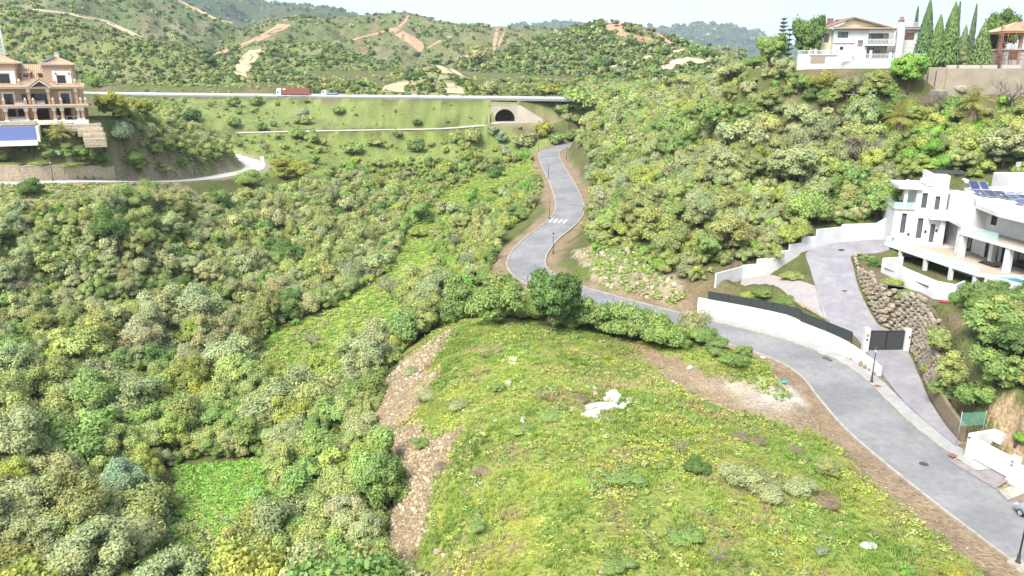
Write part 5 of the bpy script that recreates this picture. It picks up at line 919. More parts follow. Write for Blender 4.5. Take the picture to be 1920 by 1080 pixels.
# ---------------------------------------------------------------- plants one can point at
for row in [
 ('big', 1040, 556, 138, 1.15, 'dark', 'largest dark green rounded tree at the far edge of the plot, hiding the road bend'),
 ('round', 866, 552, 110, 1.1, 'mid', 'mid-green leafy bush at the left end of the row behind the plot'),
 ('round', 938, 556, 116, 1.1, 'mid', 'mid-green leafy bush touching the big dark tree on its left'),
 ('olive', 808, 582, 90, 1.1, 'olive', 'olive-green bush just left of the tip of the plot'),
 ('round', 1122, 580, 100, 1.15, 'mid', 'mid-green bush touching the big dark tree on its right'),
 ('dark', 1180, 592, 96, 1.1, 'mid', 'dense green bush second to the right of the big dark tree'),
 ('dark', 1240, 612, 86, 1.1, 'mid', 'dense green bush between the plot and the road, near its visible curve'),
 ('loose', 1298, 596, 74, 1.4, 'khaki', 'sparse brownish bush in front of the white front wall end'),
 ('round', 1278, 630, 50, 0.9, 'mid', 'low green bush at the foot of the sparse brownish bush'),
 ('olive', 384, 738, 104, 1.0, 'gold', 'golden olive rounded tree alone in the middle of the ravine'),
 ('loose', 568, 724, 52, 1.1, 'blue', 'spiky pale blue-green bush right of the golden olive tree'),
 ('olive', 178, 1040, 190, 0.9, 'grey', 'pale grey-green wild olive tree cut by the lower edge, leftmost corner'),
 ('olive', 36, 945, 160, 1.0, 'grey', 'silvery grey wild olive tree at the left edge near the bottom'),
 ('round', 140, 935, 110, 1.0, 'yellow', 'bright yellow-green tree between two grey olives, lower left'),
 ('olive', 232, 905, 120, 0.95, 'blue', 'blue-grey leafy tree beside the dry stream bed'),
 ('olive', 30, 800, 190, 1.0, 'grey', 'large grey-green wild olive tree cut by the left edge'),
 ('olive', 120, 770, 120, 1.0, 'olive', 'olive-green tree right of the large olive at the left edge'),
 ('olive', 200, 790, 110, 1.0, 'grey', 'grey-green tree above the blue-grey tree'),
 ('olive', 560, 865, 110, 1.5, 'olive', 'tall olive-green tree between the green clearing and the rubble bank'),
 ('olive', 650, 895, 130, 1.2, 'olive', 'olive-green tree right against the lower rubble bank'),
 ('olive', 480, 1020, 130, 1.1, 'olive', 'olive-green tree below the bright green clearing'),
 ('olive', 590, 1030, 120, 1.1, 'olive', 'olive-green tree at the lower edge left of the rubble'),
 ('olive', 665, 1040, 120, 1.1, 'mid', 'greener tree at the lower edge beside the rubble foot'),
 ('olive', 676, 690, 100, 1.1, 'grey', 'grey-green tree beside the upper rubble bank'),
 ('olive', 640, 770, 120, 1.0, 'mid', 'mid-green tree left of the middle of the rubble bank'),
 ('olive', 480, 800, 110, 0.95, 'mid', 'mid-green spreading tree above the bright green clearing'),
 ('round', 748, 1065, 90, 0.8, 'grey', 'grey bush at the lower edge at the foot of the rubble'),
 ('dark', 60, 346, 54, 0.9, 'dark', 'dark round bush below the road under the tan house'),
 ('dark', 206, 415, 86, 1.0, 'dark', 'dark green leafy tree on the left slope below the road'),
 ('round', 332, 535, 60, 0.8, 'gold', 'yellowish rounded bush in the middle of the left slope'),
 ('olive', 358, 500, 56, 1.0, 'grey', 'pale rounded tree above the yellowish bush on the left slope'),
 ('round', 98, 478, 96, 0.9, 'olive', 'pale green tree near the left edge under a bare branch'),
 ('dark', 225, 352, 54, 0.9, 'olive', 'olive-green round bush right below the stone wall end'),
 ('dark', 278, 347, 44, 1.0, 'mid', 'green bush beside the road right of the stone wall'),
 ('dark', 470, 330, 60, 0.8, 'mid', 'dark green bush at the bend of the left road'),
 ('round', 546, 312, 88, 0.7, 'gold', 'broad yellowish olive bush right of the road sign'),
 ('far', 438, 189, 24, 1.1, 'mid', 'left of two upright bushes by the motorway edge'), ('far', 482, 187, 26, 1.0, 'mid', 'right of two upright bushes by the motorway edge'),
 ('far', 436, 227, 28, 0.9, 'mid', 'round bush on the bank just above the service road, left part'), ('far', 362, 214, 38, 0.7, 'dark', 'wide dark bush on the bank near the tan house trees'),
 ('far', 493, 236, 22, 1.1, 'mid', 'upright bush standing at the service road edge'), ('far', 570, 211, 30, 0.9, 'blue', 'bluish bush in the middle of the motorway bank'),
 ('far', 572, 224, 36, 0.6, 'olive', 'low olive bush under the bluish bush on the bank'), ('far', 635, 205, 24, 0.8, 'mid', 'dark round bush on the bank below the truck'),
 ('far', 558, 249, 30, 0.8, 'mid', 'left of two dark bushes under the service road'), ('far', 585, 257, 34, 0.8, 'mid', 'right of two dark bushes under the service road'),
 ('far', 745, 249, 20, 1.1, 'mid', 'small upright bush just below the service road, middle'), ('far', 785, 228, 20, 0.8, 'dark', 'small dark bush just above the service road'),
 ('far', 783, 271, 34, 1.0, 'dark', 'round dark green bush alone on the grass below the service road'), ('far', 661, 275, 40, 0.8, 'mid', 'dark bush with a bare patch below the service road'),
 ('far', 703, 264, 40, 0.5, 'olive', 'wide low olive bush between two dark bushes'), ('far', 856, 255, 30, 1.1, 'olive', 'left of two grey-green bushes left of the underpass forecourt'),
 ('far', 889, 253, 32, 1.1, 'olive', 'right of two grey-green bushes left of the underpass forecourt'), ('far', 925, 244, 20, 1.3, 'blue', 'small bluish bush at the corner of the underpass forecourt'),
 ('far', 943, 257, 26, 1.2, 'blue', 'bluish bush below the underpass forecourt'), ('far', 975, 238, 9, 1.2, 'blue', 'tiny bush on the forecourt edge in front of the wing wall'),
 ('far', 932, 319, 36, 1.0, 'dark', 'dark round bush on the valley side left of the road'), ('far', 590, 297, 20, 1.2, 'mid', 'small upright bush right of the yellowish olive bush'),
 ('far', 1020, 242, 34, 1.2, 'gold', 'golden olive tree at the foot of the wing wall'), ('far', 985, 260, 50, 0.8, 'khaki', 'wide khaki bush below the golden olive tree'),
 ('far', 1045, 260, 32, 0.9, 'mid', 'green bush where the road curves to the underpass'), ('far', 1076, 250, 40, 0.7, 'mid', 'low wide green bush behind the top of the road'), ('far', 947, 284, 22, 1.1, 'blue', 'small bluish bush in the bright green gully'),
 ('round', 787, 395, 66, 0.9, 'mid', 'large green bush in the middle of the valley floor'), ('olive', 830, 388, 38, 1.0, 'grey', 'pale grey bush right of the large valley bush'), ('dark', 706, 392, 34, 1.0, 'mid', 'green bush on the left rim of the valley floor'),
 ('olive', 856, 416, 46, 1.0, 'olive', 'olive bush on the valley floor above a bare grey shrub'), ('round', 783, 432, 48, 0.7, 'yellow', 'yellow-green bush below the large valley bush'), ('round', 925, 432, 70, 1.0, 'olive', 'rounded olive bush beside the dirt verge of the road'),
 ('round', 905, 310, 30, 0.9, 'olive', 'olive bush left of the dark round valley bush'), ('big', 1700, 135, 86, 1.1, 'bright', 'bright green leafy tree below the cypresses'),
 ('olive', 1466, 130, 50, 1.0, 'grey', 'grey-green tree under the left end of the hilltop terrace'),
 ('round', 1538, 148, 70, 0.9, 'gold', 'golden green bush below the hilltop balustrade'), ('dark', 1532, 172, 52, 0.9, 'dark', 'dark bluish bush under the golden green bush'), ('round', 1640, 150, 70, 0.8, 'olive', 'olive bush below the white garden wall on the hilltop'),
 ('round', 1650, 205, 56, 0.9, 'dark', 'dark bush left of the nearer palm on the hillside'), ('round', 1545, 68 + 24, 24, 0.9, 'mid', 'small green shrub at the corner of the hilltop house'), ('big', 1485, 310, 120, 0.9, 'grey', 'broad silver-green olive tree on the right hillside'),
 ('big', 1390, 260, 120, 1.0, 'grey', 'large silver-green olive crown high on the right hillside'), ('big', 1345, 215, 90, 1.0, 'mid', 'large mid-green crown on the upper right hillside'), ('big', 1520, 225, 110, 0.9, 'grey', 'pale silver-green crown left of the palm with the dry skirt'), ('big', 1610, 260, 90, 1.0, 'olive', 'olive crown right of the pale silver crown'),
 ('big', 1500, 290, 70, 1.0, 'dark', 'dark glossy bush in the middle of the right hillside'), ('big', 1640, 370, 90, 1.1, 'mid', 'dark tree mass behind the end of the white boundary wall'), ('big', 1600, 330, 80, 1.2, 'mid', 'green tree behind the bare grey tree'), ('round', 1480, 430, 80, 0.9, 'yellow', 'pale yellow-green bush right behind the stepped white wall'), ('olive', 1440, 470, 70, 1.0, 'olive', 'olive bush behind the lower steps of the white wall'),
 ('big', 1880, 275, 110, 0.9, 'grey', 'grey-green tree behind the flat-roofed house at the right edge'), ('round', 1745, 300, 80, 0.5, 'yellow', 'yellow-green flowering ground bush above the flat-roofed house'), ('big', 1800, 300, 80, 0.8, 'olive', 'olive tree behind the roof of the flat-roofed house'),
 ('big', 1862, 600, 120, 0.9, 'mid', 'large green bush above the stone retaining wall at the right edge'), ('big', 1790, 690, 96, 1.0, 'olive', 'olive-green bush at the lower end of the stone wall'), ('big', 1865, 680, 110, 1.0, 'mid', 'dense green bush in the bank above the lower gate'), ('big', 1910, 640, 110, 1.0, 'dark', 'darkest bush at the right edge above the lower gate'), ('big', 1825, 735, 90, 0.9, 'mid', 'green bush hanging over the earth wall by the pavement'),
 ('big', 1765, 640, 80, 1.0, 'olive', 'olive bush leaning over the stone wall right of the gate'), ('big', 1770, 730, 70, 1.0, 'mid', 'green bush above the earth wall, nearest the dark gate'), ('round', 1745, 690, 36, 0.9, 'yellow', 'small yellow-green weed clump at the foot of the stone wall'), ('big', 1835, 560, 70, 0.7, 'olive', 'olive bush top in front of the small pool'), ('round', 1640, 492, 46, 0.7, 'dark', 'dark green hedge at the left end of the dry stone wall'), ('round', 1625, 482, 34, 0.8, 'mid', 'green hedge end beside the upper drive'), ('mat', 1670, 520, 50, 0.8, 'yellow', 'yellow-flowered plant trailing over the top of the dry stone wall'), ('mat', 1700, 540, 50, 0.9, 'mid', 'green creeper hanging down the dry stone wall'), ('mat', 1640, 560, 26, 1.0, 'mid', 'green creeper low on the dry stone wall near the drive'),
 ('mat', 1490, 510, 56, 0.5, 'olive', 'weedy triangle of plants between the two arms of the drive'), ('round', 1430, 548, 46, 0.6, 'mid', 'green shrub between the fence and the branch drive, left'), ('round', 1475, 565, 50, 0.6, 'mid', 'green shrub between the fence and the branch drive, middle'), ('mat', 1405, 545, 40, 0.8, 'yellow', 'yellow-flowered shrub near the left end of the fence'),
 ('round', 1345, 645, 60, 0.7, 'mid', 'low green bush beside the road across from the meter boxes'), ('loose', 1375, 668, 66, 0.7, 'mid', 'wide low bush at the corner of the bare patch'), ('round', 1395, 655, 40, 0.8, 'mid', 'small green bush nearest the road kerb'),
 ('far', 1085, 186, 74, 0.8, 'mid', 'green bush hiding the right end of the motorway'), ('far', 1122, 188, 64, 0.8, 'olive', 'olive bush right of the hidden motorway end'), ('far', 1050, 202, 34, 0.9, 'mid', 'green bush on the bank above the wing wall'), ('far', 1140, 190, 40, 0.9, 'mid', 'green bush on the slope right beyond the motorway end'),
 ('round', 265, 305, 46, 0.8, 'olive', 'olive bush on the brown bank right of the stone wall'), ('round', 305, 312, 40, 0.7, 'khaki', 'khaki bush on the brown bank above the left road'), ('round', 340, 305, 34, 0.8, 'mid', 'green bush on the brown bank near the lamp'), ('round', 290, 278, 44, 0.9, 'mid', 'mid-green bush high on the brown bank'),
 ('round', 1585, 152, 64, 0.8, 'khaki', 'khaki bush under the middle of the white terrace wall'), ('round', 1620, 160, 60, 0.8, 'olive', 'olive bush under the right part of the white terrace wall'), ('olive', 1555, 178, 64, 0.9, 'olive', 'olive tree on the slope below the terrace stairs'), ('olive', 1500, 150, 60, 0.9, 'mid', 'green tree below the shaded garage of the hilltop terrace'), ('round', 1670, 175, 60, 0.8, 'mid', 'green bush below the bright green leafy tree'),
 ('olive', 1430, 188, 70, 0.9, 'olive', 'olive tree on the bare slope left below the hilltop terrace'), ('round', 1472, 196, 64, 0.8, 'grey', 'grey-green bush on the bare slope left below the hilltop terrace'), ('round', 1400, 205, 60, 0.8, 'mid', 'mid-green bush at the lower edge of the bare hilltop slope'),
 ('round', 1912, 815, 40, 1.3, 'bright', 'bright green creeper at the right edge behind the lower gate'),
 ('olive', 232, 245, 62, 1.2, 'blue', 'blue-grey tree on the bank right of the tan house'), ('big', 215, 195, 70, 1.0, 'gold', 'golden green tree behind the right corner of the tan house'), ('big', 265, 205, 60, 0.9, 'gold', 'golden green rounded tree right of the tan house'), ('olive', 280, 250, 50, 1.2, 'grey', 'grey-green tree at the right end of the bank'), ('round', 250, 290, 60, 0.9, 'mid', 'green bush at the foot of the blue-grey trees'), ('round', 180, 150, 26, 1.3, 'bright', 'bright green tree behind the tan house'), ('round', 193, 290, 40, 0.9, 'mid', 'green bush at the corner of the stone garden wall'), ('olive', 320, 232, 40, 0.9, 'grey', 'grey-green bush on the bank left of the wide dark bush'), ('dark', 375, 300, 28, 0.9, 'olive', 'round bush beside the lamp post on the left road')]:
    kind, u, v, wpx, hk, c, lab = row
    put('tree' if ' tree' in lab else 'bush', kind, u, v, wpx, hk, c, lab, 'tree' if ' tree' in lab else 'bush', trunk=(wpx > 50 and kind in ('olive', 'big')))
for u, v, wpx, hk, c, lab in ((897, 103, 48, 1.15, 'khaki', 'tall khaki tree alone on the far slope above the motorway'), (925, 162, 32, 1.1, 'khaki', 'smaller khaki tree just above the motorway'), (440, 88, 26, 0.9, 'mid', 'dark tree at the top of the sandy track'), (394, 110, 28, 0.9, 'dark', 'dark tree in the valley left of the sandy track'),
    (965, 95, 22, 0.9, 'dark', 'dark bush left of the hill with the red track'), (1002, 103, 18, 1.0, 'dark', 'second dark bush left of the hill with the red track'), (1124, 48, 20, 0.9, 'dark', 'dark bush on the crest beside the red bare patch'), (1191, 49, 10, 1.3, 'dark', 'small dark tree on the crest right of the red patch'), (1030, 166, 60, 0.5, 'gold', 'yellow flowering bush behind the end of the motorway'), (1125, 118, 40, 0.8, 'dark', 'dark bush clump at the foot of the far right hill'), (1222, 132, 30, 0.9, 'mid', 'round bush on the pale slope of the far right hill'), (1160, 133, 26, 0.8, 'blue', 'bluish bush on the pale slope of the far right hill'), (1245, 95, 34, 0.7, 'dark', 'dark bushes beside the red track end'), (1310, 92, 30, 0.9, 'mid', 'bush on the skyline right of the red track'), (1330, 100, 24, 1.0, 'dark', 'dark bush on the skyline near the hilltop garden'), (705, 26, 7, 1.0, 'dark', 'tiny tree on the far ridge left of the summit'), (815, 112, 30, 0.5, 'mid', 'low bush at the top of the small sandy track')):
    put('tree' if ' tree' in lab else 'bush', 'far', u, v, wpx, hk, c, lab, 'tree' if ' tree' in lab else 'bush', trunk=False, far=True)
def put_t(name, kind, u, v, wpx, t, c, label, cat='tree', trunk=True):     # crown seen against the sky: its distance comes from what stands beside it
    P = pt(u, v, t); r = wpx / 2 * t / FPX / 1.08; zg = drop(P.x, P.y); hk = min(1.9, max(0.7, (P.z - zg) / (0.85 * r))); TAKEN.append((P.x, P.y, r)); return plant(name, kind, (P.x, P.y, zg), r, hk, tint(c, 0.05), label, cat, trunk=trunk)
put_t('tree', 'big', 1515, 72, 66, 168, 'dark', 'dense dark green round tree left of the hilltop house'); put_t('tree', 'big', 1447, 96, 66, 176, 'mid', 'tall green tree at the left end of the hilltop terrace'); put_t('tree', 'olive', 1797, 112, 46, 163, 'grey', 'clipped grey-green dome tree on the hilltop wall'); put_t('tree', 'round', 1415, 118, 60, 190, 'mid', 'green tree on the skyline left of the tiered conifer'); put_t('cedar', 'big', 1880, 52, 74, 178, 'dark', 'dark spreading cedar beside the unfinished house'); put_t('cedar', 'big', 1858, 80, 54, 176, 'dark', 'lower dark cedar crown left of the unfinished house'); put_t('tree', 'round', 1850, 108, 36, 172, 'yellow', 'yellow-green shrub at the foot of the wide cone cypress')
# crest tree shaped like a parasol
P = hit_any(1155, 50)
if P:
    e = empty('umbrella_tree', P, 0, 'small parasol-shaped tree on the crest above the red patch', 'tree'); t = float(proj([P])[2][0]); s = 6 * t / FPX; e.scale = (s, s, s)
    MB().tube([(0, 0, -0.2), (0, 0, 1.4)], [0.14, 0.09], 5).build('trunk', BARK, e); c = link('crown', CR['far'][0], e, (0, 0, 0.9)); c.color = (*PAL['brown'], 1); c.scale = (1, 1, 0.7)
# ---------------------------------------------------------------- scrub regions: (pixel polygon of the bases, radius range, tries, spacing, kinds, colours, where)
REG = [
 ([(-160, 620), (450, 600), (640, 600), (800, 548), (850, 566), (820, 610), (756, 660), (690, 740), (692, 860), (722, 930), (722, 1250), (-220, 1250)], (1.7, 5.6), 7000, 0.70, [('olive', 7), ('round', 3), ('dark', 1)], [('grey', 5), ('olive', 6), ('mid', 3), ('yellow', 1), ('khaki', 1)], 'in the ravine at the lower left'),
 ([(-160, 405), (0, 405), (250, 385), (350, 378), (480, 370), (620, 352), (700, 380), (760, 430), (740, 520), (640, 600), (450, 600), (-160, 620)], (1.0, 3.3), 11000, 0.70, [('olive', 5), ('round', 4), ('dark', 2), ('loose', 1)], [('grey', 5), ('olive', 6), ('mid', 2), ('khaki', 2), ('dark', 1)], 'on the left slope below the road'),
 ([(620, 330), (700, 312), (900, 300), (1000, 300), (1015, 350), (1000, 395), (940, 440), (925, 500), (860, 560), (760, 520), (760, 430), (700, 380)], (1.2, 3.3), 2600, 1.22, [('olive', 3), ('round', 4), ('dark', 2), ('loose', 1)], [('grey', 3), ('olive', 5), ('mid', 4), ('yellow', 4), ('bright', 1)], 'in the valley left of the winding road'),
 ([(400, 256), (900, 246), (1000, 262), (990, 300), (700, 312), (480, 335), (420, 280)], (0.5, 1.7), 420, 1.5, [('far', 5), ('round', 1)], [('mid', 3), ('olive', 4), ('khaki', 2), ('yellow', 2)], 'on the grass below the service road'),
 ([(230, 190), (1060, 192), (915, 234), (380, 242), (250, 225)], (0.4, 1.3), 300, 1.8, [('far', 5)], [('mid', 3), ('olive', 4), ('khaki', 3)], 'on the motorway bank'),
 ([(1115, 320), (1090, 262), (1080, 212), (1150, 186), (1300, 170), (1400, 148), (1480, 142), (1560, 195), (1640, 240), (1660, 330), (1650, 415), (1560, 425), (1400, 495), (1330, 525), (1290, 535), (1220, 510), (1180, 470), (1110, 470), (1098, 430), (1118, 380)], (1.3, 4.2), 6000, 0.66, [('olive', 6), ('round', 4), ('dark', 2), ('loose', 1)], [('grey', 6), ('olive', 6), ('mid', 4), ('yellow', 2), ('khaki', 1)], 'on the hillside right of the winding road'),
 ([(1150, 186), (1300, 170), (1400, 148), (1300, 130), (1100, 165), (1040, 190), (1060, 235), (1090, 262)], (1.2, 2.6), 900, 0.85, [('far', 4), ('olive', 1)], [('grey', 4), ('olive', 5), ('mid', 4)], 'on the slope right of the motorway end'),
 ([(230, 195), (320, 195), (380, 250), (420, 285), (400, 318), (330, 328), (235, 328), (215, 290)], (0.9, 2.2), 12000, 0.85, [('round', 3), ('olive', 3), ('loose', 2)], [('olive', 5), ('khaki', 3), ('mid', 3), ('grey', 2)], 'on the bank between the tan house and the road bend'),
 ([(1800, 560), (1960, 560), (2150, 600), (2150, 840), (1960, 790), (1880, 770), (1800, 720), (1760, 690)], (1.3, 2.4), 1600, 0.75, [('round', 3), ('olive', 3)], [('mid', 4), ('olive', 3), ('dark', 2)], 'on the bank above the lower gate'),
 ([(1690, 215), (1960, 210), (2120, 215), (2120, 330), (1990, 330), (1700, 335), (1670, 280)], (1.2, 2.8), 2600, 0.8, [('round', 4), ('olive', 3), ('mat', 2)], [('yellow', 5), ('bright', 2), ('olive', 3), ('mid', 3)], 'on the slope behind the flat-roofed house'),
 ([(1480, 150), (1700, 170), (1700, 210), (1560, 195)], (1.0, 2.4), 900, 0.85, [('round', 3), ('olive', 2), ('loose', 2)], [('olive', 4), ('mid', 3), ('khaki', 3)], 'below the hilltop garden wall'),
 ([(870, 520), (960, 500), (975, 530), (1100, 560), (1280, 600), (1330, 628), (1330, 650), (1180, 632), (960, 596), (860, 590)], (1.0, 1.9), 900, 0.8, [('round', 4), ('dark', 3)], [('mid', 5), ('olive', 3), ('dark', 1)], 'in the row between the plot and the road'),
]
GULLY = [(430, 700), (500, 625), (640, 565), (730, 505), (760, 430), (830, 360), (900, 318), (1000, 300), (1010, 325), (930, 362), (860, 402), (815, 440), (800, 545), (740, 640), (670, 690), (560, 735), (465, 760)]
CLEAR = [[(280, 905), (340, 868), (505, 856), (520, 985), (470, 1030), (440, 1130), (300, 1130), (275, 1000)], [(290, 930), (330, 925), (335, 1010), (300, 1020)], GULLY, [(800, 470), (850, 440), (880, 470), (830, 520)], [(-50, 1010), (60, 1035), (100, 1100), (-50, 1100)],
    [(1090, 470), (1180, 445), (1290, 545), (1270, 575), (1130, 535)], [(930, 330), (1000, 318), (1005, 345), (940, 372)], PLOT] + RUBBLE + BARE
rl = [(MAIN, 6.2), (SERVICE, 3.4), (LOCAL, 4.6), (HIGHWAY, 13), (DRIVE, 5.2), (BRANCH, 3.5)]
NAMES = dict(olive='wild_olive_tree', round='leafy_bush', dark='dense_bush', loose='feathery_bush', mat='trailing_bush', far='small_bush')
WORDK = dict(olive='wild olive', round='rounded bush', dark='dense bush', loose='feathery bush', mat='trailing bush', far='round bush')
def pick(tab): return random.choices([a for a, _ in tab], [b for _, b in tab])[0]
CAND = []
GRIDC = {}
def clash(x, y, r, k):
    gi, gj = int(x // 6), int(y // 6)
    for a in range(gi - 2, gi + 3):
        for b in range(gj - 2, gj + 3):
            for X, Y, R in GRIDC.get((a, b), ()):
                if (X - x) ** 2 + (Y - y) ** 2 < (k * (R + r)) ** 2: return True
    return False
def occupy(x, y, r): GRIDC.setdefault((int(x // 6), int(y // 6)), []).append((x, y, r))
for x, y, r in TAKEN: occupy(x, y, r * 0.8)
for poly, (r0, r1), tries, sp, kinds, cols, where in REG:
    pl = np.array(poly, float); corners = [hit(u, v) or pt(u, v, 200) for u, v in poly]
    uu = RNG.uniform(pl[:, 0].min(), pl[:, 0].max(), tries * 6); vv = RNG.uniform(pl[:, 1].min(), pl[:, 1].max(), tries * 6)
    # even spread over the ground itself: sample plan positions in the region's bounds, keep those whose base lies in the polygon
    cx = np.array([c.x for c in corners]); cy = np.array([c.y for c in corners])
    X = RNG.uniform(cx.min() - 8, cx.max() + 8, tries * 3); Y = RNG.uniform(max(24, cy.min() - 6), cy.max() + 6, tries * 3); Z = ground_z(X, Y)
    U, Vv, T = proj(np.stack([X, Y, Z], 1)); ok = inpoly(U, Vv, poly)
    for c in CLEAR: ok &= ~inpoly(U, Vv, c)
    for line, d in rl: ok &= line_dist(X, Y, line)[0] > d + r0 * 0.5
    for pd in PADS: ok &= pdist(X, Y, pd[0]) > 1.5
    n = 0
    for x, y, z, u, v, t in zip(X[ok], Y[ok], Z[ok], U[ok], Vv[ok], T[ok]):
        r = r0 + (r1 - r0) * random.random() ** 1.5
        if clash(x, y, r, sp * 0.62): continue
        rd = min(line_dist(np.array([x]), np.array([y]), l)[0][0] - d for l, d in rl[:1])
        r = min(r, max(0.7, rd + 0.8 + r0 * 0.5))
        occupy(x, y, r); CAND.append((r / t, x, y, z, r, t, pick(kinds), pick(cols), where)); n += 1
        if n > tries // 4: break
LM = [('the golden olive tree', 384, 738), ('the green clearing', 420, 920), ('the dry stream bed', 315, 975), ('the blue-grey tree', 232, 905), ('the yellow-green tree', 140, 935), ('the upper rubble bank', 740, 720), ('the lower rubble bank', 760, 920), ('the tip of the plot', 850, 600), ('the pale blue-green bush', 568, 724), ('the yellowish slope bush', 332, 535), ('the dark slope tree', 206, 415), ('the pale rounded slope tree', 358, 500), ('the stone wall end', 222, 330), ('the left road bend', 450, 310), ('the white notice board', 493, 305), ('the large valley bush', 787, 395), ('the dark round valley bush', 932, 319), ('the zebra crossing', 1060, 414), ('the S bend verge', 945, 480), ('the big dark tree', 1040, 560), ('the green gully', 640, 610), ('the left edge', 0, 700), ('the lower left corner', 0, 1060), ('the ravine top', 760, 520), ('the broad silver olive', 1485, 310), ('the high silver crown', 1390, 260), ('the dark glossy bush', 1500, 290), ('the stepped white wall', 1500, 460), ('the rocky cutting', 1180, 510), ('the crosswalk bank', 1130, 420), ('the top road bend', 1050, 285), ('the wing wall', 1000, 225), ('the underpass', 945, 215), ('the container lorry', 566, 172), ('the round dark bank bush', 783, 271), ('the yellowish olive bush', 546, 312), ('the tan house', 150, 220), ('the fan palm', 1683, 220), ('the skirted palm', 1818, 195), ('the hilltop terrace', 1500, 130), ('the hillside crest', 1290, 185), ('the white villa roof', 1800, 340), ('the lower gate', 1850, 810), ('the dry stone wall', 1740, 620), ('the bare grey tree', 1610, 290), ('the yellow-green wall bush', 1480, 430), ('the motorway end', 1060, 188), ('the two motorway bushes', 460, 188), ('the wide dark bank bush', 362, 214)]
def where_of(u, v):
    n, lu, lv = min(LM, key=lambda l: (l[1] - u) ** 2 + (1.4 * (l[2] - v)) ** 2); dx, dy = u - lu, v - lv; far = 'well ' if math.hypot(dx, dy) > 75 else 'just '
    h = ('left' if dx < 0 else 'right') if abs(dx) > abs(dy) * 0.5 else ''; k = ('above' if dy < 0 else 'below') if abs(dy) > abs(dx) * 0.5 else ''
    return far + (k + ' and %s of ' % h if h and k else (h + ' of ' if h else k + ' ')) + n
CAND.sort(reverse=True); COUNT = {}; REST = []; SEEN = {}
for a, x, y, z, r, t, kind, c, where in CAND:
    if COUNT.get(kind, 0) >= (300 if kind != 'far' else 240): REST.append((x, y, z, r, c)); continue
    COUNT[kind] = COUNT.get(kind, 0) + 1
    rp = r * FPX / t; size = ['tiny', 'small', 'medium', 'large', 'very large'][int(np.searchsorted([9, 17, 28, 42], rp))]
    hk = random.uniform(0.88, 1.3); near = t < 165
    m = kind if (near or kind in ('loose', 'mat', 'far')) else ('far' if r / t < 0.011 else kind)
    cat = 'tree' if kind == 'olive' else 'bush'; form = 'squat ' if hk < 0.97 else 'tall ' if hk > 1.18 else ''
    u_, v_, _ = proj([(x, y, z + r * 0.6)]); wh = where_of(u_[0], v_[0]); lab = '%s %s%s %s %s' % (size, form, WORD[c], WORDK[kind], wh); SEEN[lab] = SEEN.get(lab, 0) + 1
    if SEEN[lab] > 1: lab = '%s largest %s' % (['', '', 'second', 'third', 'fourth', 'fifth', 'sixth', 'seventh', 'eighth', 'ninth', 'tenth'][min(SEEN[lab], 10)], lab)
    if len(lab.split()) > 16: lab = lab.replace(form, '').replace('and ', '')
    plant(NAMES[kind], m, (x, y, z - 0.06 * r), r, hk, tint(c), lab, cat, '%s plants %s' % (WORDK[kind].split()[0], where), trunk=(kind == 'olive' and r / t > 0.017))
print('PLANTS', COUNT, 'rest', len(REST))
# leafless shrubs and trees
for u, v, wpx, lab in ((1610, 290, 90, 'leafless grey tree on the right hillside near the boundary wall'), (45, 480, 40, 'leafless pale branch sticking out of the bushes at the left edge'), (35, 545, 60, 'leafless grey shrub at the left edge of the slope'), (585, 640, 46, 'leafless whitish shrub in the ravine beside the clearing'), (735, 545, 60, 'leafless grey shrub at the top of the ravine'), (850, 455, 36, 'leafless grey shrub on the valley floor'), (905, 398, 40, 'leafless grey shrub left of the zebra crossing'), (250, 820, 50, 'leafless brownish shrub in the lower ravine'), (1600, 170, 70, 'leafless grey-brown tree below the hilltop house'), (1685, 95, 56, 'brown leafless tree in front of the hilltop house'), (1895, 190, 90, 'brown leafless tree under the tan retaining wall'), (1405, 95, 44, 'leafless brownish tree on the skyline left of the hilltop house'), (1735, 200, 50, 'leafless pale shrub beside the rock under the tan wall'), (1280, 175, 50, 'leafless grey shrub on the crest of the right hillside'), (690, 345, 40, 'leafless grey shrub on the left rim of the valley'), (1550, 260, 40, 'leafless dark shrub among the silver crowns'), (1535, 400, 50, 'leafless pale stems behind the white wall')):
    P = hit(u, v + 0.35 * wpx)
    if P: bare(P, wpx * 0.62 * float(proj([P])[2][0]) / FPX, lab, cat='tree' if ' tree ' in lab else 'shrub', name='bare_tree' if ' tree ' in lab else 'bare_shrub')
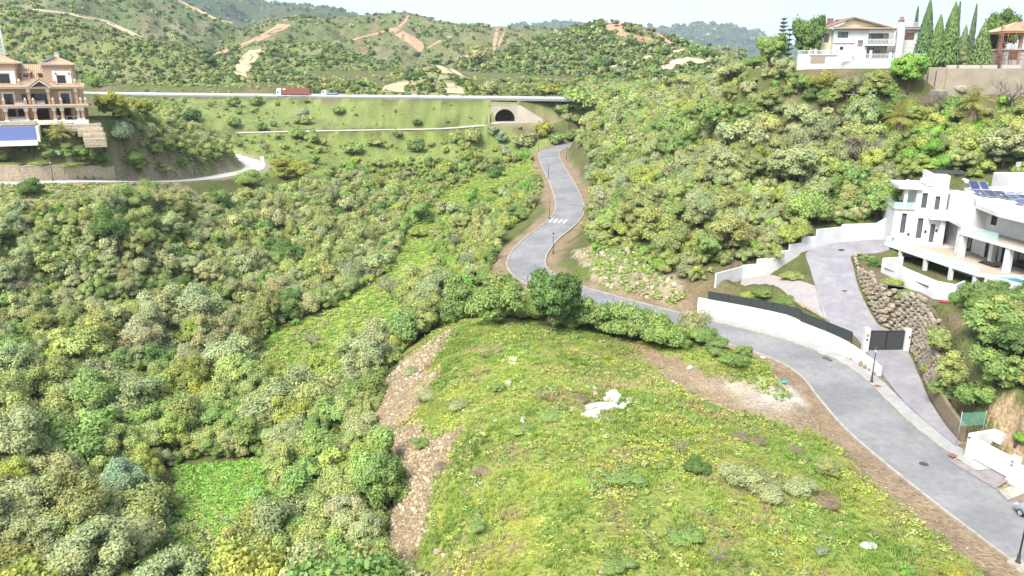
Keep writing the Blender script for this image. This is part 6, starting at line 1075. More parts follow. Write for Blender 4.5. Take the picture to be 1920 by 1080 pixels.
# ---------------------------------------------------------------- uncountable cover
def stuff(name, label, cat, pts, tmpl, scale, tints, m, rz=None, zscale=None):
    """copies of small templates merged into one object"""
    V, F, Nn, T = [], [], [], []; k0 = 0; n = len(pts); rz = RNG.uniform(0, 6.28, n) if rz is None else rz; which = RNG.integers(0, len(tmpl), n); zscale = np.ones(n) if zscale is None else zscale
    for i, (v, f, nn, tt) in enumerate(tmpl):
        q = np.where(which == i)[0]
        if not len(q): continue
        c, s = np.cos(rz[q])[:, None], np.sin(rz[q])[:, None]; sc = scale[q][:, None]
        X = v[None, :, 0] * c - v[None, :, 1] * s; Y = v[None, :, 0] * s + v[None, :, 1] * c; Z = np.broadcast_to(v[None, :, 2], X.shape)
        V.append((np.stack([X * sc, Y * sc, Z * sc * zscale[q][:, None]], 2) + pts[q][:, None]).reshape(-1, 3))
        NX = nn[None, :, 0] * c - nn[None, :, 1] * s; NY = nn[None, :, 0] * s + nn[None, :, 1] * c; Nn.append(np.stack([NX, NY, np.broadcast_to(nn[None, :, 2], NX.shape)], 2).reshape(-1, 3))
        T.append((tt[None] * tints[q][:, None]).reshape(-1, 3)); F.append((f[None] + (np.arange(len(q)) * len(v))[:, None, None] + k0).reshape(-1, f.shape[1])); k0 += len(q) * len(v)
    o = link(name, np_mesh(name, np.concatenate(V), np.concatenate(F), m, normals=np.concatenate(Nn), cols=np.concatenate(T))); return tag(o, label, cat, kind='stuff')
def bush_t(seed, n, a, b, lobes, shape, zc): return crown(seed, n, a, b, lobes, shape, zc, (0.3, 0.55), core=False, ragged=0.1)
LOWT = [bush_t(200 + i, 36, 0.36, 0.21, 6, (1, 1, 0.7), 0.5) for i in range(5)]; WEEDT = [bush_t(230 + i, 52, 0.24, 0.11, 7, (1, 1, 0.6), 0.4) for i in range(5)]
FART = [bush_t(210 + i, 11, 0.75, 0.6, 4, (1, 1, 0.6), 0.4) for i in range(4)]
def tuft(seed, n, h=0.5, w=0.05, sp=0.5):
    r = np.random.default_rng(seed); t = r.uniform(0, 6.28, n); b = np.stack([np.cos(t), np.sin(t), np.zeros(n)], 1) * (r.random(n) * 0.25)[:, None]; d = np.stack([np.cos(t) * sp, np.sin(t) * sp, np.ones(n)], 1) * (h * r.uniform(0.6, 1.2, n))[:, None]
    s = np.stack([-np.sin(t), np.cos(t), np.zeros(n)], 1) * w; V = np.stack([b + s, b - s, b + d - s * 0.4, b + d + s * 0.4], 1).reshape(-1, 3)
    nn = np.stack([np.cos(t) * 0.15, np.sin(t) * 0.15, np.full(n, 1.0)], 1); nn /= np.linalg.norm(nn, axis=1)[:, None]; l = r.uniform(0.75, 1.25, n)
    return V, np.arange(n * 4).reshape(-1, 4), np.repeat(nn, 4, 0), np.repeat(np.stack([l, l, l], 1), 4, 0)
TUFT = [tuft(i, 9) for i in range(5)]
def scatter_px(polys, n, avoid=(), roads=4.4, clear=True):
    """plan points on the ground whose place lies inside pixel polygons"""
    o = []
    for poly in polys:
        c = [hit(u, v) or pt(u, v, 250) for u, v in poly]; x0, x1 = min(a.x for a in c), max(a.x for a in c); y0, y1 = min(a.y for a in c), max(a.y for a in c)
        X = RNG.uniform(x0 - 3, x1 + 3, n); Y = RNG.uniform(y0 - 3, y1 + 3, n); Z = ground_z(X, Y); U, Vv, T = proj(np.stack([X, Y, Z], 1)); ok = inpoly(U, Vv, poly)
        for a in avoid: ok &= ~inpoly(U + RNG.normal(0, 5, n), Vv + RNG.normal(0, 4, n), a)
        ok &= line_dist(X, Y, MAIN)[0] > roads; ok &= line_dist(X, Y, DRIVE)[0] > 4.2; ok &= line_dist(X, Y, BRANCH)[0] > 3; ok &= line_dist(X, Y, LOCAL)[0] > 3.8; ok &= line_dist(X, Y, SERVICE)[0] > 2.8; ok &= line_dist(X, Y, HIGHWAY)[0] > 12.5
        for pd in PADS: ok &= pdist(X, Y, pd[0]) > 0.5
        o.append(np.stack([X, Y, Z], 1)[ok])
    return np.concatenate(o)
def cols_of(n, names, w=None, s=0.2):
    i = RNG.choice(len(names), n, p=w); return np.array([PAL[a] for a in names])[i] * RNG.uniform(1 - s, 1 + s, (n, 1))
# undergrowth between the bushes
LAND = [r[0] for r in REG]
P = scatter_px([LAND[0], LAND[1], LAND[2], LAND[5]], 6500, avoid=[PLOT, GULLY, CLEAR[0]] + RUBBLE)
S = RNG.uniform(0.4, 0.9, len(P)); Cc = cols_of(len(P), ['olive', 'mid', 'yellow', 'khaki', 'bright'])
def instanced(name, label, cat, pts, scl, cols, meshes):
    """one object whose geometry nodes set a bush of the given meshes on every point"""
    me = bpy.data.meshes.new(name); me.vertices.add(len(pts)); me.vertices.foreach_set('co', np.asarray(pts, np.float32).ravel()); n = len(pts)
    at = me.attributes.new('scl', 'FLOAT_VECTOR', 'POINT'); at.data.foreach_set('vector', np.asarray(scl, np.float32).ravel()); at = me.attributes.new('rotz', 'FLOAT_VECTOR', 'POINT'); rv = np.zeros((n, 3), np.float32); rv[:, 2] = RNG.uniform(0, 6.28, n); at.data.foreach_set('vector', rv.ravel())
    at = me.attributes.new('pick', 'INT', 'POINT'); at.data.foreach_set('value', RNG.integers(0, len(meshes), n).astype(np.int32)); at = me.attributes.new('colr', 'FLOAT_COLOR', 'POINT'); c4 = np.ones((n, 4), np.float32); c4[:, :3] = cols; at.data.foreach_set('color', c4.ravel())
    src = bpy.data.collections.new(name + '_kinds')
    for k, m in enumerate(meshes): src.objects.link(bpy.data.objects.new('scrub_kind', m))
    ng = bpy.data.node_groups.new(name, 'GeometryNodeTree'); ng.interface.new_socket('Geometry', in_out='INPUT', socket_type='NodeSocketGeometry'); ng.interface.new_socket('Geometry', in_out='OUTPUT', socket_type='NodeSocketGeometry'); N = ng.nodes; lk = ng.links.new
    gi, go, ip, ci = N.new('NodeGroupInput'), N.new('NodeGroupOutput'), N.new('GeometryNodeInstanceOnPoints'), N.new('GeometryNodeCollectionInfo'); ci.inputs['Collection'].default_value = src; ci.inputs['Separate Children'].default_value = True; ci.inputs['Reset Children'].default_value = True
    def na(nm, ty): a = N.new('GeometryNodeInputNamedAttribute'); a.data_type = ty; a.inputs['Name'].default_value = nm; return a.outputs['Attribute']
    ip.inputs['Pick Instance'].default_value = True; lk(gi.outputs[0], ip.inputs['Points']); lk(ci.outputs[0], ip.inputs['Instance']); lk(na('pick', 'INT'), ip.inputs['Instance Index']); lk(na('scl', 'FLOAT_VECTOR'), ip.inputs['Scale']); er = N.new('FunctionNodeEulerToRotation'); lk(na('rotz', 'FLOAT_VECTOR'), er.inputs[0]); lk(er.outputs[0], ip.inputs['Rotation']); lk(ip.outputs[0], go.inputs[0])
    o = link(name, me); md = o.modifiers.new('scatter', 'NODES'); md.node_group = ng; return tag(o, label, cat, kind='stuff')
LEAFI = LEAF.copy(); LEAFI.name = 'leaf_of_scrub'; N_ = LEAFI.node_tree.nodes; oi_ = next(x for x in N_ if x.bl_idname == 'ShaderNodeObjectInfo'); at_ = N_.new('ShaderNodeAttribute'); at_.attribute_type = 'INSTANCER'; at_.attribute_name = 'colr'; LEAFI.node_tree.links.new(at_.outputs['Color'], next(x for x in N_ if x.bl_idname == 'ShaderNodeMix').inputs['A']); N_.remove(oi_)
SM = []
for k in range(5): m_ = leafmesh('scrub', *crown(400 + k, 1500, 0.095, 0.052, 22, (1, 1, 0.75), 0.65, (0.2, 0.4), ragged=0.14, clumps=4), LEAFI); SM.append(m_)
rr = np.array([r[3] for r in REST]); zs3 = RNG.uniform(0.85, 1.25, len(REST)); instanced('hillside_scrub', 'dense mass of smaller bushes filling the slopes', 'scrub', np.array([(r[0], r[1], r[2] - 0.05 * r[3]) for r in REST]), np.stack([rr, rr, rr * zs3], 1), np.array([tint(r[4]) for r in REST]), SM)
S = RNG.uniform(0.5, 1.15, len(P)); instanced('undergrowth', 'low tangled green undergrowth between the bushes of the slopes', 'undergrowth', P, np.stack([S, S, S * RNG.uniform(0.7, 1.4, len(P))], 1), Cc, SM)
P = scatter_px([LAND[3], LAND[4], LAND[6], [(330, 880), (490, 862), (505, 965), (430, 995), (330, 960)], [(440, 690), (500, 635), (560, 605), (640, 585), (735, 520), (770, 440), (800, 440), (770, 520), (700, 590), (640, 640), (540, 690), (470, 715)], [(1090, 470), (1180, 445), (1290, 545), (1270, 575), (1130, 535)], [(300, 930), (450, 980), (420, 1080), (300, 1080)]], 2200)
P = np.concatenate([P, scatter_px([[(225, 250), (420, 290), (400, 330), (225, 335)], [(0, 345), (330, 345), (250, 380), (0, 400)]], 3000)])
XX_ = RNG.uniform(-330, 150, 1500); YY_ = RNG.uniform(335, 450, 1500)[:1500]; dh_, _ = line_dist(XX_, YY_, HIGHWAY); side = YY_ > np.interp(XX_, [p.x for p in HIGHWAY], [p.y for p in HIGHWAY]); kk = (dh_ > 12.5) & side; Pn = np.stack([XX_, YY_, ground_z(XX_, YY_)], 1)[kk]
stuff('roadside_scrub', 'low scrub between the motorway and the first hills', 'scrub', Pn, LOWT, RNG.uniform(0.5, 1.5, len(Pn)), cols_of(len(Pn), ['olive', 'mid', 'khaki']), LEAFV)
Pc_ = scatter_px([[(330, 875), (490, 862), (505, 965), (430, 1000), (335, 965)]], 2600); stuff('clearing_creeper', 'bright green creeper carpeting the ravine clearing', 'creeper', Pc_, WEEDT, RNG.uniform(0.35, 0.8, len(Pc_)), np.tile((0.30, 0.52, 0.10), (len(Pc_), 1)) * RNG.uniform(0.75, 1.2, (len(Pc_), 1)), LEAFV, zscale=np.full(len(Pc_), 0.6))
Pg_ = scatter_px([GULLY], 9000); stuff('gully_creeper', 'yellow-green creepers and grass along the floor of the gully', 'creeper', Pg_, WEEDT, RNG.uniform(0.35, 0.95, len(Pg_)), cols_of(len(Pg_), ['yellow', 'bright', 'olive']) * 1.1, LEAFV, zscale=np.full(len(Pg_), 0.6))
stuff('ground_cover', 'green weeds and creepers covering the banks and clearings', 'weeds', P, LOWT, RNG.uniform(0.22, 0.55, len(P)), cols_of(len(P), ['olive', 'yellow', 'bright', 'khaki']), LEAFV, zscale=np.full(len(P), 0.7))
# scrub dots of the far hills
for (o, bv, V, F), n, s0, s1, nm, cc in ((HILLS[0], 3000, 0.7, 2.0, 'the brush hill behind the tan house', ['mid', 'olive', 'khaki', 'dark']), (HILLS[1], 1700, 0.7, 2.0, 'the low rise behind the motorway', ['mid', 'olive', 'gold', 'dark']), (HILLS[2], 3000, 0.9, 2.8, 'the far right hill', ['mid', 'olive', 'dark', 'grey']), (HILLS[3], 2000, 0.7, 2.2, 'the hill with the sandy track', ['mid', 'dark', 'olive']), (HILLS[4], 2600, 1.0, 3.4, 'the back ridge', ['mid', 'dark', 'olive']), (HILLS[5], 2200, 1.2, 3.4, 'the high slope at the upper left', ['mid', 'dark', 'olive']), (HILLS[6], 1500, 4, 9, 'the wooded mountain', ['dark', 'mid']), (HILLS[7], 1700, 9, 20, 'the distant blue ridge', ['dark'])):
    n = int(n * 1.7); s0, s1 = s0 * 0.7, s1 * 0.95; q = F[RNG.integers(0, len(F), n * 2)]; a, b = RNG.random((2, len(q), 1)); p = (V[q[:, 0]] * (1 - a) + V[q[:, 1]] * a) * (1 - b) + (V[q[:, 3]] * (1 - a) + V[q[:, 2]] * a) * b
    U, Vv, T = proj(p); ok = np.ones(len(p), bool)
    for ea, eb, _ in TRACKS: ok &= ~inpoly(U, Vv, list(ea) + list(eb)[::-1])
    p = p[ok][:n]; sc = s0 + (s1 - s0) * RNG.random(len(p)) ** 2.2
    stuff('hill_scrub', 'scattered dark scrub covering %s' % nm, 'scrub', p, FART, sc, cols_of(len(p), cc, s=0.3) * 0.72, LEAFV)
# median shrubs of the motorway are a row one could count: small separate bushes
for i in range(0, len(HIGHWAY), 2):
    p = HIGHWAY[i]; u, v, t = proj([p]); 
    if 200 < u[0] < 1075: plant('median_bush', 'far', (p.x + random.uniform(-2, 2), p.y + random.uniform(-.4, .4), p.z + 0.05), random.uniform(0.35, 0.75), 1.0, tint('mid'), 'small bush in the row along the motorway median', 'bush', 'bushes in the motorway median', trunk=False)
# ---------------------------------------------------------------- street lamps
lampm = mat('lamp_post_paint', (0.06, 0.065, 0.07), 0.5, var=0.08); lampg = glass('lantern_glass', (0.85, 0.85, 0.8), 0.55, 0.3)
LB = MB().lathe([(0.20, -0.3), (0.20, 0.12), (0.13, 0.2), (0.11, 0.75), (0.085, 0.85)], 8).mesh('base', lampm); LP = MB().lathe([(0.065, 0.85), (0.05, 3.55), (0.10, 3.6), (0.05, 3.68)], 8).mesh('pole', lampm)
LG = MB().lathe([(0.10, 3.68), (0.24, 4.12)], 6).mesh('lantern', lampg); LC = MB().lathe([(0.30, 4.12), (0.16, 4.3), (0.05, 4.36), (0.03, 4.48)], 6).mesh('cap', lampm)
def lamp(P, label, h=1.0):
    e = empty('street_lamp', P, 0, label, 'street lamp', 'street lamps along the roads'); e.scale = (1, 1, h); link('base', LB, e); link('pole', LP, e); g = link('lantern', LG, e); link('cap', LC, g); return e
def on_main(y, off, z=0.0):
    i = min(range(len(MAIN)), key=lambda k: abs(MAIN[k].y - y) + (0 if MAIN[k].x > -20 else 99)); p = MAIN[i]; d = MAIN[min(i + 1, len(MAIN) - 1)] - MAIN[max(i - 1, 0)]; s = Vector((d.y, -d.x, 0)).normalized(); return Vector((p.x + s.x * off, p.y + s.y * off, p.z + z))
lamp(pz(1634, 716, 5.14), 'street lamp on the pavement in front of the white wall end')
p = pz(1908, 1056, 5.0); lamp(p, 'street lamp at the right edge on the near side of the road'); tag(MB().box(-0.55, 0.6, -0.5, 0.5, -0.4, 0.10).box(-0.75, -0.1, -0.75, -0.3, -0.4, 0.06).build('concrete_footing', kerbm, None, (p.x, p.y, p.z - 0.06), 0.5), 'rough concrete footing under the nearest street lamp', 'footing')
for u, v, lab in ((1037, 476, 'street lamp on the inner side of the S bend below the zebra crossing'), (1030, 412, 'street lamp on the verge just above the zebra crossing'), (1028, 337, 'street lamp on the left verge halfway up the road'), (1010, 283, 'street lamp at the top bend of the road'), (1062, 299, 'street lamp on the right side of the top bend'), (1080, 258, 'street lamp behind the top of the road'), (1066, 241, 'street lamp among bushes right of the wing wall'), (100, 340, 'street lamp in front of the honey stone wall'), (366, 335, 'street lamp beside the left road right of the stone wall'), (427, 280, 'street lamp above the bend of the left road')):
    P = hit(u, v)
    if P: lamp(P, lab)
# road sign box at the left bend
P = hit(493, 314); 
if P:
    e = empty('notice_board', P, 0.2, 'tall white notice board beside the bend of the left road', 'sign'); MB().box(-0.5, 0.5, -0.12, 0.12, 0.6, 3.3).build('board', pvcw, e)
    for x in (-0.4, 0.4): MB().tube([(x, 0, -0.4), (x, 0, 0.6)], 0.05, 6).build('leg', steel, e)
# manholes and drain grates in the roads
irons = mat('cast_iron', (0.10, 0.09, 0.085), 0.6, var=0.2)
for u, v, z, rr, lab in ((1732, 871, 5.0, 0.42, 0), (1548, 672, 5.0, 0.4, 0), (1556, 676, 5.0, 0.3, 0)): p = pz(u, v, z); o = MB().lathe([(rr, -0.05), (rr, 0.062), (rr * 0.86, 0.066), (rr * 0.8, 0.058), (0.05, 0.058)], 18).build('manhole_cover', irons, road, (p.x, p.y, 5.0))
for u, v, z in ((1787, 852, 5.26), (1803, 860, 5.2), (1645, 722, 5.27)): p = pz(u, v, z); MB().box(-0.35, 0.35, -0.28, 0.28, -0.03, 0.012).build('inspection_cover', mat('rusty_cover', (0.30, 0.17, 0.12), 0.7, var=0.2), pav, (p.x, p.y, z - 0.085), 0.4)
for u, v, z in ((1578, 468, 12.95), (1585, 545, 9.75)): p = pz(u, v, z); MB().box(-0.45, 0.45, -0.3, 0.3, -0.05, 0.03).build('drain_grate', irons, drv, (p.x, p.y, z + 0.02), 0.4)
# spill stain and lump in the road
p = pz(1543, 662, 5.05); tag(MB().prism([(math.cos(k) * (0.5 + 0.2 * math.sin(3 * k)), math.sin(k) * (0.9 + 0.2 * math.cos(2 * k))) for k in [i * 0.52 for i in range(12)]], 0, 0.02).build('cement_spill', mat('dried_cement', (0.55, 0.53, 0.48), 0.9, var=0.15), None, (p.x, p.y, 5.05)), 'pale dried cement spill on the road below the front wall', 'cement spill')
# ---------------------------------------------------------------- parked silver car, nose up the road
def car(name, P, rz, col, label, sc=1.0):
    e = empty(name, P, rz, label, 'car'); e.scale = (sc, sc, sc); pm = mat('car_paint_' + name, col, 0.28, var=0.02, metal=0.4, spec=0.6)
    prof = [(-2.05, 0.30), (-2.1, 0.62), (-2.02, 0.92), (-1.75, 1.02), (-1.25, 1.40), (-0.55, 1.50), (0.25, 1.46), (0.95, 1.02), (1.65, 0.88), (2.0, 0.72), (2.1, 0.48), (2.05, 0.28)]
    b = bmesh.new(); rows = []
    for y, k, dz in ((-0.86, 0.94, 0.0), (-0.80, 1.0, 0.0), (-0.45, 1.02, 0.02), (0.45, 1.02, 0.02), (0.80, 1.0, 0.0), (0.86, 0.94, 0.0)):
        rows.append([b.verts.new((x * k, y * (0.80 if z > 1.2 else 1.0), 0.25 + (z - 0.25) * (k if z > 1.2 else 1) + (dz if z > 0.6 else 0))) for x, z in prof])
    for r0, r1 in zip(rows[:-1], rows[1:]):
        for i in range(len(prof)): b.faces.new((r0[i], r1[i], r1[(i + 1) % len(prof)], r0[(i + 1) % len(prof)]))
    b.faces.new(rows[0]); b.faces.new(rows[-1][::-1]); bmesh.ops.recalc_face_normals(b, faces=b.faces); bmesh.ops.bevel(b, geom=[x for x in b.edges if x.calc_face_angle(0) > 0.9], offset=0.04, segments=2, affect='EDGES')
    me = bpy.data.meshes.new('body'); b.to_mesh(me); b.free(); me.materials.append(pm); me.polygons.foreach_set('use_smooth', [True] * len(me.polygons)); body = link('body', me, e)
    MB().poly([(0.30, -0.60, 1.475), (0.30, 0.60, 1.475), (0.93, 0.70, 1.07), (0.93, -0.70, 1.07)][::-1]).build('windscreen', darkglass, e, (0.02, 0, 0.02)); MB().poly([(-1.30, -0.6, 1.38), (-1.30, 0.6, 1.38), (-1.74, 0.68, 1.06), (-1.74, -0.68, 1.06)]).build('rear_window', darkglass, e, (-0.03, 0, 0.02))
    for s in (-1, 1):
        for q in ([(0.78, 1.06), (0.28, 1.38), (-0.30, 1.42), (-0.30, 1.06)], [(-0.38, 1.06), (-0.38, 1.42), (-0.95, 1.36), (-1.45, 1.06)]): MB().poly([(x, s * (0.845 - (z - 1.06) * 0.42), z) for x, z in (q if s > 0 else q[::-1])][::-1]).build('side_window', darkglass, e, (0, s * 0.03, 0))
        MB().box(1.78, 2.04, s * 0.66 - 0.16, s * 0.66 + 0.16, 0.62, 0.78).build('headlight', lampg, e); MB().box(-2.1, -2.0, s * 0.68 - 0.12, s * 0.68 + 0.12, 0.68, 0.92).build('tail_light', redm, e); MB().box(0.55, 0.75, s * 0.98 - 0.1, s * 0.98 + 0.1, 0.98, 1.12).build('mirror', pm, e)
        for x in (1.3, -1.3): w = MB().tube([(x, s * 0.68, 0.32), (x, s * 0.90, 0.32)], 0.325, 16).build('wheel', mat('tyre', (0.03, 0.03, 0.03), 0.8), e); MB().tube([(x, s * 0.87, 0.32), (x, s * 0.915, 0.32)], 0.21, 12).build('rim', steel, w)
    return e
c0 = on_main(52.3, 2.62, 0.0); car('parked_car', (c0.x, c0.y, c0.z), math.atan2(MAIN[30].y - MAIN[22].y, MAIN[30].x - MAIN[22].x), (0.50, 0.54, 0.58), 'silver hatchback parked by the kerb, cut by the right edge')
# ---------------------------------------------------------------- underpass
ue = empty('underpass', (UP[0], UP[1], UP[2]), UPA, 'concrete arched underpass mouth with sloping wing wall under the motorway', 'tunnel'); conc = mat('pale_concrete', (0.60, 0.53, 0.42), 0.9, var=0.10, scale=0.5, bump=0.15, bscale=6, col2=(0.50, 0.44, 0.36), dscale=0.25)
arch = [(4.35 * math.cos(t), 0.6 + 4.55 * math.sin(t)) for t in [math.pi * k / 18 for k in range(19)]]; arch = [(4.35, -0.25)] + arch + [(-4.35, -0.25)]
a = MB(); top = 6.75
def outer(x, z):
    if abs(x) > 4.3 and z < 0.7: return ((5.2 if x > 0 else -5.9), z)
    k = max(-1, min(1, x / 4.35)); return (5.2 * k if k > 0 else 5.9 * k, top if abs(k) < 0.86 else top * 1.0)
for (x0, za), (x1_, zb) in zip(arch[:-1], arch[1:]):
    o0_, o1_ = outer(x0, za), outer(x1_, zb)
    a.poly([(x0, -0.3, za), (x1_, -0.3, zb), (o1_[0], -0.3, o1_[1]), (o0_[0], -0.3, o0_[1])]); a.poly([(x0, -0.3, za), (x0, 0.4, za), (x1_, 0.4, zb), (x1_, -0.3, zb)])
a.box(-5.9, 5.2, -0.29, 0.5, top - 0.02, top + 0.05); a.build('portal_wall', conc, ue)
MB().box(-6.05, 5.3, -0.4, 0.6, top + 0.051, top + 0.3).build('coping', conc, ue)
wv = [(5.2, -0.3), (15.5, -6.5)]; d = Vector((wv[1][0] - wv[0][0], wv[1][1] - wv[0][1])); k = Vector((-d.y, d.x)).normalized() * 0.4; a = MB()
f = [(5.2, -0.3, -0.4), (15.5, -6.5, -1.2), (15.5, -6.5, 1.0), (6.2, -0.9, top), (5.2, -0.3, top)]; bk_ = [(x + k.x, y + k.y, z) for x, y, z in f]; a.poly(f).poly(bk_[::-1])
for i in range(5): j = (i + 1) % 5; a.poly([f[i], bk_[i], bk_[j], f[j]])
a.build('wing_wall', conc, ue); MB().prism([(-5.9, -0.3), (-6.6, -2.8), (-6.9, -2.6), (-6.2, 0.2)], -0.4, 3.2).build('wing_wall', conc, ue)
vault = mat('vault_steel', (0.16, 0.15, 0.14), 0.8, var=0.2, scale=0.6); a = MB()
for i in range(len(arch) - 1): (x0, za), (x1_, zb) = arch[i], arch[i + 1]; a.poly([(x0, 0.4, za), (x1_, 0.4, zb), (x1_, 14, zb), (x0, 14, za)])
a.poly([(x, 13.9, z) for x, z in arch]); a.build('vault', vault, ue)  # dark end sheet stands in for the tunnel's unlit depth
for y in (1.5, 3.4, 5.3, 7.2, 9.1):
    a = MB()
    for i in range(len(arch) - 1): (x0, za), (x1_, zb) = arch[i], arch[i + 1]; s = 0.97; a.poly([(x0 * s, y, za * s), (x1_ * s, y, zb * s), (x1_ * s, y + 0.35, zb * s), (x0 * s, y + 0.35, za * s)]); a.poly([(x0, y, za), (x1_, y, zb), (x1_ * s, y, zb * s), (x0 * s, y, za * s)])
    a.build('rib', mat('vault_rib', (0.26, 0.25, 0.23), 0.8, var=0.1), ue)
n = 9; G = []
for i in range(n):
    for j in range(9): x = -6.4 + 12 * j / 8; y = 0.45 + 14.2 * i / (n - 1); G.append((x, y, min(top - 0.02 + 0.165 * y, 30.0 - UP[2]) + (0.15 if i else 0) + 0.1 * math.sin(x + y)))
F = [(i * 9 + j, i * 9 + j + 1, (i + 1) * 9 + j + 1, (i + 1) * 9 + j) for i in range(n - 1) for j in range(8)]; o = link('earth_cover', np_mesh('earth_cover', G, F, gm, cols=np.tile((0.20, 0.205, 0.075), (len(G), 1)) * RNG.uniform(0.85, 1.15, (len(G), 1))), ue)
MB().poly([(-4.3, 13.8, -0.03), (-4.3, -0.35, -0.03), (-7, -9.5, -0.25), (13, -10, -0.6), (12, -5.5, -0.3), (4.6, -0.5, -0.03), (4.3, 13.8, -0.03)]).build('forecourt', mat('pale_forecourt', (0.52, 0.48, 0.42), 0.9, var=0.1, scale=0.6), None, (UP[0], UP[1], UP[2]), UPA)['kind'] = 'structure'
# ---------------------------------------------------------------- motorway furniture and traffic
def hw_at(u, off):
    best = min(range(1, len(HIGHWAY) - 1), key=lambda i: abs(float(proj([HIGHWAY[i]])[0][0]) - u)); a_, b_ = HIGHWAY[best - 1], HIGHWAY[best + 1]
    ua, ub = float(proj([a_])[0][0]), float(proj([b_])[0][0]); p = a_.lerp(b_, (u - ua) / (ub - ua)); d = (b_ - a_).normalized(); s = Vector((d.y, -d.x, 0)).normalized(); return p + s * off, math.atan2(d.y, d.x)
railm = mat('guard_rail_zinc', (0.66, 0.68, 0.68), 0.5, var=0.05)
for off, lab in ((10.9, 'zinc guard rail along the near edge of the motorway'), (0.9, 'zinc guard rail along the near side of the motorway median'), (-0.9, 'zinc guard rail along the far side of the motorway median'), (-10.9, 'zinc guard rail along the far edge of the motorway')):
    e = empty('guard_rail', HIGHWAY[len(HIGHWAY) // 2], 0, lab, 'guard rail', 'guard rails of the motorway'); o5 = HIGHWAY[len(HIGHWAY) // 2]; V, F = ribbon(HIGHWAY, [(off, 0.45), (off + 0.05, 0.52), (off, 0.60), (off + 0.05, 0.70), (off, 0.80)]); V = [tuple(Vector(v) - o5) for v in V]; link('beam', np_mesh('beam', V, F, railm, smooth=False), e)
    for i in range(0, len(HIGHWAY) - 1):
        u = float(proj([HIGHWAY[i]])[0][0])
        if 180 < u < 1090: p, _ = ribbon(HIGHWAY[max(i - 1, 0):i + 2], [(off, 0)]); q = Vector(p[min(i, 1)]) - o5; MB().box(q.x - 0.06, q.x + 0.06, q.y + 0.08, q.y + 0.18, q.z - 0.4, q.z + 0.78).build('post', railm, e)
def truck(u, off, label, kind, sc=1.0):
    p, th = hw_at(u, off); e = empty('container_truck' if kind == 'box' else 'flatbed_truck', p + Vector((0, 0, 0.03)), th + math.pi, label, 'truck'); e.scale = (sc,) * 3; cabm = mat('white_cab_paint', (0.78, 0.79, 0.8), 0.35, var=0.02, spec=0.5); boxm = mat('rust_red_container', (0.36, 0.12, 0.09), 0.6, var=0.12, scale=1.5); Lb = 13.2 if kind == 'box' else 5.0
    x0 = Lb / 2; h = 3.7 if kind == 'box' else 2.9
    MB().xprism([(x0 + 0.15, 0.55), (x0 + 2.35, 0.55), (x0 + 2.4, 1.6), (x0 + 2.15, h - 0.35), (x0 + 1.5, h), (x0 + 0.15, h - 0.1)], -1.24, 1.24).build('cab', cabm, e); MB().poly([(x0 + 2.42, -1.1, 1.65), (x0 + 2.42, 1.1, 1.65), (x0 + 2.2, 1.1, h - 0.75), (x0 + 2.2, -1.1, h - 0.75)]).build('windscreen', darkglass, e)
    for s in (-1, 1): MB().box(x0 + 1.15, x0 + 2.0, s * 1.25 - 0.01, s * 1.25 + 0.01, 1.65, 2.4).build('side_window', darkglass, e); MB().box(x0 + 2.36, x0 + 2.44, s * 0.9 - 0.2, s * 0.9 + 0.2, 0.75, 0.95).build('headlight', lampg, e)
    MB().box(-x0, x0 + 0.6, -0.5, 0.5, 0.75, 1.05).build('chassis', framem, e)
    if kind == 'box':
        c = MB().box(-x0, x0 - 0.3, -1.22, 1.22, 1.15, 3.75)
        for k in range(32): xx = -x0 + 0.25 + k * (Lb - 0.8) / 31; c.box(xx - 0.1, xx + 0.1, -1.26, 1.26, 1.25, 3.65)
        c.build('container', boxm, e); MB().box(x0 - 2.2, x0 - 0.7, -1.29, 1.29, 3.15, 3.5).build('label_plate', pvcw, e)
        MB().box(-1.5, 3.0, -1.2, 1.2, 0.55, 0.9).build('side_skirt', framem, e); wx = (x0 + 1.6, x0 - 1.0, -x0 + 4.6, -x0 + 3.3, -x0 + 2.0)
    else:
        MB().box(-x0, x0 - 0.1, -1.15, 1.15, 1.06, 1.25).box(-x0, x0 - 0.1, -1.15, -1.08, 1.25, 1.7).box(-x0, x0 - 0.1, 1.08, 1.15, 1.25, 1.7).box(-x0, -x0 + 0.07, -1.08, 1.08, 1.25, 1.7).build('flatbed', mat('blue_flatbed', (0.25, 0.42, 0.62), 0.5), e); wx = (x0 + 1.5, -x0 + 1.2)
    for x in wx:
        for s in (-1, 1): w = MB().tube([(x, s * 0.9, 0.5), (x, s * 1.2, 0.5)], 0.5, 14).build('wheel', MATS['tyre'], e); MB().tube([(x, s * 1.15, 0.5), (x, s * 1.22, 0.5)], 0.26, 10).build('rim', steel, w)
truck(566, 5.5, 'white lorry with a rust-red container on the motorway', 'box'); truck(617, -5.0, 'small white truck with a blue flatbed behind the container lorry', 'flat'); p, th = hw_at(781, 5.0); car('motorway_car', p + Vector((0, 0, 0.02)), th + math.pi, (0.78, 0.8, 0.82), 'small white car driving alone on the motorway')
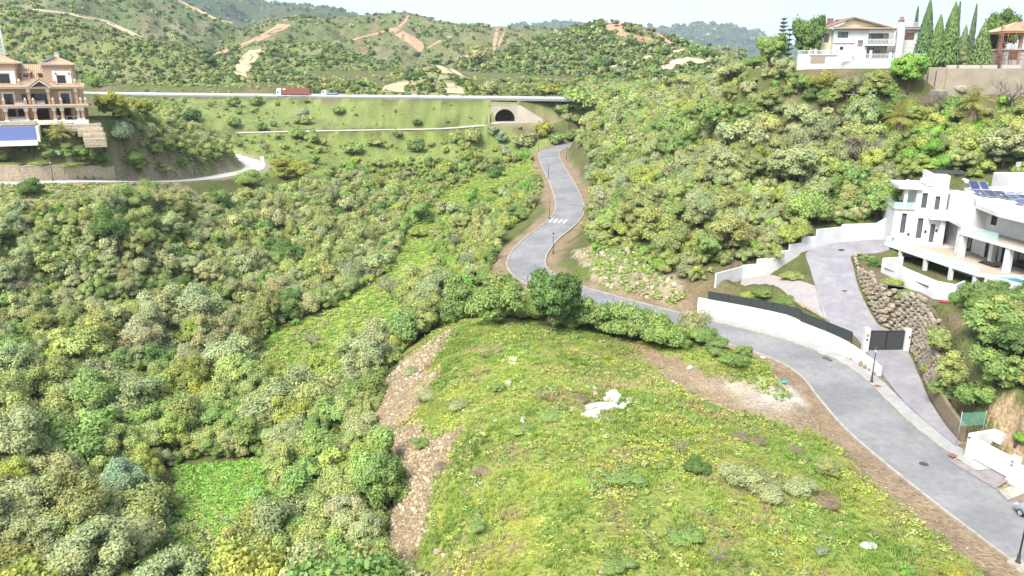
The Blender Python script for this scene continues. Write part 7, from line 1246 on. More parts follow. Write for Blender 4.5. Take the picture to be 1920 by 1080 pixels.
# lattice mast at the left edge and brick ruin on the far hill
P = pt(3, 92, 235); e = empty('lattice_mast', P, 0.3, 'white lattice mast at the left edge above the terracotta villa', 'mast'); mw = mat('mast_white', (0.75, 0.76, 0.78), 0.5, var=0.05)
for sx in (-1, 1):
    for sy in (-1, 1): MB().tube([(sx * 0.75, sy * 0.75, -9), (sx * 0.45, sy * 0.45, 10.5)], 0.07, 5).build('leg', mw, e)
a = MB()
for k in range(16):
    z, z2_ = -8 + k * 1.15, -8 + (k + 1) * 1.15; r0, r1 = 0.75 - 0.0155 * (z + 9), 0.75 - 0.0155 * (z2_ + 9); c0_ = [(-r0, -r0), (r0, -r0), (r0, r0), (-r0, r0)]; c1_ = [(-r1, -r1), (r1, -r1), (r1, r1), (-r1, r1)]
    for i in range(4): a.tube([(*c0_[i], z), (*c1_[(i + 1) % 4], z2_)], 0.04, 3, cap=False).tube([(*c0_[i], z), (*c0_[(i + 1) % 4], z)], 0.04, 3, cap=False)
a.build('bracing', mw, e)
for s in (-1, 1): MB().box(s * 0.7 - 0.2, s * 0.7 + 0.2, -0.9, -0.6, 7.5, 10.2).build('antenna_panel', pvcw, e)
P = hit_any(685, 95)
if P:
    e = empty('brick_ruin', P, 0.05, 'small roofless brick ruin alone on the far hillside', 'ruin'); bm_ = mat('pink_brick', (0.52, 0.30, 0.23), 0.95, var=0.12, scale=0.8); a = MB(); w = 26 * float(proj([P])[2][0]) / FPX / 2
    wall_holes(a, -w, w, -0.5, 3.6, 0, 0.3, [(-w + 1 + k * (2 * w - 2) / 5, -w + 2.2 + k * (2 * w - 2) / 5, 1.0 if k % 2 else 0, 2.7) for k in range(5)]); a.build('front_wall', bm_, e); MB().box(-w, -w + 0.3, 0.3, 5, -0.5, 3.4).box(w - 0.3, w, 0.3, 5, -0.5, 3.2).box(-w + 0.3, w - 0.3, 4.7, 5, -0.5, 2.8).build('side_walls', bm_, e)
# ---------------------------------------------------------------- hilltop house, upper right
HP = pt(1564, 98, 168); HV = Plane(HP, 0.0); he = empty('hilltop_house', HP, 0, 'white and cream two-storey house with brown tiled gable on the hilltop', 'house')
def hx(x, y=400, d=0): return HV(1480 + x / 7.385, 10 + y / 7.385, d)[0]
def hz(y, x=900, d=0): return HV(1480 + x / 7.385, 10 + y / 7.385, d)[1]
def hr(x0, y0, x1_, y1_): return HV.rect(1480 + x0 / 7.385, 10 + y0 / 7.385, 1480 + x1_ / 7.385, 10 + y1_ / 7.385)
x0, x1h, x2 = hx(620), hx(1100), hx(1455); zt = hz(345); DD = 8.5
holes = [hr(672, 365, 815, 450), hr(945, 485, 1020, 570), hr(700, 572, 748, 618)]
a = wall_holes(MB(), x0, x1h, -3, zt, 0, 0.3, holes); a.box(x0, x0 + 0.3, 0.3, DD, -3, zt).box(x1h - 0.3, x1h, 0.3, DD, -3, zt).box(x0 + 0.3, x1h - 0.3, DD - 0.3, DD, -3, zt); a.build('front_wall', white, he)
for h, g in zip(holes, (greyglass, mat('curtained_glass', (0.4, 0.34, 0.32), 0.3), darkglass)): window(he, *h, 0.1, gl=g, bars=1)
MB().box(x0, x1h - 3, -0.12, -0.002, hz(530), hz(520)).build('string_course', mat('red_tile_line', (0.5, 0.28, 0.2), 0.8), he)
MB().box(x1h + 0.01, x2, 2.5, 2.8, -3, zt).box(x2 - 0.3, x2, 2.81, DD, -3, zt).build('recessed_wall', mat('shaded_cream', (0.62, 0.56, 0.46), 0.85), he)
for h in (hr(1210, 390, 1370, 460), hr(1105, 395, 1145, 460)): MB().box(h[0], h[1], 2.44, 2.498, h[2], h[3]).build('balcony_door', greyglass, he)
for h in (hr(1160, 590, 1235, 665), hr(1265, 615, 1330, 665)): MB().box(h[0], h[1], 2.44, 2.498, h[2], h[3]).build('lower_door', greyglass, he)
zb_ = hz(545); MB().box(hx(1055), x2, -0.9, 2.49, zb_ - 0.25, zb_).build('balcony_slab', white, he)
def balustrade(p, A_, B_, z, h=0.95, step=0.3, name='balustrade'):
    A_, B_ = Vector(A_), Vector(B_); d = (B_ - A_); n = max(2, int(d.length / step)); a = MB(); 
    a.obox(A_, B_, 0.2, z + h - 0.14, z + h).obox(A_, B_, 0.2, z, z + 0.12); o = a.build(name, white, p); k = max(1, int(n / 60) + 1)
    for i in range(0, n + 1): q = A_.lerp(B_, i / n); b = MB().lathe([(0.05, z + 0.12), (0.10, z + 0.3), (0.04, z + 0.5), (0.07, z + h - 0.14)], 6, (q.x, q.y)); b.build('baluster', white, o)
    return o
balustrade(he, (hx(1060), -0.8), (x2, -0.8), zb_, hz(468) - zb_); MB().box(x2 - 0.4, x2 - 0.1, -0.85, -0.55, zb_, zt - 0.3).build('column', white, he)
MB().box(hx(1095), x2, -0.3, 0.0, zt - 0.6, zt).build('lintel', white, he)
gz, ga = hz(310), hz(165); xl, xr, xm = hx(560, 315), hx(1460, 310), hx(890, 155)
MB().xprism([(x0, zt), (x2, zt), (x2, gz - 0.4), (xm, ga - 0.35), (x0 - 0.2, gz - 0.4)], 0.5, 0.8).build('gable_wall', creamy, he)
a = MB(); ribs(a, (xl - 1.8, -0.5, gz - 0.25), (xl - 1.8, DD, gz - 0.25), (xm, -0.5, ga), (xm, DD, ga)); ribs(a, (xr + 0.3, -0.5, gz - 0.25), (xr + 0.3, DD, gz - 0.25), (xm, -0.5, ga), (xm, DD, ga)); a.build('gable_roof', tile_b, he)
MB().xprism([(xl - 1.8, gz - 0.3), (xm, ga - 0.03), (xr + 0.3, gz - 0.3), (xr + 0.3, gz - 0.55), (xm, ga - 0.3), (xl - 1.8, gz - 0.55)], -0.48, -0.3).build('barge_board', tile_b, he)
a = MB(); ribs(a, (hx(585), -1.0, hz(325)), (hx(1460), -1.0, hz(325)), (hx(600), 0.5, hz(298)), (hx(1450), 0.5, hz(298))); a.build('pent_roof', tile, he)
MB().box(x0 - 2.2, x0 - 0.01, 1.2, DD, -3, zt + 0.4).build('side_wing', creamy, he); MB().box(x0 - 1.6, x0 - 0.6, 1.17, 1.198, hz(510), hz(385)).build('side_door', greyglass, he)
for x, y, h in ((655, 255, 1.6), (585, 268, 0.7), (752, 220, 0.8)): MB().box(hx(x) - 0.35 * h, hx(x) + 0.35 * h, 4, 4.7, hz(y + 20), hz(y + 20) + h).box(hx(x) - 0.42 * h, hx(x) + 0.42 * h, 3.93, 4.77, hz(y + 20) + h, hz(y + 20) + h + 0.12).build('chimney', tile_b, he)
xc = hx(1540); MB().box(xc - 0.75, xc + 0.75, -0.2, 1.0, -3, hz(300)).box(xc - 0.45, xc + 0.45, 0, 0.8, hz(300), hz(215)).build('tall_chimney', white, he); MB().lathe([(0.7, hz(215)), (0.7, hz(200)), (0.35, hz(190)), (0.5, hz(165)), (0.1, hz(150))], 8, (xc, 0.4)).build('chimney_cap', tile_b, he)
xe0, xe1 = hx(1600), hx(1900); MB().box(xe0, xe1, 1.5, 9, -3, hz(335)).build('east_wing', white, he); MB().box(hx(1650), hx(1780), 1.44, 1.498, hz(470), hz(372)).build('arched_opening', shade, he); balustrade(he, (xe0, 1.3), (xe1, 1.3), hz(290), 0.9); a = MB(); ribs(a, (xe0, 0.9, hz(332)), (xe1, 0.9, hz(332)), (xe0, 1.45, hz(315)), (xe1, 1.45, hz(315))); a.build('tile_edge', tile_b, he); MB().box(xe0, xe1, 1.45, 9, hz(334), hz(292)).build('roof_terrace', white, he)  # arched opening is a flat panel with its shade painted in
# garden terrace walls in front
te = empty('terrace_wall', HP + Vector((0, -5, 0)), 0, 'white garden terrace wall with lattice balustrade in front of the hilltop house', 'wall'); TP = Plane(HP + Vector((0, -5, 0)), 0.0)
def tx(x, y=700): return TP(1480 + x / 7.385, 10 + y / 7.385)[0]
def tz_(y, x=900): return TP(1480 + x / 7.385, 10 + y / 7.385)[1]
MB().box(tx(900), tx(1900), 0, 0.3, tz_(1000), tz_(742)).build('wall_body', white, te); MB().box(tx(130), tx(700), 0.4, 0.7, tz_(1000), tz_(683)).build('wall_body', white, te); MB().box(tx(700), tx(900), 0.3, 0.6, tz_(1000), tz_(775)).build('wall_body', white, te)
balustrade(te, (tx(905), 0.15), (tx(1900), 0.15), tz_(742), tz_(670) - tz_(742), 0.35); balustrade(te, (tx(130), 0.55), (tx(690), 0.55), tz_(683), tz_(620) - tz_(683), 0.35)
for x, y0 in ((900, 640), (1125, 620), (1400, 650)): MB().box(tx(x) - 0.22, tx(x) + 0.22, -0.07, 0.36, tz_(745), tz_(y0)).build('pier', white, te)
for x, y0 in ((370, 600), (530, 605), (690, 620)): MB().box(tx(x) - 0.2, tx(x) + 0.2, 0.33, 0.76, tz_(690), tz_(y0)).build('pier', white, te)
MB().box(tx(290), tx(670), 0.3, 0.398, tz_(700), tz_(686)).build('red_ledge', MATS['red_tile_line'], te); MB().box(tx(310), tx(510), 0.33, 0.396, tz_(800), tz_(702)).build('garage_shade', mat('beige_shade', (0.45, 0.37, 0.3), 0.9), te)  # garage is a flat panel whose beige paints in its shade
a = MB(); a.v = [(tx(715), -0.5, tz_(790)), (tx(870), -0.5, tz_(690)), (tx(870), -0.5, tz_(650)), (tx(715), -0.5, tz_(750)), (tx(715), -0.25, tz_(790)), (tx(870), -0.25, tz_(690)), (tx(870), -0.25, tz_(650)), (tx(715), -0.25, tz_(750))]; a.f = [(0, 1, 2, 3), (7, 6, 5, 4), (3, 2, 6, 7), (0, 4, 5, 1), (1, 5, 6, 2), (0, 3, 7, 4)]; a.sm = [False] * 6; a.build('stair_parapet', white, te)
# tan retaining wall and the shell of a house at the right edge
RP = pt(1735, 126, 158); RT = Plane(RP, -0.05); re_ = empty('retaining_wall', RP, RT.th, 'long tan concrete retaining wall on the hilltop at the right edge', 'wall')
xr1 = RT(1990, 140)[0]; MB().box(0, RT(1775, 140)[0], 0.3, 0.8, -8, 0).build('wall_section', mat('tan_concrete', (0.50, 0.42, 0.31), 0.92, var=0.12, scale=0.5, bump=0.3, bscale=4, col2=(0.40, 0.34, 0.26), dscale=0.3), re_); MB().box(RT(1775, 140)[0] + 0.01, xr1, 0, 0.5, -8, -0.25).build('wall_section', MATS['tan_concrete'], re_)
for u in (1741, 1756): MB().box(RT(u, 140)[0] - 0.06, RT(u, 140)[0] + 0.06, 0.2, 0.298, -4, -0.8).build('weep_joint', framem, re_)
for u0, u1 in ((1777, 1794), (1799, 1838), (1842, 1870), (1880, 1915)): MB().box(RT(u0, 128)[0], RT(u1, 128)[0], 0.1, 0.9, -0.249, RT(1800, 124)[1] + 0.25).build('capping_slab', mat('pale_slab', (0.66, 0.58, 0.48), 0.9, var=0.1), re_)
CPt = pt(1868, 128, 166); CV = Plane(CPt, -0.1); ce = empty('house_shell', CPt, CV.th, 'unfinished house shell wrapped in rusty scaffolding at the right edge', 'building'); rust = mat('rusty_scaffold', (0.33, 0.15, 0.095), 0.7, var=0.2)
xs_ = [CV(u, 90)[0] for u in (1870, 1877, 1886, 1900, 1920, 1945)]; zs_ = [CV(1890, v)[1] for v in (124, 112, 104, 94, 80, 66, 58)]
MB().box(xs_[2], xs_[5] + 2, 1.5, 9, -3, zs_[3]).build('lower_storey', mat('raw_grey_render', (0.55, 0.5, 0.47), 0.9, var=0.15), ce); MB().box(xs_[2] - 0.3, xs_[5] + 2, 1.2, 9, zs_[3], zs_[3] + 0.35).build('floor_slab', MATS['pale_slab'], ce); MB().box(xs_[3], xs_[3] + 2.2, 1.46, 1.498, zs_[1], zs_[2] + 0.8).build('opening', shade, ce)  # opening is a flat panel; its darkness is painted shade
for x in (xs_[1] + 0.6, xs_[4], xs_[5]): MB().box(x - 0.3, x + 0.3, 1.4, 2.0, -3, zs_[6] + 1).build('pillar', mat('brick_red', (0.5, 0.27, 0.19), 0.9, var=0.15), ce)
ro = CV(1882, 58); rp_ = CV(1925, 42); a = MB(); ribs(a, (ro[0], 0.0, ro[1]), (ro[0] + 14, 0.0, ro[1]), (ro[0] + 5, 5, rp_[1] + 0.4), (ro[0] + 12, 5, rp_[1] + 0.4)); ribs(a, (ro[0], 0, ro[1]), (ro[0], 10, ro[1]), (ro[0] + 5, 5, rp_[1] + 0.4), (ro[0] + 5, 5.1, rp_[1] + 0.4)); r_ = a.build('roof', tile, ce); MB().box(ro[0] + 0.1, ro[0] + 14, 0.1, 10, ro[1] - 0.4, ro[1] - 0.02).build('eave', mat('orange_board', (0.55, 0.33, 0.2), 0.9), r_)
for i, x in enumerate(xs_[:4]):
    for y in (-0.2, 0.9): MB().tube([(x + 0.25 * i * 0, y, -3), (x + (0.5 if i == 0 else 0), y, zs_[6])], 0.06, 5).build('scaffold_pole', rust, ce)
for z in zs_: MB().tube([(xs_[0], -0.2, z), (xs_[5] + 2, -0.2, z)], 0.05, 4).build('scaffold_rail', rust, ce)
for z in (zs_[1], zs_[3], zs_[5]): MB().box(xs_[0], xs_[2], -0.15, 0.85, z - 0.05, z + 0.02).build('scaffold_plank', rust, ce)
# wooden animal shed on the slope
P = hit(1612, 192)
if P:
    e = empty('shed', P, 0.1, 'small grey open shed on the slope below the hilltop house', 'shed')
    for x in (-3, 0, 3): MB().box(x - 0.1, x + 0.1, -0.1, 0.1, -0.6, 1.6).build('post', BARK, e)
    MB().box(-3.4, 3.4, -0.3, 2.6, 1.6, 1.72).build('roof', mat('weathered_board', (0.45, 0.40, 0.36), 0.9, var=0.2), e); MB().box(-1.4, 0, 0.1, 0.2, -0.4, 1.55).build('panel', MATS['weathered_board'], e)
# ---------------------------------------------------------------- cypresses, conifers, palms
def cyp_mesh(seed, n=2600, w=0.16, tip=1.4):
    r = np.random.default_rng(seed); z = r.random(n); prof = w * (np.minimum(1, z * 7 + 0.35)) * (1 - z) ** (1 / tip) ; t = r.uniform(0, 6.28, n); rr = prof * r.uniform(0.72, 1.12, n)
    p = np.stack([np.cos(t) * rr, np.sin(t) * rr, 0.02 + z * 0.97], 1); d = np.stack([np.cos(t), np.sin(t), np.full(n, 0.35)], 1); d /= np.linalg.norm(d, axis=1)[:, None]; nn = d + 0.6 * unit(n, r); nn /= np.linalg.norm(nn, axis=1)[:, None]
    up = np.array([(0, 0, 1.0)]) + 0.3 * unit(n, r); s = np.cross(nn, up); s /= np.linalg.norm(s, axis=1)[:, None]; t2 = np.cross(s, nn); a_, b_ = 0.026, 0.011
    V = np.stack([p - t2 * a_, p - s * b_, p + t2 * a_, p + s * b_], 1).reshape(-1, 3); nv = 0.6 * d + 0.4 * nn; nv /= np.linalg.norm(nv, axis=1)[:, None]; l = r.uniform(0.7, 1.3, n)
    m = leafmesh('crown', V, np.arange(n * 4).reshape(-1, 4), np.repeat(nv, 4, 0), np.repeat(np.stack([l, l, l], 1), 4, 0), LEAF); return m
CY = [cyp_mesh(1), cyp_mesh(2, w=0.20), cyp_mesh(3, w=0.075, n=1500), cyp_mesh(4, w=0.30, tip=1.1)]
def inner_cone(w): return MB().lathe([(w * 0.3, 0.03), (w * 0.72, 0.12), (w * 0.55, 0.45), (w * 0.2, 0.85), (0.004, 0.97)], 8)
for u, vt, vb, t, k, c, lab in ((1729, 3, 112, 166, 0, (0.170, 0.272, 0.102), 'tallest cypress, first of the row right of the hilltop house'), (1751, 29, 122, 164, 1, (0.221, 0.323, 0.102), 'shorter cypress between the two tallest cypresses'), (1775, 7, 122, 163, 1, (0.204, 0.306, 0.102), 'broad tall cypress in the middle of the hilltop row'), (1786, 6, 100, 176, 2, (0.170, 0.255, 0.119), 'very thin cypress right behind the broad tall one'), (1711, 14, 90, 186, 2, (0.153, 0.221, 0.119), 'thin cypress behind the white chimney'), (1818, 10, 95, 180, 2, (0.170, 0.255, 0.119), 'thin leaning cypress standing alone on the hilltop'), (1804, 48, 100, 170, 1, (0.272, 0.340, 0.153), 'small grey-green cypress below the thin leaning one'), (1836, 38, 116, 164, 3, (0.289, 0.374, 0.136), 'wide cone-shaped cypress left of the dark cedar'), (1549 - 165, 88, 112, 215, 2, (0.170, 0.272, 0.102), 'tiny cypress on the skyline left of the hilltop garden')):
    top, bot = pt(u, vt, t), pt(u, vb, t); zg = drop(bot.x, bot.y); h = top.z - zg; e = empty('cypress', (bot.x, bot.y, zg), random.uniform(0, 6), lab, 'tree'); e.scale = (h * 0.95,) * 2 + (h,); w_ = (0.16, 0.20, 0.075, 0.30)[k]
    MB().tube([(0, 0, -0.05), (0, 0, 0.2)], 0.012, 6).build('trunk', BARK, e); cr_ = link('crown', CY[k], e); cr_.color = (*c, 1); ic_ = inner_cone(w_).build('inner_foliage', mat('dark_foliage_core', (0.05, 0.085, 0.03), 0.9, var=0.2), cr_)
def conifer(u, vt, vb, t, wpx, label, c, tiers=11):
    top, bot = pt(u, vt, t), pt(u, vb, t); zg = drop(bot.x, bot.y); h = top.z - zg; R = wpx / 2 * t / FPX; e = empty('conifer', (bot.x, bot.y, zg), 0, label, 'tree'); MB().tube([(0, 0, -0.3), (0, 0, h)], [0.22, 0.02], 6).build('trunk', BARK, e); r = np.random.default_rng(int(u)); V, N_, T_ = [], [], []
    for k in range(tiers):
        z = h * (0.22 + 0.76 * k / tiers); rr = R * (1 - k / tiers) ** 0.8 + 0.15; nb = 8
        for b in range(nb):
            an = 6.28 * b / nb + k * 0.5 + r.uniform(-.2, .2); L2 = rr * r.uniform(0.75, 1.1)
            for q in range(26): f = r.random(); p = np.array([math.cos(an) * L2 * f, math.sin(an) * L2 * f, z + 0.12 * L2 * f * f * 2 + r.uniform(-.1, .1)]) + r.normal(0, 0.10 + 0.05 * L2, 3) * (1, 1, 0.5); dd_ = unit(1, r)[0] + (math.cos(an), math.sin(an), 0.8); dd_ /= np.linalg.norm(dd_); tt = np.cross(dd_, unit(1, r)[0]); tt /= np.linalg.norm(tt); ss_ = np.cross(dd_, tt); V += [p - tt * 0.22, p - ss_ * 0.1, p + tt * 0.22, p + ss_ * 0.1]; N_ += [dd_] * 4; l = r.uniform(.7, 1.3); T_ += [(l, l, l)] * 4
    m = leafmesh('crown', np.array(V), np.arange(len(V)).reshape(-1, 4), np.array(N_), np.array(T_), LEAF); o = link('crown', m, e); o.color = (*c, 1)
conifer(1465, 28, 92, 190, 34, 'dark tiered conifer on the skyline left of the hilltop house', (0.08, 0.14, 0.08)); conifer(1478, 46, 92, 191, 18, 'smaller tiered conifer beside the dark one on the skyline', (0.08, 0.14, 0.08), 7)
frondm = LEAF
def frond_mesh(seed, n=34, L=1.0, droop=0.9, w=0.035, dead=False):
    r = np.random.default_rng(seed); V, N_, T_ = [], [], []
    for i in range(n):
        an = r.uniform(0, 6.28); el = r.uniform(-1.3, -0.7) if dead else r.uniform(-0.35, 1.35); pts = []; d = np.array([math.cos(an) * math.cos(el), math.sin(an) * math.cos(el), math.sin(el)]); p = np.zeros(3); Lf = L * r.uniform(0.8, 1.1)
        for k in range(6): pts.append(p.copy()); p = p + d * Lf / 5; d = d + np.array([0, 0, -droop * 0.22]); d /= np.linalg.norm(d)
        side = np.array([-math.sin(an), math.cos(an), 0])
        for k in range(5):
            for s in (-1, 1):
                for j in range(2):
                    b0 = pts[k] + (pts[k + 1] - pts[k]) * (j * 0.5); ln2 = (0.34 if not dead else 0.16) * L * (1 - abs(k - 2) * 0.16); tp = b0 + side * s * ln2 * 0.8 + (pts[k + 1] - pts[k]) * 0.9 + np.array([0, 0, -0.08 * L]); wv_ = (pts[k + 1] - pts[k]) * 0.32; q = [b0, b0 + wv_, tp + wv_ * 0.25, tp] if s > 0 else [b0 + wv_, b0, tp, tp + wv_ * 0.25]; V += q; N_ += [(d[0] * .3, d[1] * .3, 0.95)] * 4; l = r.uniform(.75, 1.25); T_ += [(l, l, l)] * 4
    return leafmesh('fronds', np.array(V), np.arange(len(V)).reshape(-1, 4), np.array(N_), np.array(T_), LEAF)
FR = [frond_mesh(i) for i in range(2)]; DF = [frond_mesh(10 + i, 40, 0.9, 0.4, dead=True) for i in range(2)]
def palm(u, v, wpx, vb, label, skirt=False, c=(0.36, 0.36, 0.11), t=None):
    P = hit(u, vb)
    if P is None: return
    t = float(proj([P])[2][0]); R = wpx / 2 * t / FPX; ctr = pt(u, v, t); h = max(ctr.z - P.z, R * 0.8); e = empty('palm', P, random.uniform(0, 6), label, 'palm tree'); MB().tube([(0, 0, -0.4), (0.05, 0, h * 0.5), (0, 0, h)], [0.34, 0.26, 0.24], 9).build('trunk', BARK, e)
    f_ = link('fronds', FR[0], e, (0, 0, h)); f_.scale = (R,) * 3; f_.color = (*c, 1)
    if skirt: k_ = link('dry_skirt', DF[0], e, (0, 0, h * 0.95)); k_.scale = (R * 0.75, R * 0.75, R * 1.25); k_.color = (0.42, 0.34, 0.24, 1)
palm(1818, 190, 64, 238, 'large fan palm with a dry grey skirt below the tan wall', True); palm(1683, 218, 66, 262, 'fan palm with a dry brown skirt on the right hillside', True, (0.42, 0.40, 0.12))
palm(118, 248, 46, 288, 'tallest palm in the garden below the terracotta villa'); palm(200, 254, 24, 290, 'small pale palm at the corner of the stone terrace', c=(0.4, 0.4, 0.16)); palm(62, 262, 34, 292, 'palm in front of the blue pool wall', c=(0.22, 0.3, 0.08)); palm(85, 270, 34, 296, 'palm right of the end of the blue pool', c=(0.25, 0.34, 0.08))
palm(25, 275, 30, 298, 'dry pale palm below the pool near the left edge', c=(0.42, 0.36, 0.22)); palm(180, 275, 24, 298, 'small yellowish palm below the stone terrace', c=(0.42, 0.40, 0.16))
for u, v, wpx, hk, c, lab in ((45, 272, 40, 0.9, 'dark', 'dark green shrub below the blue pool'), (100, 285, 44, 0.7, 'mid', 'green shrub at the foot of the tallest garden palm'), (140, 280, 50, 0.9, 'mid', 'leafy green shrub right of the tallest garden palm'), (165, 288, 44, 0.8, 'mid', 'green shrub under the stone terrace'), (88, 245, 26, 0.9, 'mid', 'green shrub between pool end and stone terrace'), (10, 290, 44, 0.7, 'olive', 'olive shrub above the stone wall at the left edge'), (140, 246, 26, 1.1, 'olive', 'brownish shrub beside the stone terrace'), (75, 300, 60, 0.35, 'mid', 'trailing hedge on the stone wall top, left part'), (130, 302, 60, 0.35, 'mid', 'trailing hedge on the stone wall top, middle'), (190, 302, 44, 0.5, 'mid', 'trailing hedge on the stone wall top, right part'), (20, 302, 60, 0.3, 'olive', 'trailing hedge on the stone wall top, left end'), (175, 228, 34, 0.7, 'olive', 'olive shrub at the villa terrace railing'), (190, 262, 30, 0.9, 'mid', 'green shrub right of the stone terrace')):
    put('garden_shrub', 'mat' if 'trailing' in lab else 'round', u, v, wpx, hk, c, lab, 'shrub', trunk=False)
P = hit(107, 290)
if P: tag(MB().box(-0.9, 0.9, -0.6, 0.6, 0, 0.55).xprism([(-1.0, 0.55), (1.0, 0.55), (0, 0.95)], -0.65, 0.65).build('garden_shed', mat('mint_green_paint', (0.35, 0.62, 0.45), 0.6), None, P), 'small mint green box shed in the villa garden', 'shed')
# ================================================================ the building plot: weeds, flowers, rubble, rocks
SOFT = [PLOT]
BANKP = [[(1190, 650), (1270, 668), (1320, 700), (1400, 725), (1500, 760), (1600, 850), (1700, 925), (1850, 1060), (1900, 1090), (1880, 1090), (1640, 905), (1560, 820), (1440, 790), (1330, 760), (1240, 712)]]
P = scatter_px([PLOT], 56000, avoid=RUBBLE + BANKP, roads=5.2); P = P[fbm(P[:, 0] / 2.2, P[:, 1] / 2.2, 191, 3) + RNG.normal(0, 0.3, len(P)) < 0.62]; n = len(P); nz = fbm(P[:, 0] / 4, P[:, 1] / 4, 91, 3); n2_ = fbm(P[:, 0] / 1.6, P[:, 1] / 1.6, 95, 2)
base = np.array([(0.19, 0.30, 0.06), (0.25, 0.35, 0.07), (0.31, 0.38, 0.085), (0.34, 0.34, 0.12), (0.36, 0.29, 0.17)]); k = np.clip(((nz + 0.85) * 2.6 + RNG.normal(0, 0.6, n)).astype(int), 0, 4)
stuff('plot_grass', 'thick yellow-green grass and weeds covering the building plot', 'grass', P, TUFT, RNG.uniform(0.28, 0.7, n) * (1 + 0.4 * n2_.clip(-1, 1)), base[k] * RNG.uniform(0.8, 1.2, (n, 1)) * (1.18 + 0.3 * fbm(P[:, 0] / 7, P[:, 1] / 7, 171, 3))[:, None], LEAFV)
m = RNG.random(n) < np.clip(-0.22 + 1.25 * fbm(P[:, 0] / 4.2, P[:, 1] / 4.2, 131, 3), 0.015, 0.85) * 0.62; Q = P[m] + np.stack([RNG.normal(0, .2, m.sum()), RNG.normal(0, .2, m.sum()), RNG.uniform(0.18, 0.42, m.sum())], 1)
def bloom(seed):
    r = np.random.default_rng(seed); V, N_, T_ = [], [], []
    for i in range(4):
        c = r.normal(0, 0.16, 3) * (1, 1, 0.4); s = 0.055 * r.uniform(.7, 1.3); V += [c + (-s, 0, 0), c + (0, -s, 0.01), c + (s, 0, 0), c + (0, s, 0.01)]; N_ += [(0, 0, 1.0)] * 4; T_ += [(1, 1, 1)] * 4
    return np.array(V), np.arange(16).reshape(-1, 4), np.array(N_), np.array(T_)
stuff('yellow_flowers', 'small yellow flowers sprinkled through the weeds of the plot', 'flowers', Q, [bloom(i) for i in range(4)], RNG.uniform(0.8, 1.5, len(Q)), np.tile((0.80, 0.78, 0.16), (len(Q), 1)) * RNG.uniform(0.8, 1.1, (len(Q), 1)), LEAFV)
W_ = scatter_px([PLOT], 3600, avoid=RUBBLE + BANKP, roads=5.4); nw = fbm(W_[:, 0] / 5, W_[:, 1] / 5, 151, 3); W_ = W_[nw > -0.15]; n = len(W_)
stuff('plot_weeds', 'leafy low weeds in clumps on the building plot', 'weeds', W_, WEEDT, RNG.uniform(0.22, 0.6, n), cols_of(n, ['mid', 'mid', 'olive', 'yellow', 'khaki']) * 1.1, LEAFV, zscale=np.full(n, 0.75))
W_ = scatter_px(BANKP, 900, roads=4.6); W_ = W_[RNG.random(len(W_)) < 0.3]; n = len(W_)
stuff('verge_weeds', 'sparse weeds on the bare earth beside the road', 'weeds', W_, TUFT, RNG.uniform(0.2, 0.5, n), cols_of(n, ['olive', 'mid', 'khaki']), LEAFV)
# loose stone of the rubble bank: uncountable small stones and the larger ones singly
rub = mat('rubble_stone', src='tint', rough=0.95, var=0.3, scale=5, bump=0.5, bscale=14)
def stone_t(seed):
    me = rock_mesh(seed, rub, 1); v = np.array([x.co[:] for x in me.vertices]); f = np.array([[*p.vertices, p.vertices[2]] for p in me.polygons]); nn = v / np.linalg.norm(v, axis=1)[:, None]; bpy.data.meshes.remove(me); return v, f[:, :3], nn, np.ones((len(v), 3))
ST = [stone_t(60 + i) for i in range(5)]
Pr = scatter_px(RUBBLE, 9000, roads=3); Pr = Pr + np.stack([RNG.normal(0, 0.5, len(Pr)), RNG.normal(0, 0.5, len(Pr)), np.zeros(len(Pr))], 1); Pr[:, 2] = ground_z(Pr[:, 0], Pr[:, 1]); n = len(Pr); cs = np.array([(0.31, 0.235, 0.145), (0.37, 0.295, 0.195), (0.23, 0.17, 0.11), (0.45, 0.385, 0.28)])[RNG.choice(4, n, p=[.4, .3, .2, .1])] * RNG.uniform(.8, 1.2, (n, 1))
sr = 0.05 + 0.24 * RNG.random(n) ** 3
o = stuff('rubble', 'loose brown stone rubble spilling down the left bank of the plot', 'rubble', Pr + (0, 0, 0.02), ST, sr, cs, rub)
Pg = np.concatenate([scatter_px(BANKP, 1500, roads=3.9), scatter_px([[(1400, 650), (1470, 690), (1530, 740), (1450, 725)]], 500, roads=3.9)]); n = len(Pg)
stuff('verge_stones', 'small stones strewn along the bare verge of the road', 'stones', Pg + (0, 0, 0.01), ST, 0.03 + 0.10 * RNG.random(n) ** 3, np.tile((0.40, 0.33, 0.25), (n, 1)) * RNG.uniform(.7, 1.3, (n, 1)), rub)
Pc = scatter_px([[(1090, 470), (1180, 445), (1290, 545), (1270, 575), (1130, 535)]], 900, roads=4.2); n = len(Pc)
stuff('cutting_stones', 'stones and ledges weathering out of the road cutting', 'stones', Pc, ST, 0.10 + 0.5 * RNG.random(n) ** 3, np.tile((0.42, 0.35, 0.26), (n, 1)) * RNG.uniform(.75, 1.25, (n, 1)), rub)
Pc = scatter_px([[(640, 650), (700, 590), (940, 500), (940, 430), (1010, 400), (1040, 300), (1000, 300), (920, 440), (800, 560)]], 60, roads=4.2)
def rocks(tab):
    for u, v, wpx, fl, col, lab in tab:
        h = hit(u, v)
        if h is None: continue
        s = wpx / 2 * float(proj([h])[2][0]) / FPX; m_ = mat('rock_%02d%02d%02d' % tuple(int(c * 99) for c in col), col, 0.92, var=0.18, scale=3, bump=0.5, bscale=10); o = link('rock', rock_mesh(int(u * 7 + v), m_, 2), None, (h.x, h.y, h.z + s * fl * 0.35), random.uniform(0, 3)); o.scale = (s, s * 0.75, s * fl); tag(o, lab, 'rock')
TANR, PALE, GREYR = (0.50, 0.38, 0.26), (0.62, 0.55, 0.46), (0.40, 0.36, 0.31)
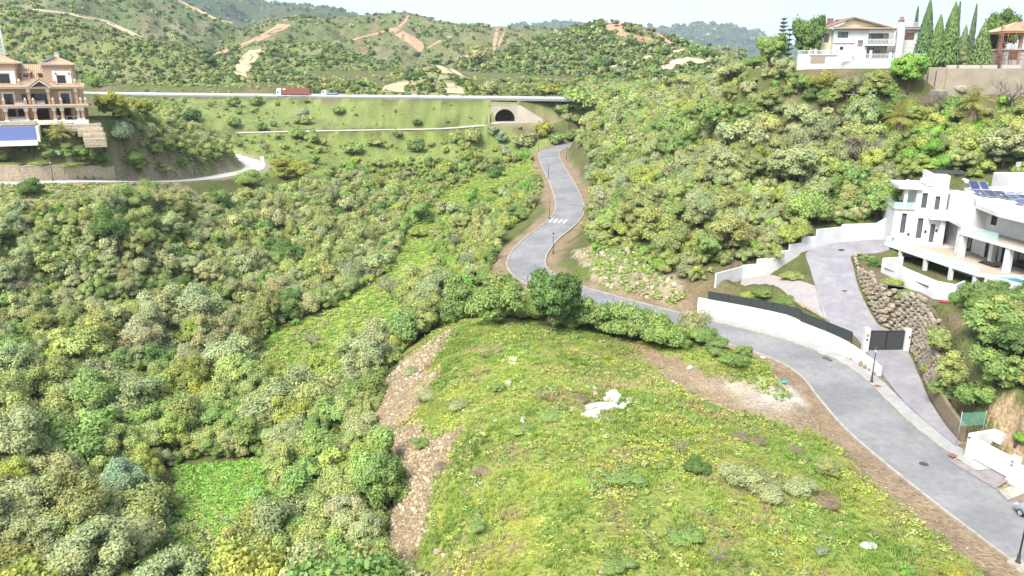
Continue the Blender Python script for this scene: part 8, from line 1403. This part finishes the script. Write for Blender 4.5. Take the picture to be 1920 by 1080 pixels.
rocks([(953, 721, 15, 0.8, PALE, 'pale boulder in the upper middle of the plot, left of a pair'), (979, 718, 11, 0.7, PALE, 'small pale boulder right of the pale boulder pair'), (964, 727, 9, 0.6, PALE, 'small pale stone below the pale boulder pair'), (992, 733, 10, 0.4, PALE, 'flat pale stone right of the boulder pair'), (1006, 737, 6, 0.6, PALE, 'little stone at the right end of the boulder group'),
 (1154, 850, 14, 0.8, TANR, 'tan boulder alone in the middle of the plot'), (1115, 740, 20, 0.5, TANR, 'tan rock above the white plaster heap'), (1114, 728, 10, 0.6, PALE, 'small pale rock behind the tan rock by the plaster heap'), (1077, 768, 24, 0.3, TANR, 'flat tan rock left of the white plaster heap'), (1142, 787, 14, 0.3, PALE, 'flat pale piece below the white plaster heap'), (1036, 768, 9, 0.6, PALE, 'little pale rock left of the flat tan rock'), (869, 770, 8, 0.5, PALE, 'little stone at the edge of the rubble gully'),
 (822, 1036, 22, 0.5, TANR, 'tan rock at the foot of the lower rubble, right side'), (832, 1043, 14, 0.5, PALE, 'pale rock touching the tan rock at the rubble foot'), (738, 985, 9, 0.7, PALE, 'pale stone on the left edge of the lower rubble'), (740, 670, 8, 0.7, PALE, 'pale stone beside the upper rubble bank'), (1130, 1074, 22, 0.6, TANR, 'tan rock at the lower edge of the picture'), (1276, 888, 9, 0.7, GREYR, 'grey stone on the bare track left of the dark bush'), (884, 818, 8, 0.6, GREYR, 'grey stone above the yellow-flowered slope'), (895, 912, 10, 0.5, GREYR, 'grey stone in the weeds right of the lower rubble'),
 (1294, 690, 18, 0.3, PALE, 'whitish flat rock at the left end of the bare patch'), (1430, 672, 14, 0.5, PALE, 'pale rock on the verge beside the kerb'), (1262, 716, 9, 0.4, PALE, 'little whitish rock on the plot above the bare patch'), (1228, 500, 16, 0.8, PALE, 'pale boulder in the rocky road cutting'), (1130, 480, 18, 0.8, PALE, 'light boulder at the left end of the road cutting'), (1180, 470, 22, 0.7, PALE, 'largest light ledge rock in the road cutting'), (1212, 530, 16, 0.7, TANR, 'tan rock low in the road cutting'), (1250, 560, 12, 0.7, PALE, 'pale rock at the right end of the road cutting'), (1165, 505, 18, 0.6, TANR, 'tan ledge rock in the middle of the road cutting'), (1760, 185, 60, 0.5, (0.38, 0.33, 0.28), 'grey-brown rock outcrop under the tan retaining wall'), (1795, 170, 40, 0.4, (0.45, 0.38, 0.30), 'tan rock ledge right of the grey-brown outcrop')])
# white plaster heap, white slabs, litter
pla = mat('white_render_waste', (0.56, 0.55, 0.52), 0.85, var=0.06, scale=3, bump=0.4, bscale=8)
def slab(pts, lab, name, cat, h=0.12, z=0.05):
    W3 = [hit(u, v) for u, v in pts]; c = sum(W3, Vector()) / len(W3); G = []; a = MB(); ring = [w - c for w in W3]; n = len(ring); inner = [r_ * 0.82 + Vector((0, 0, h)) for r_ in ring]; low = [r_ + Vector((0, 0, -0.15)) for r_ in ring]; top_ = [r_ + Vector((0, 0, z)) for r_ in ring]
    cen = Vector((0, 0, h * 1.5 + z))
    for i in range(n): j = (i + 1) % n; a.poly([low[i], low[j], top_[j], top_[i]]).poly([top_[i], top_[j], inner[j] + Vector((0, 0, z)), inner[i] + Vector((0, 0, z))]).poly([inner[i] + Vector((0, 0, z)), inner[j] + Vector((0, 0, z)), cen])
    b = a.build(name, pla, None, c); return tag(b, lab, cat)
hc = hit(1132, 764); hp_ = empty('plaster_heap', hc, 0, 'large heap of white plaster dumped on the plot', 'rubble heap')
for q_ in range(34):
    f_ = random.random(); w_ = hit(1106 + 50 * f_ + random.gauss(0, 5), 778 - 34 * f_ + random.gauss(0, 4)) if q_ < 24 else hit(random.uniform(1092, 1184), random.uniform(742, 790)); s_ = random.uniform(0.45, 0.95) if q_ < 24 else random.uniform(0.1, 0.32)
    c_ = link('chunk', rock_mesh(300 + q_, pla, 2), hp_, w_ - hc + Vector((0, 0, 0.06 * s_)), random.uniform(0, 3)); c_.scale = (s_ * 1.15, s_ * 0.8, s_ * random.uniform(0.25, 0.45))
slab([(1160, 762), (1168, 756), (1176, 761), (1170, 768), (1162, 769)], 'smaller piece of white plaster right of the large heap', 'plaster_heap', 'rubble heap', 0.14, 0.08); slab([(1172, 748), (1182, 746), (1187, 756), (1178, 760)], 'smallest white plaster piece at the right of the heap', 'plaster_heap', 'rubble heap', 0.12, 0.06)
slab([(950, 683), (956, 671), (970, 671), (966, 684)], 'square white slab near the far edge of the plot', 'white_slab', 'slab', 0.05, 0.12); slab([(975, 792), (977, 783), (985, 782), (983, 793)], 'small white slab in the middle of the plot', 'white_slab', 'slab', 0.05, 0.08); slab([(1612, 1023), (1618, 1017), (1634, 1017), (1646, 1024), (1642, 1031), (1624, 1030)], 'oval white sheet on the weeds near the road, lower right', 'white_sheet', 'sheet', 0.05, 0.08)
e_ = hit(1464, 718); 
if e_:
    e = empty('litter_bag', e_, 0.4, 'torn blue-green plastic bags on the bare patch by the kerb', 'litter'); 
    for i in range(4): o = link('bag', rock_mesh(90 + i, mat('teal_plastic', (0.10, 0.42, 0.42), 0.4, var=0.3, scale=4), 2), e, (random.uniform(-.8, .8), random.uniform(-.4, .4), 0.12)); o.scale = (0.4, 0.28, 0.16)
h = hit(312, 965); tag(slab([(303, 935), (312, 932), (318, 950), (322, 985), (326, 1003), (316, 1008), (309, 985), (306, 960)], 'x', 'stream_bed', 'stream', 0.02, 0.05), 'narrow grey dry stream bed between the ravine trees', 'stream'); bpy.data.objects['stream_bed'].data.materials[0] = mat('grey_gravel', (0.40, 0.38, 0.36), 0.95, var=0.25, scale=3)
# shrubs of the plot
for u, v, wpx, hk, kind, c, lab in ((1306, 866, 52, 0.9, 'dark', 'dark', 'dark green round bush alone on the right half of the plot'), (920, 652, 60, 0.5, 'loose', 'khaki', 'brown-green bush near the far edge of the plot'), (935, 725, 34, 0.6, 'round', 'mid', 'green bush left of the pale boulders'), (790, 828, 44, 0.7, 'round', 'mid', 'green bush between the two rubble patches'), (800, 735, 50, 0.7, 'loose', 'grey', 'grey-green herb clump above the middle of the rubble'), (858, 755, 44, 0.7, 'loose', 'grey', 'grey-green herb clump right of the rubble gully'), (770, 690, 40, 0.7, 'loose', 'grey', 'grey-green herb clump inside the upper rubble'), (905, 880, 46, 0.35, 'loose', 'brown', 'dry grey shrub at the edge of the lower rubble'), (826, 870, 34, 0.7, 'loose', 'brown', 'dark dry shrub on the right edge of the rubble gully'), (1180, 890, 80, 0.4, 'round', 'mid', 'large leafy clump in the lower middle of the plot'), (1040, 770, 70, 0.35, 'mat', 'mid', 'bright weeds left of the plaster heap'), (1090, 745, 36, 0.5, 'loose', 'brown', 'dry brown shrub behind the plaster heap'),
    (1385, 880, 90, 0.65, 'loose', 'grey', 'grey-green herb clump right of the dark round bush'), (1440, 915, 80, 0.65, 'loose', 'grey', 'second grey-green herb clump toward the road'), (1500, 905, 80, 0.65, 'loose', 'grey', 'wide grey-green herb clump in front of the dry grasses'), (1545, 935, 70, 0.4, 'loose', 'brown', 'brown-shaded herb clump nearest the road verge'), (1548, 868, 56, 1.0, 'loose', 'khaki', 'tall dry olive grass tussock beside the road verge'), (1420, 825, 40, 0.4, 'loose', 'brown', 'purplish dry shrub on the right shoulder of the plot'), (1385, 815, 44, 0.4, 'loose', 'brown', 'purplish dry shrub left of its twin on the shoulder'), (1490, 840, 40, 0.4, 'loose', 'brown', 'dark dry shrub above the olive tussock'), (900, 985, 60, 0.5, 'round', 'mid', 'green weed clump right of the lower rubble'), (1160, 1050, 70, 0.5, 'round', 'mid', 'leafy clump at the lower edge, centre of the plot'), (1290, 1000, 80, 0.4, 'round', 'mid', 'leafy clump low on the plot left of the bare twigs'), (1540, 1030, 34, 0.7, 'round', 'blue', 'round bluish bush low on the plot'), (1700, 1065, 34, 0.8, 'round', 'bright', 'round green bush near the lower right lamp'), (1785, 1065, 70, 0.7, 'loose', 'gold', 'golden dry weeds at the lower edge beside the road'), (1100, 900, 60, 0.3, 'mat', 'bright', 'green weed mat in the centre of the plot'), (985, 800, 60, 0.3, 'mat', 'mid', 'weed mat below the small white slab'), (1330, 760, 40, 0.4, 'loose', 'mid', 'weed tuft below the bare patch')):
    put('weed_clump' if kind in ('loose', 'mat') else 'bush', kind, u, v, wpx, hk, c, lab, 'bush' if kind not in ('mat',) else 'weeds', trunk=False)
for u, v, wpx, lab in ((1345, 1045, 60, 'leafless whitish twigs on the lower part of the plot'), (1270, 840, 50, 'leafless grey twigs left of the dark round bush'), (1060, 690, 24, 'leafless grey twigs near the far edge of the plot')):
    P_ = hit(u, v + 0.3 * wpx); bare(P_, wpx * 0.5 * float(proj([P_])[2][0]) / FPX, lab)
# ---------------------------------------------------------------- the air between here and the mountains
zmax = max(float(v[:, 2].max()) for _, _, v, _ in HILLS) + 60; hz0 = -40.0
hb = MB().box(-5200, 5200, -400, 6400, hz0, zmax).build('haze', None); hm_ = bpy.data.materials.new('haze_air'); hm_.use_nodes = True; N = hm_.node_tree.nodes; N.remove(N['Principled BSDF']); pv_ = N.new('ShaderNodeVolumePrincipled'); pv_.inputs['Color'].default_value = (0.80, 0.89, 1.0, 1); pv_.inputs['Density'].default_value = 0.00012; pv_.inputs['Anisotropy'].default_value = 0.2; hm_.node_tree.links.new(pv_.outputs['Volume'], N['Material Output'].inputs['Volume']); hb.data.materials.append(hm_); hb['kind'] = 'stuff'; hb.display_type = 'WIRE'; tag(hb, 'thin pale haze filling the valley air', 'haze')
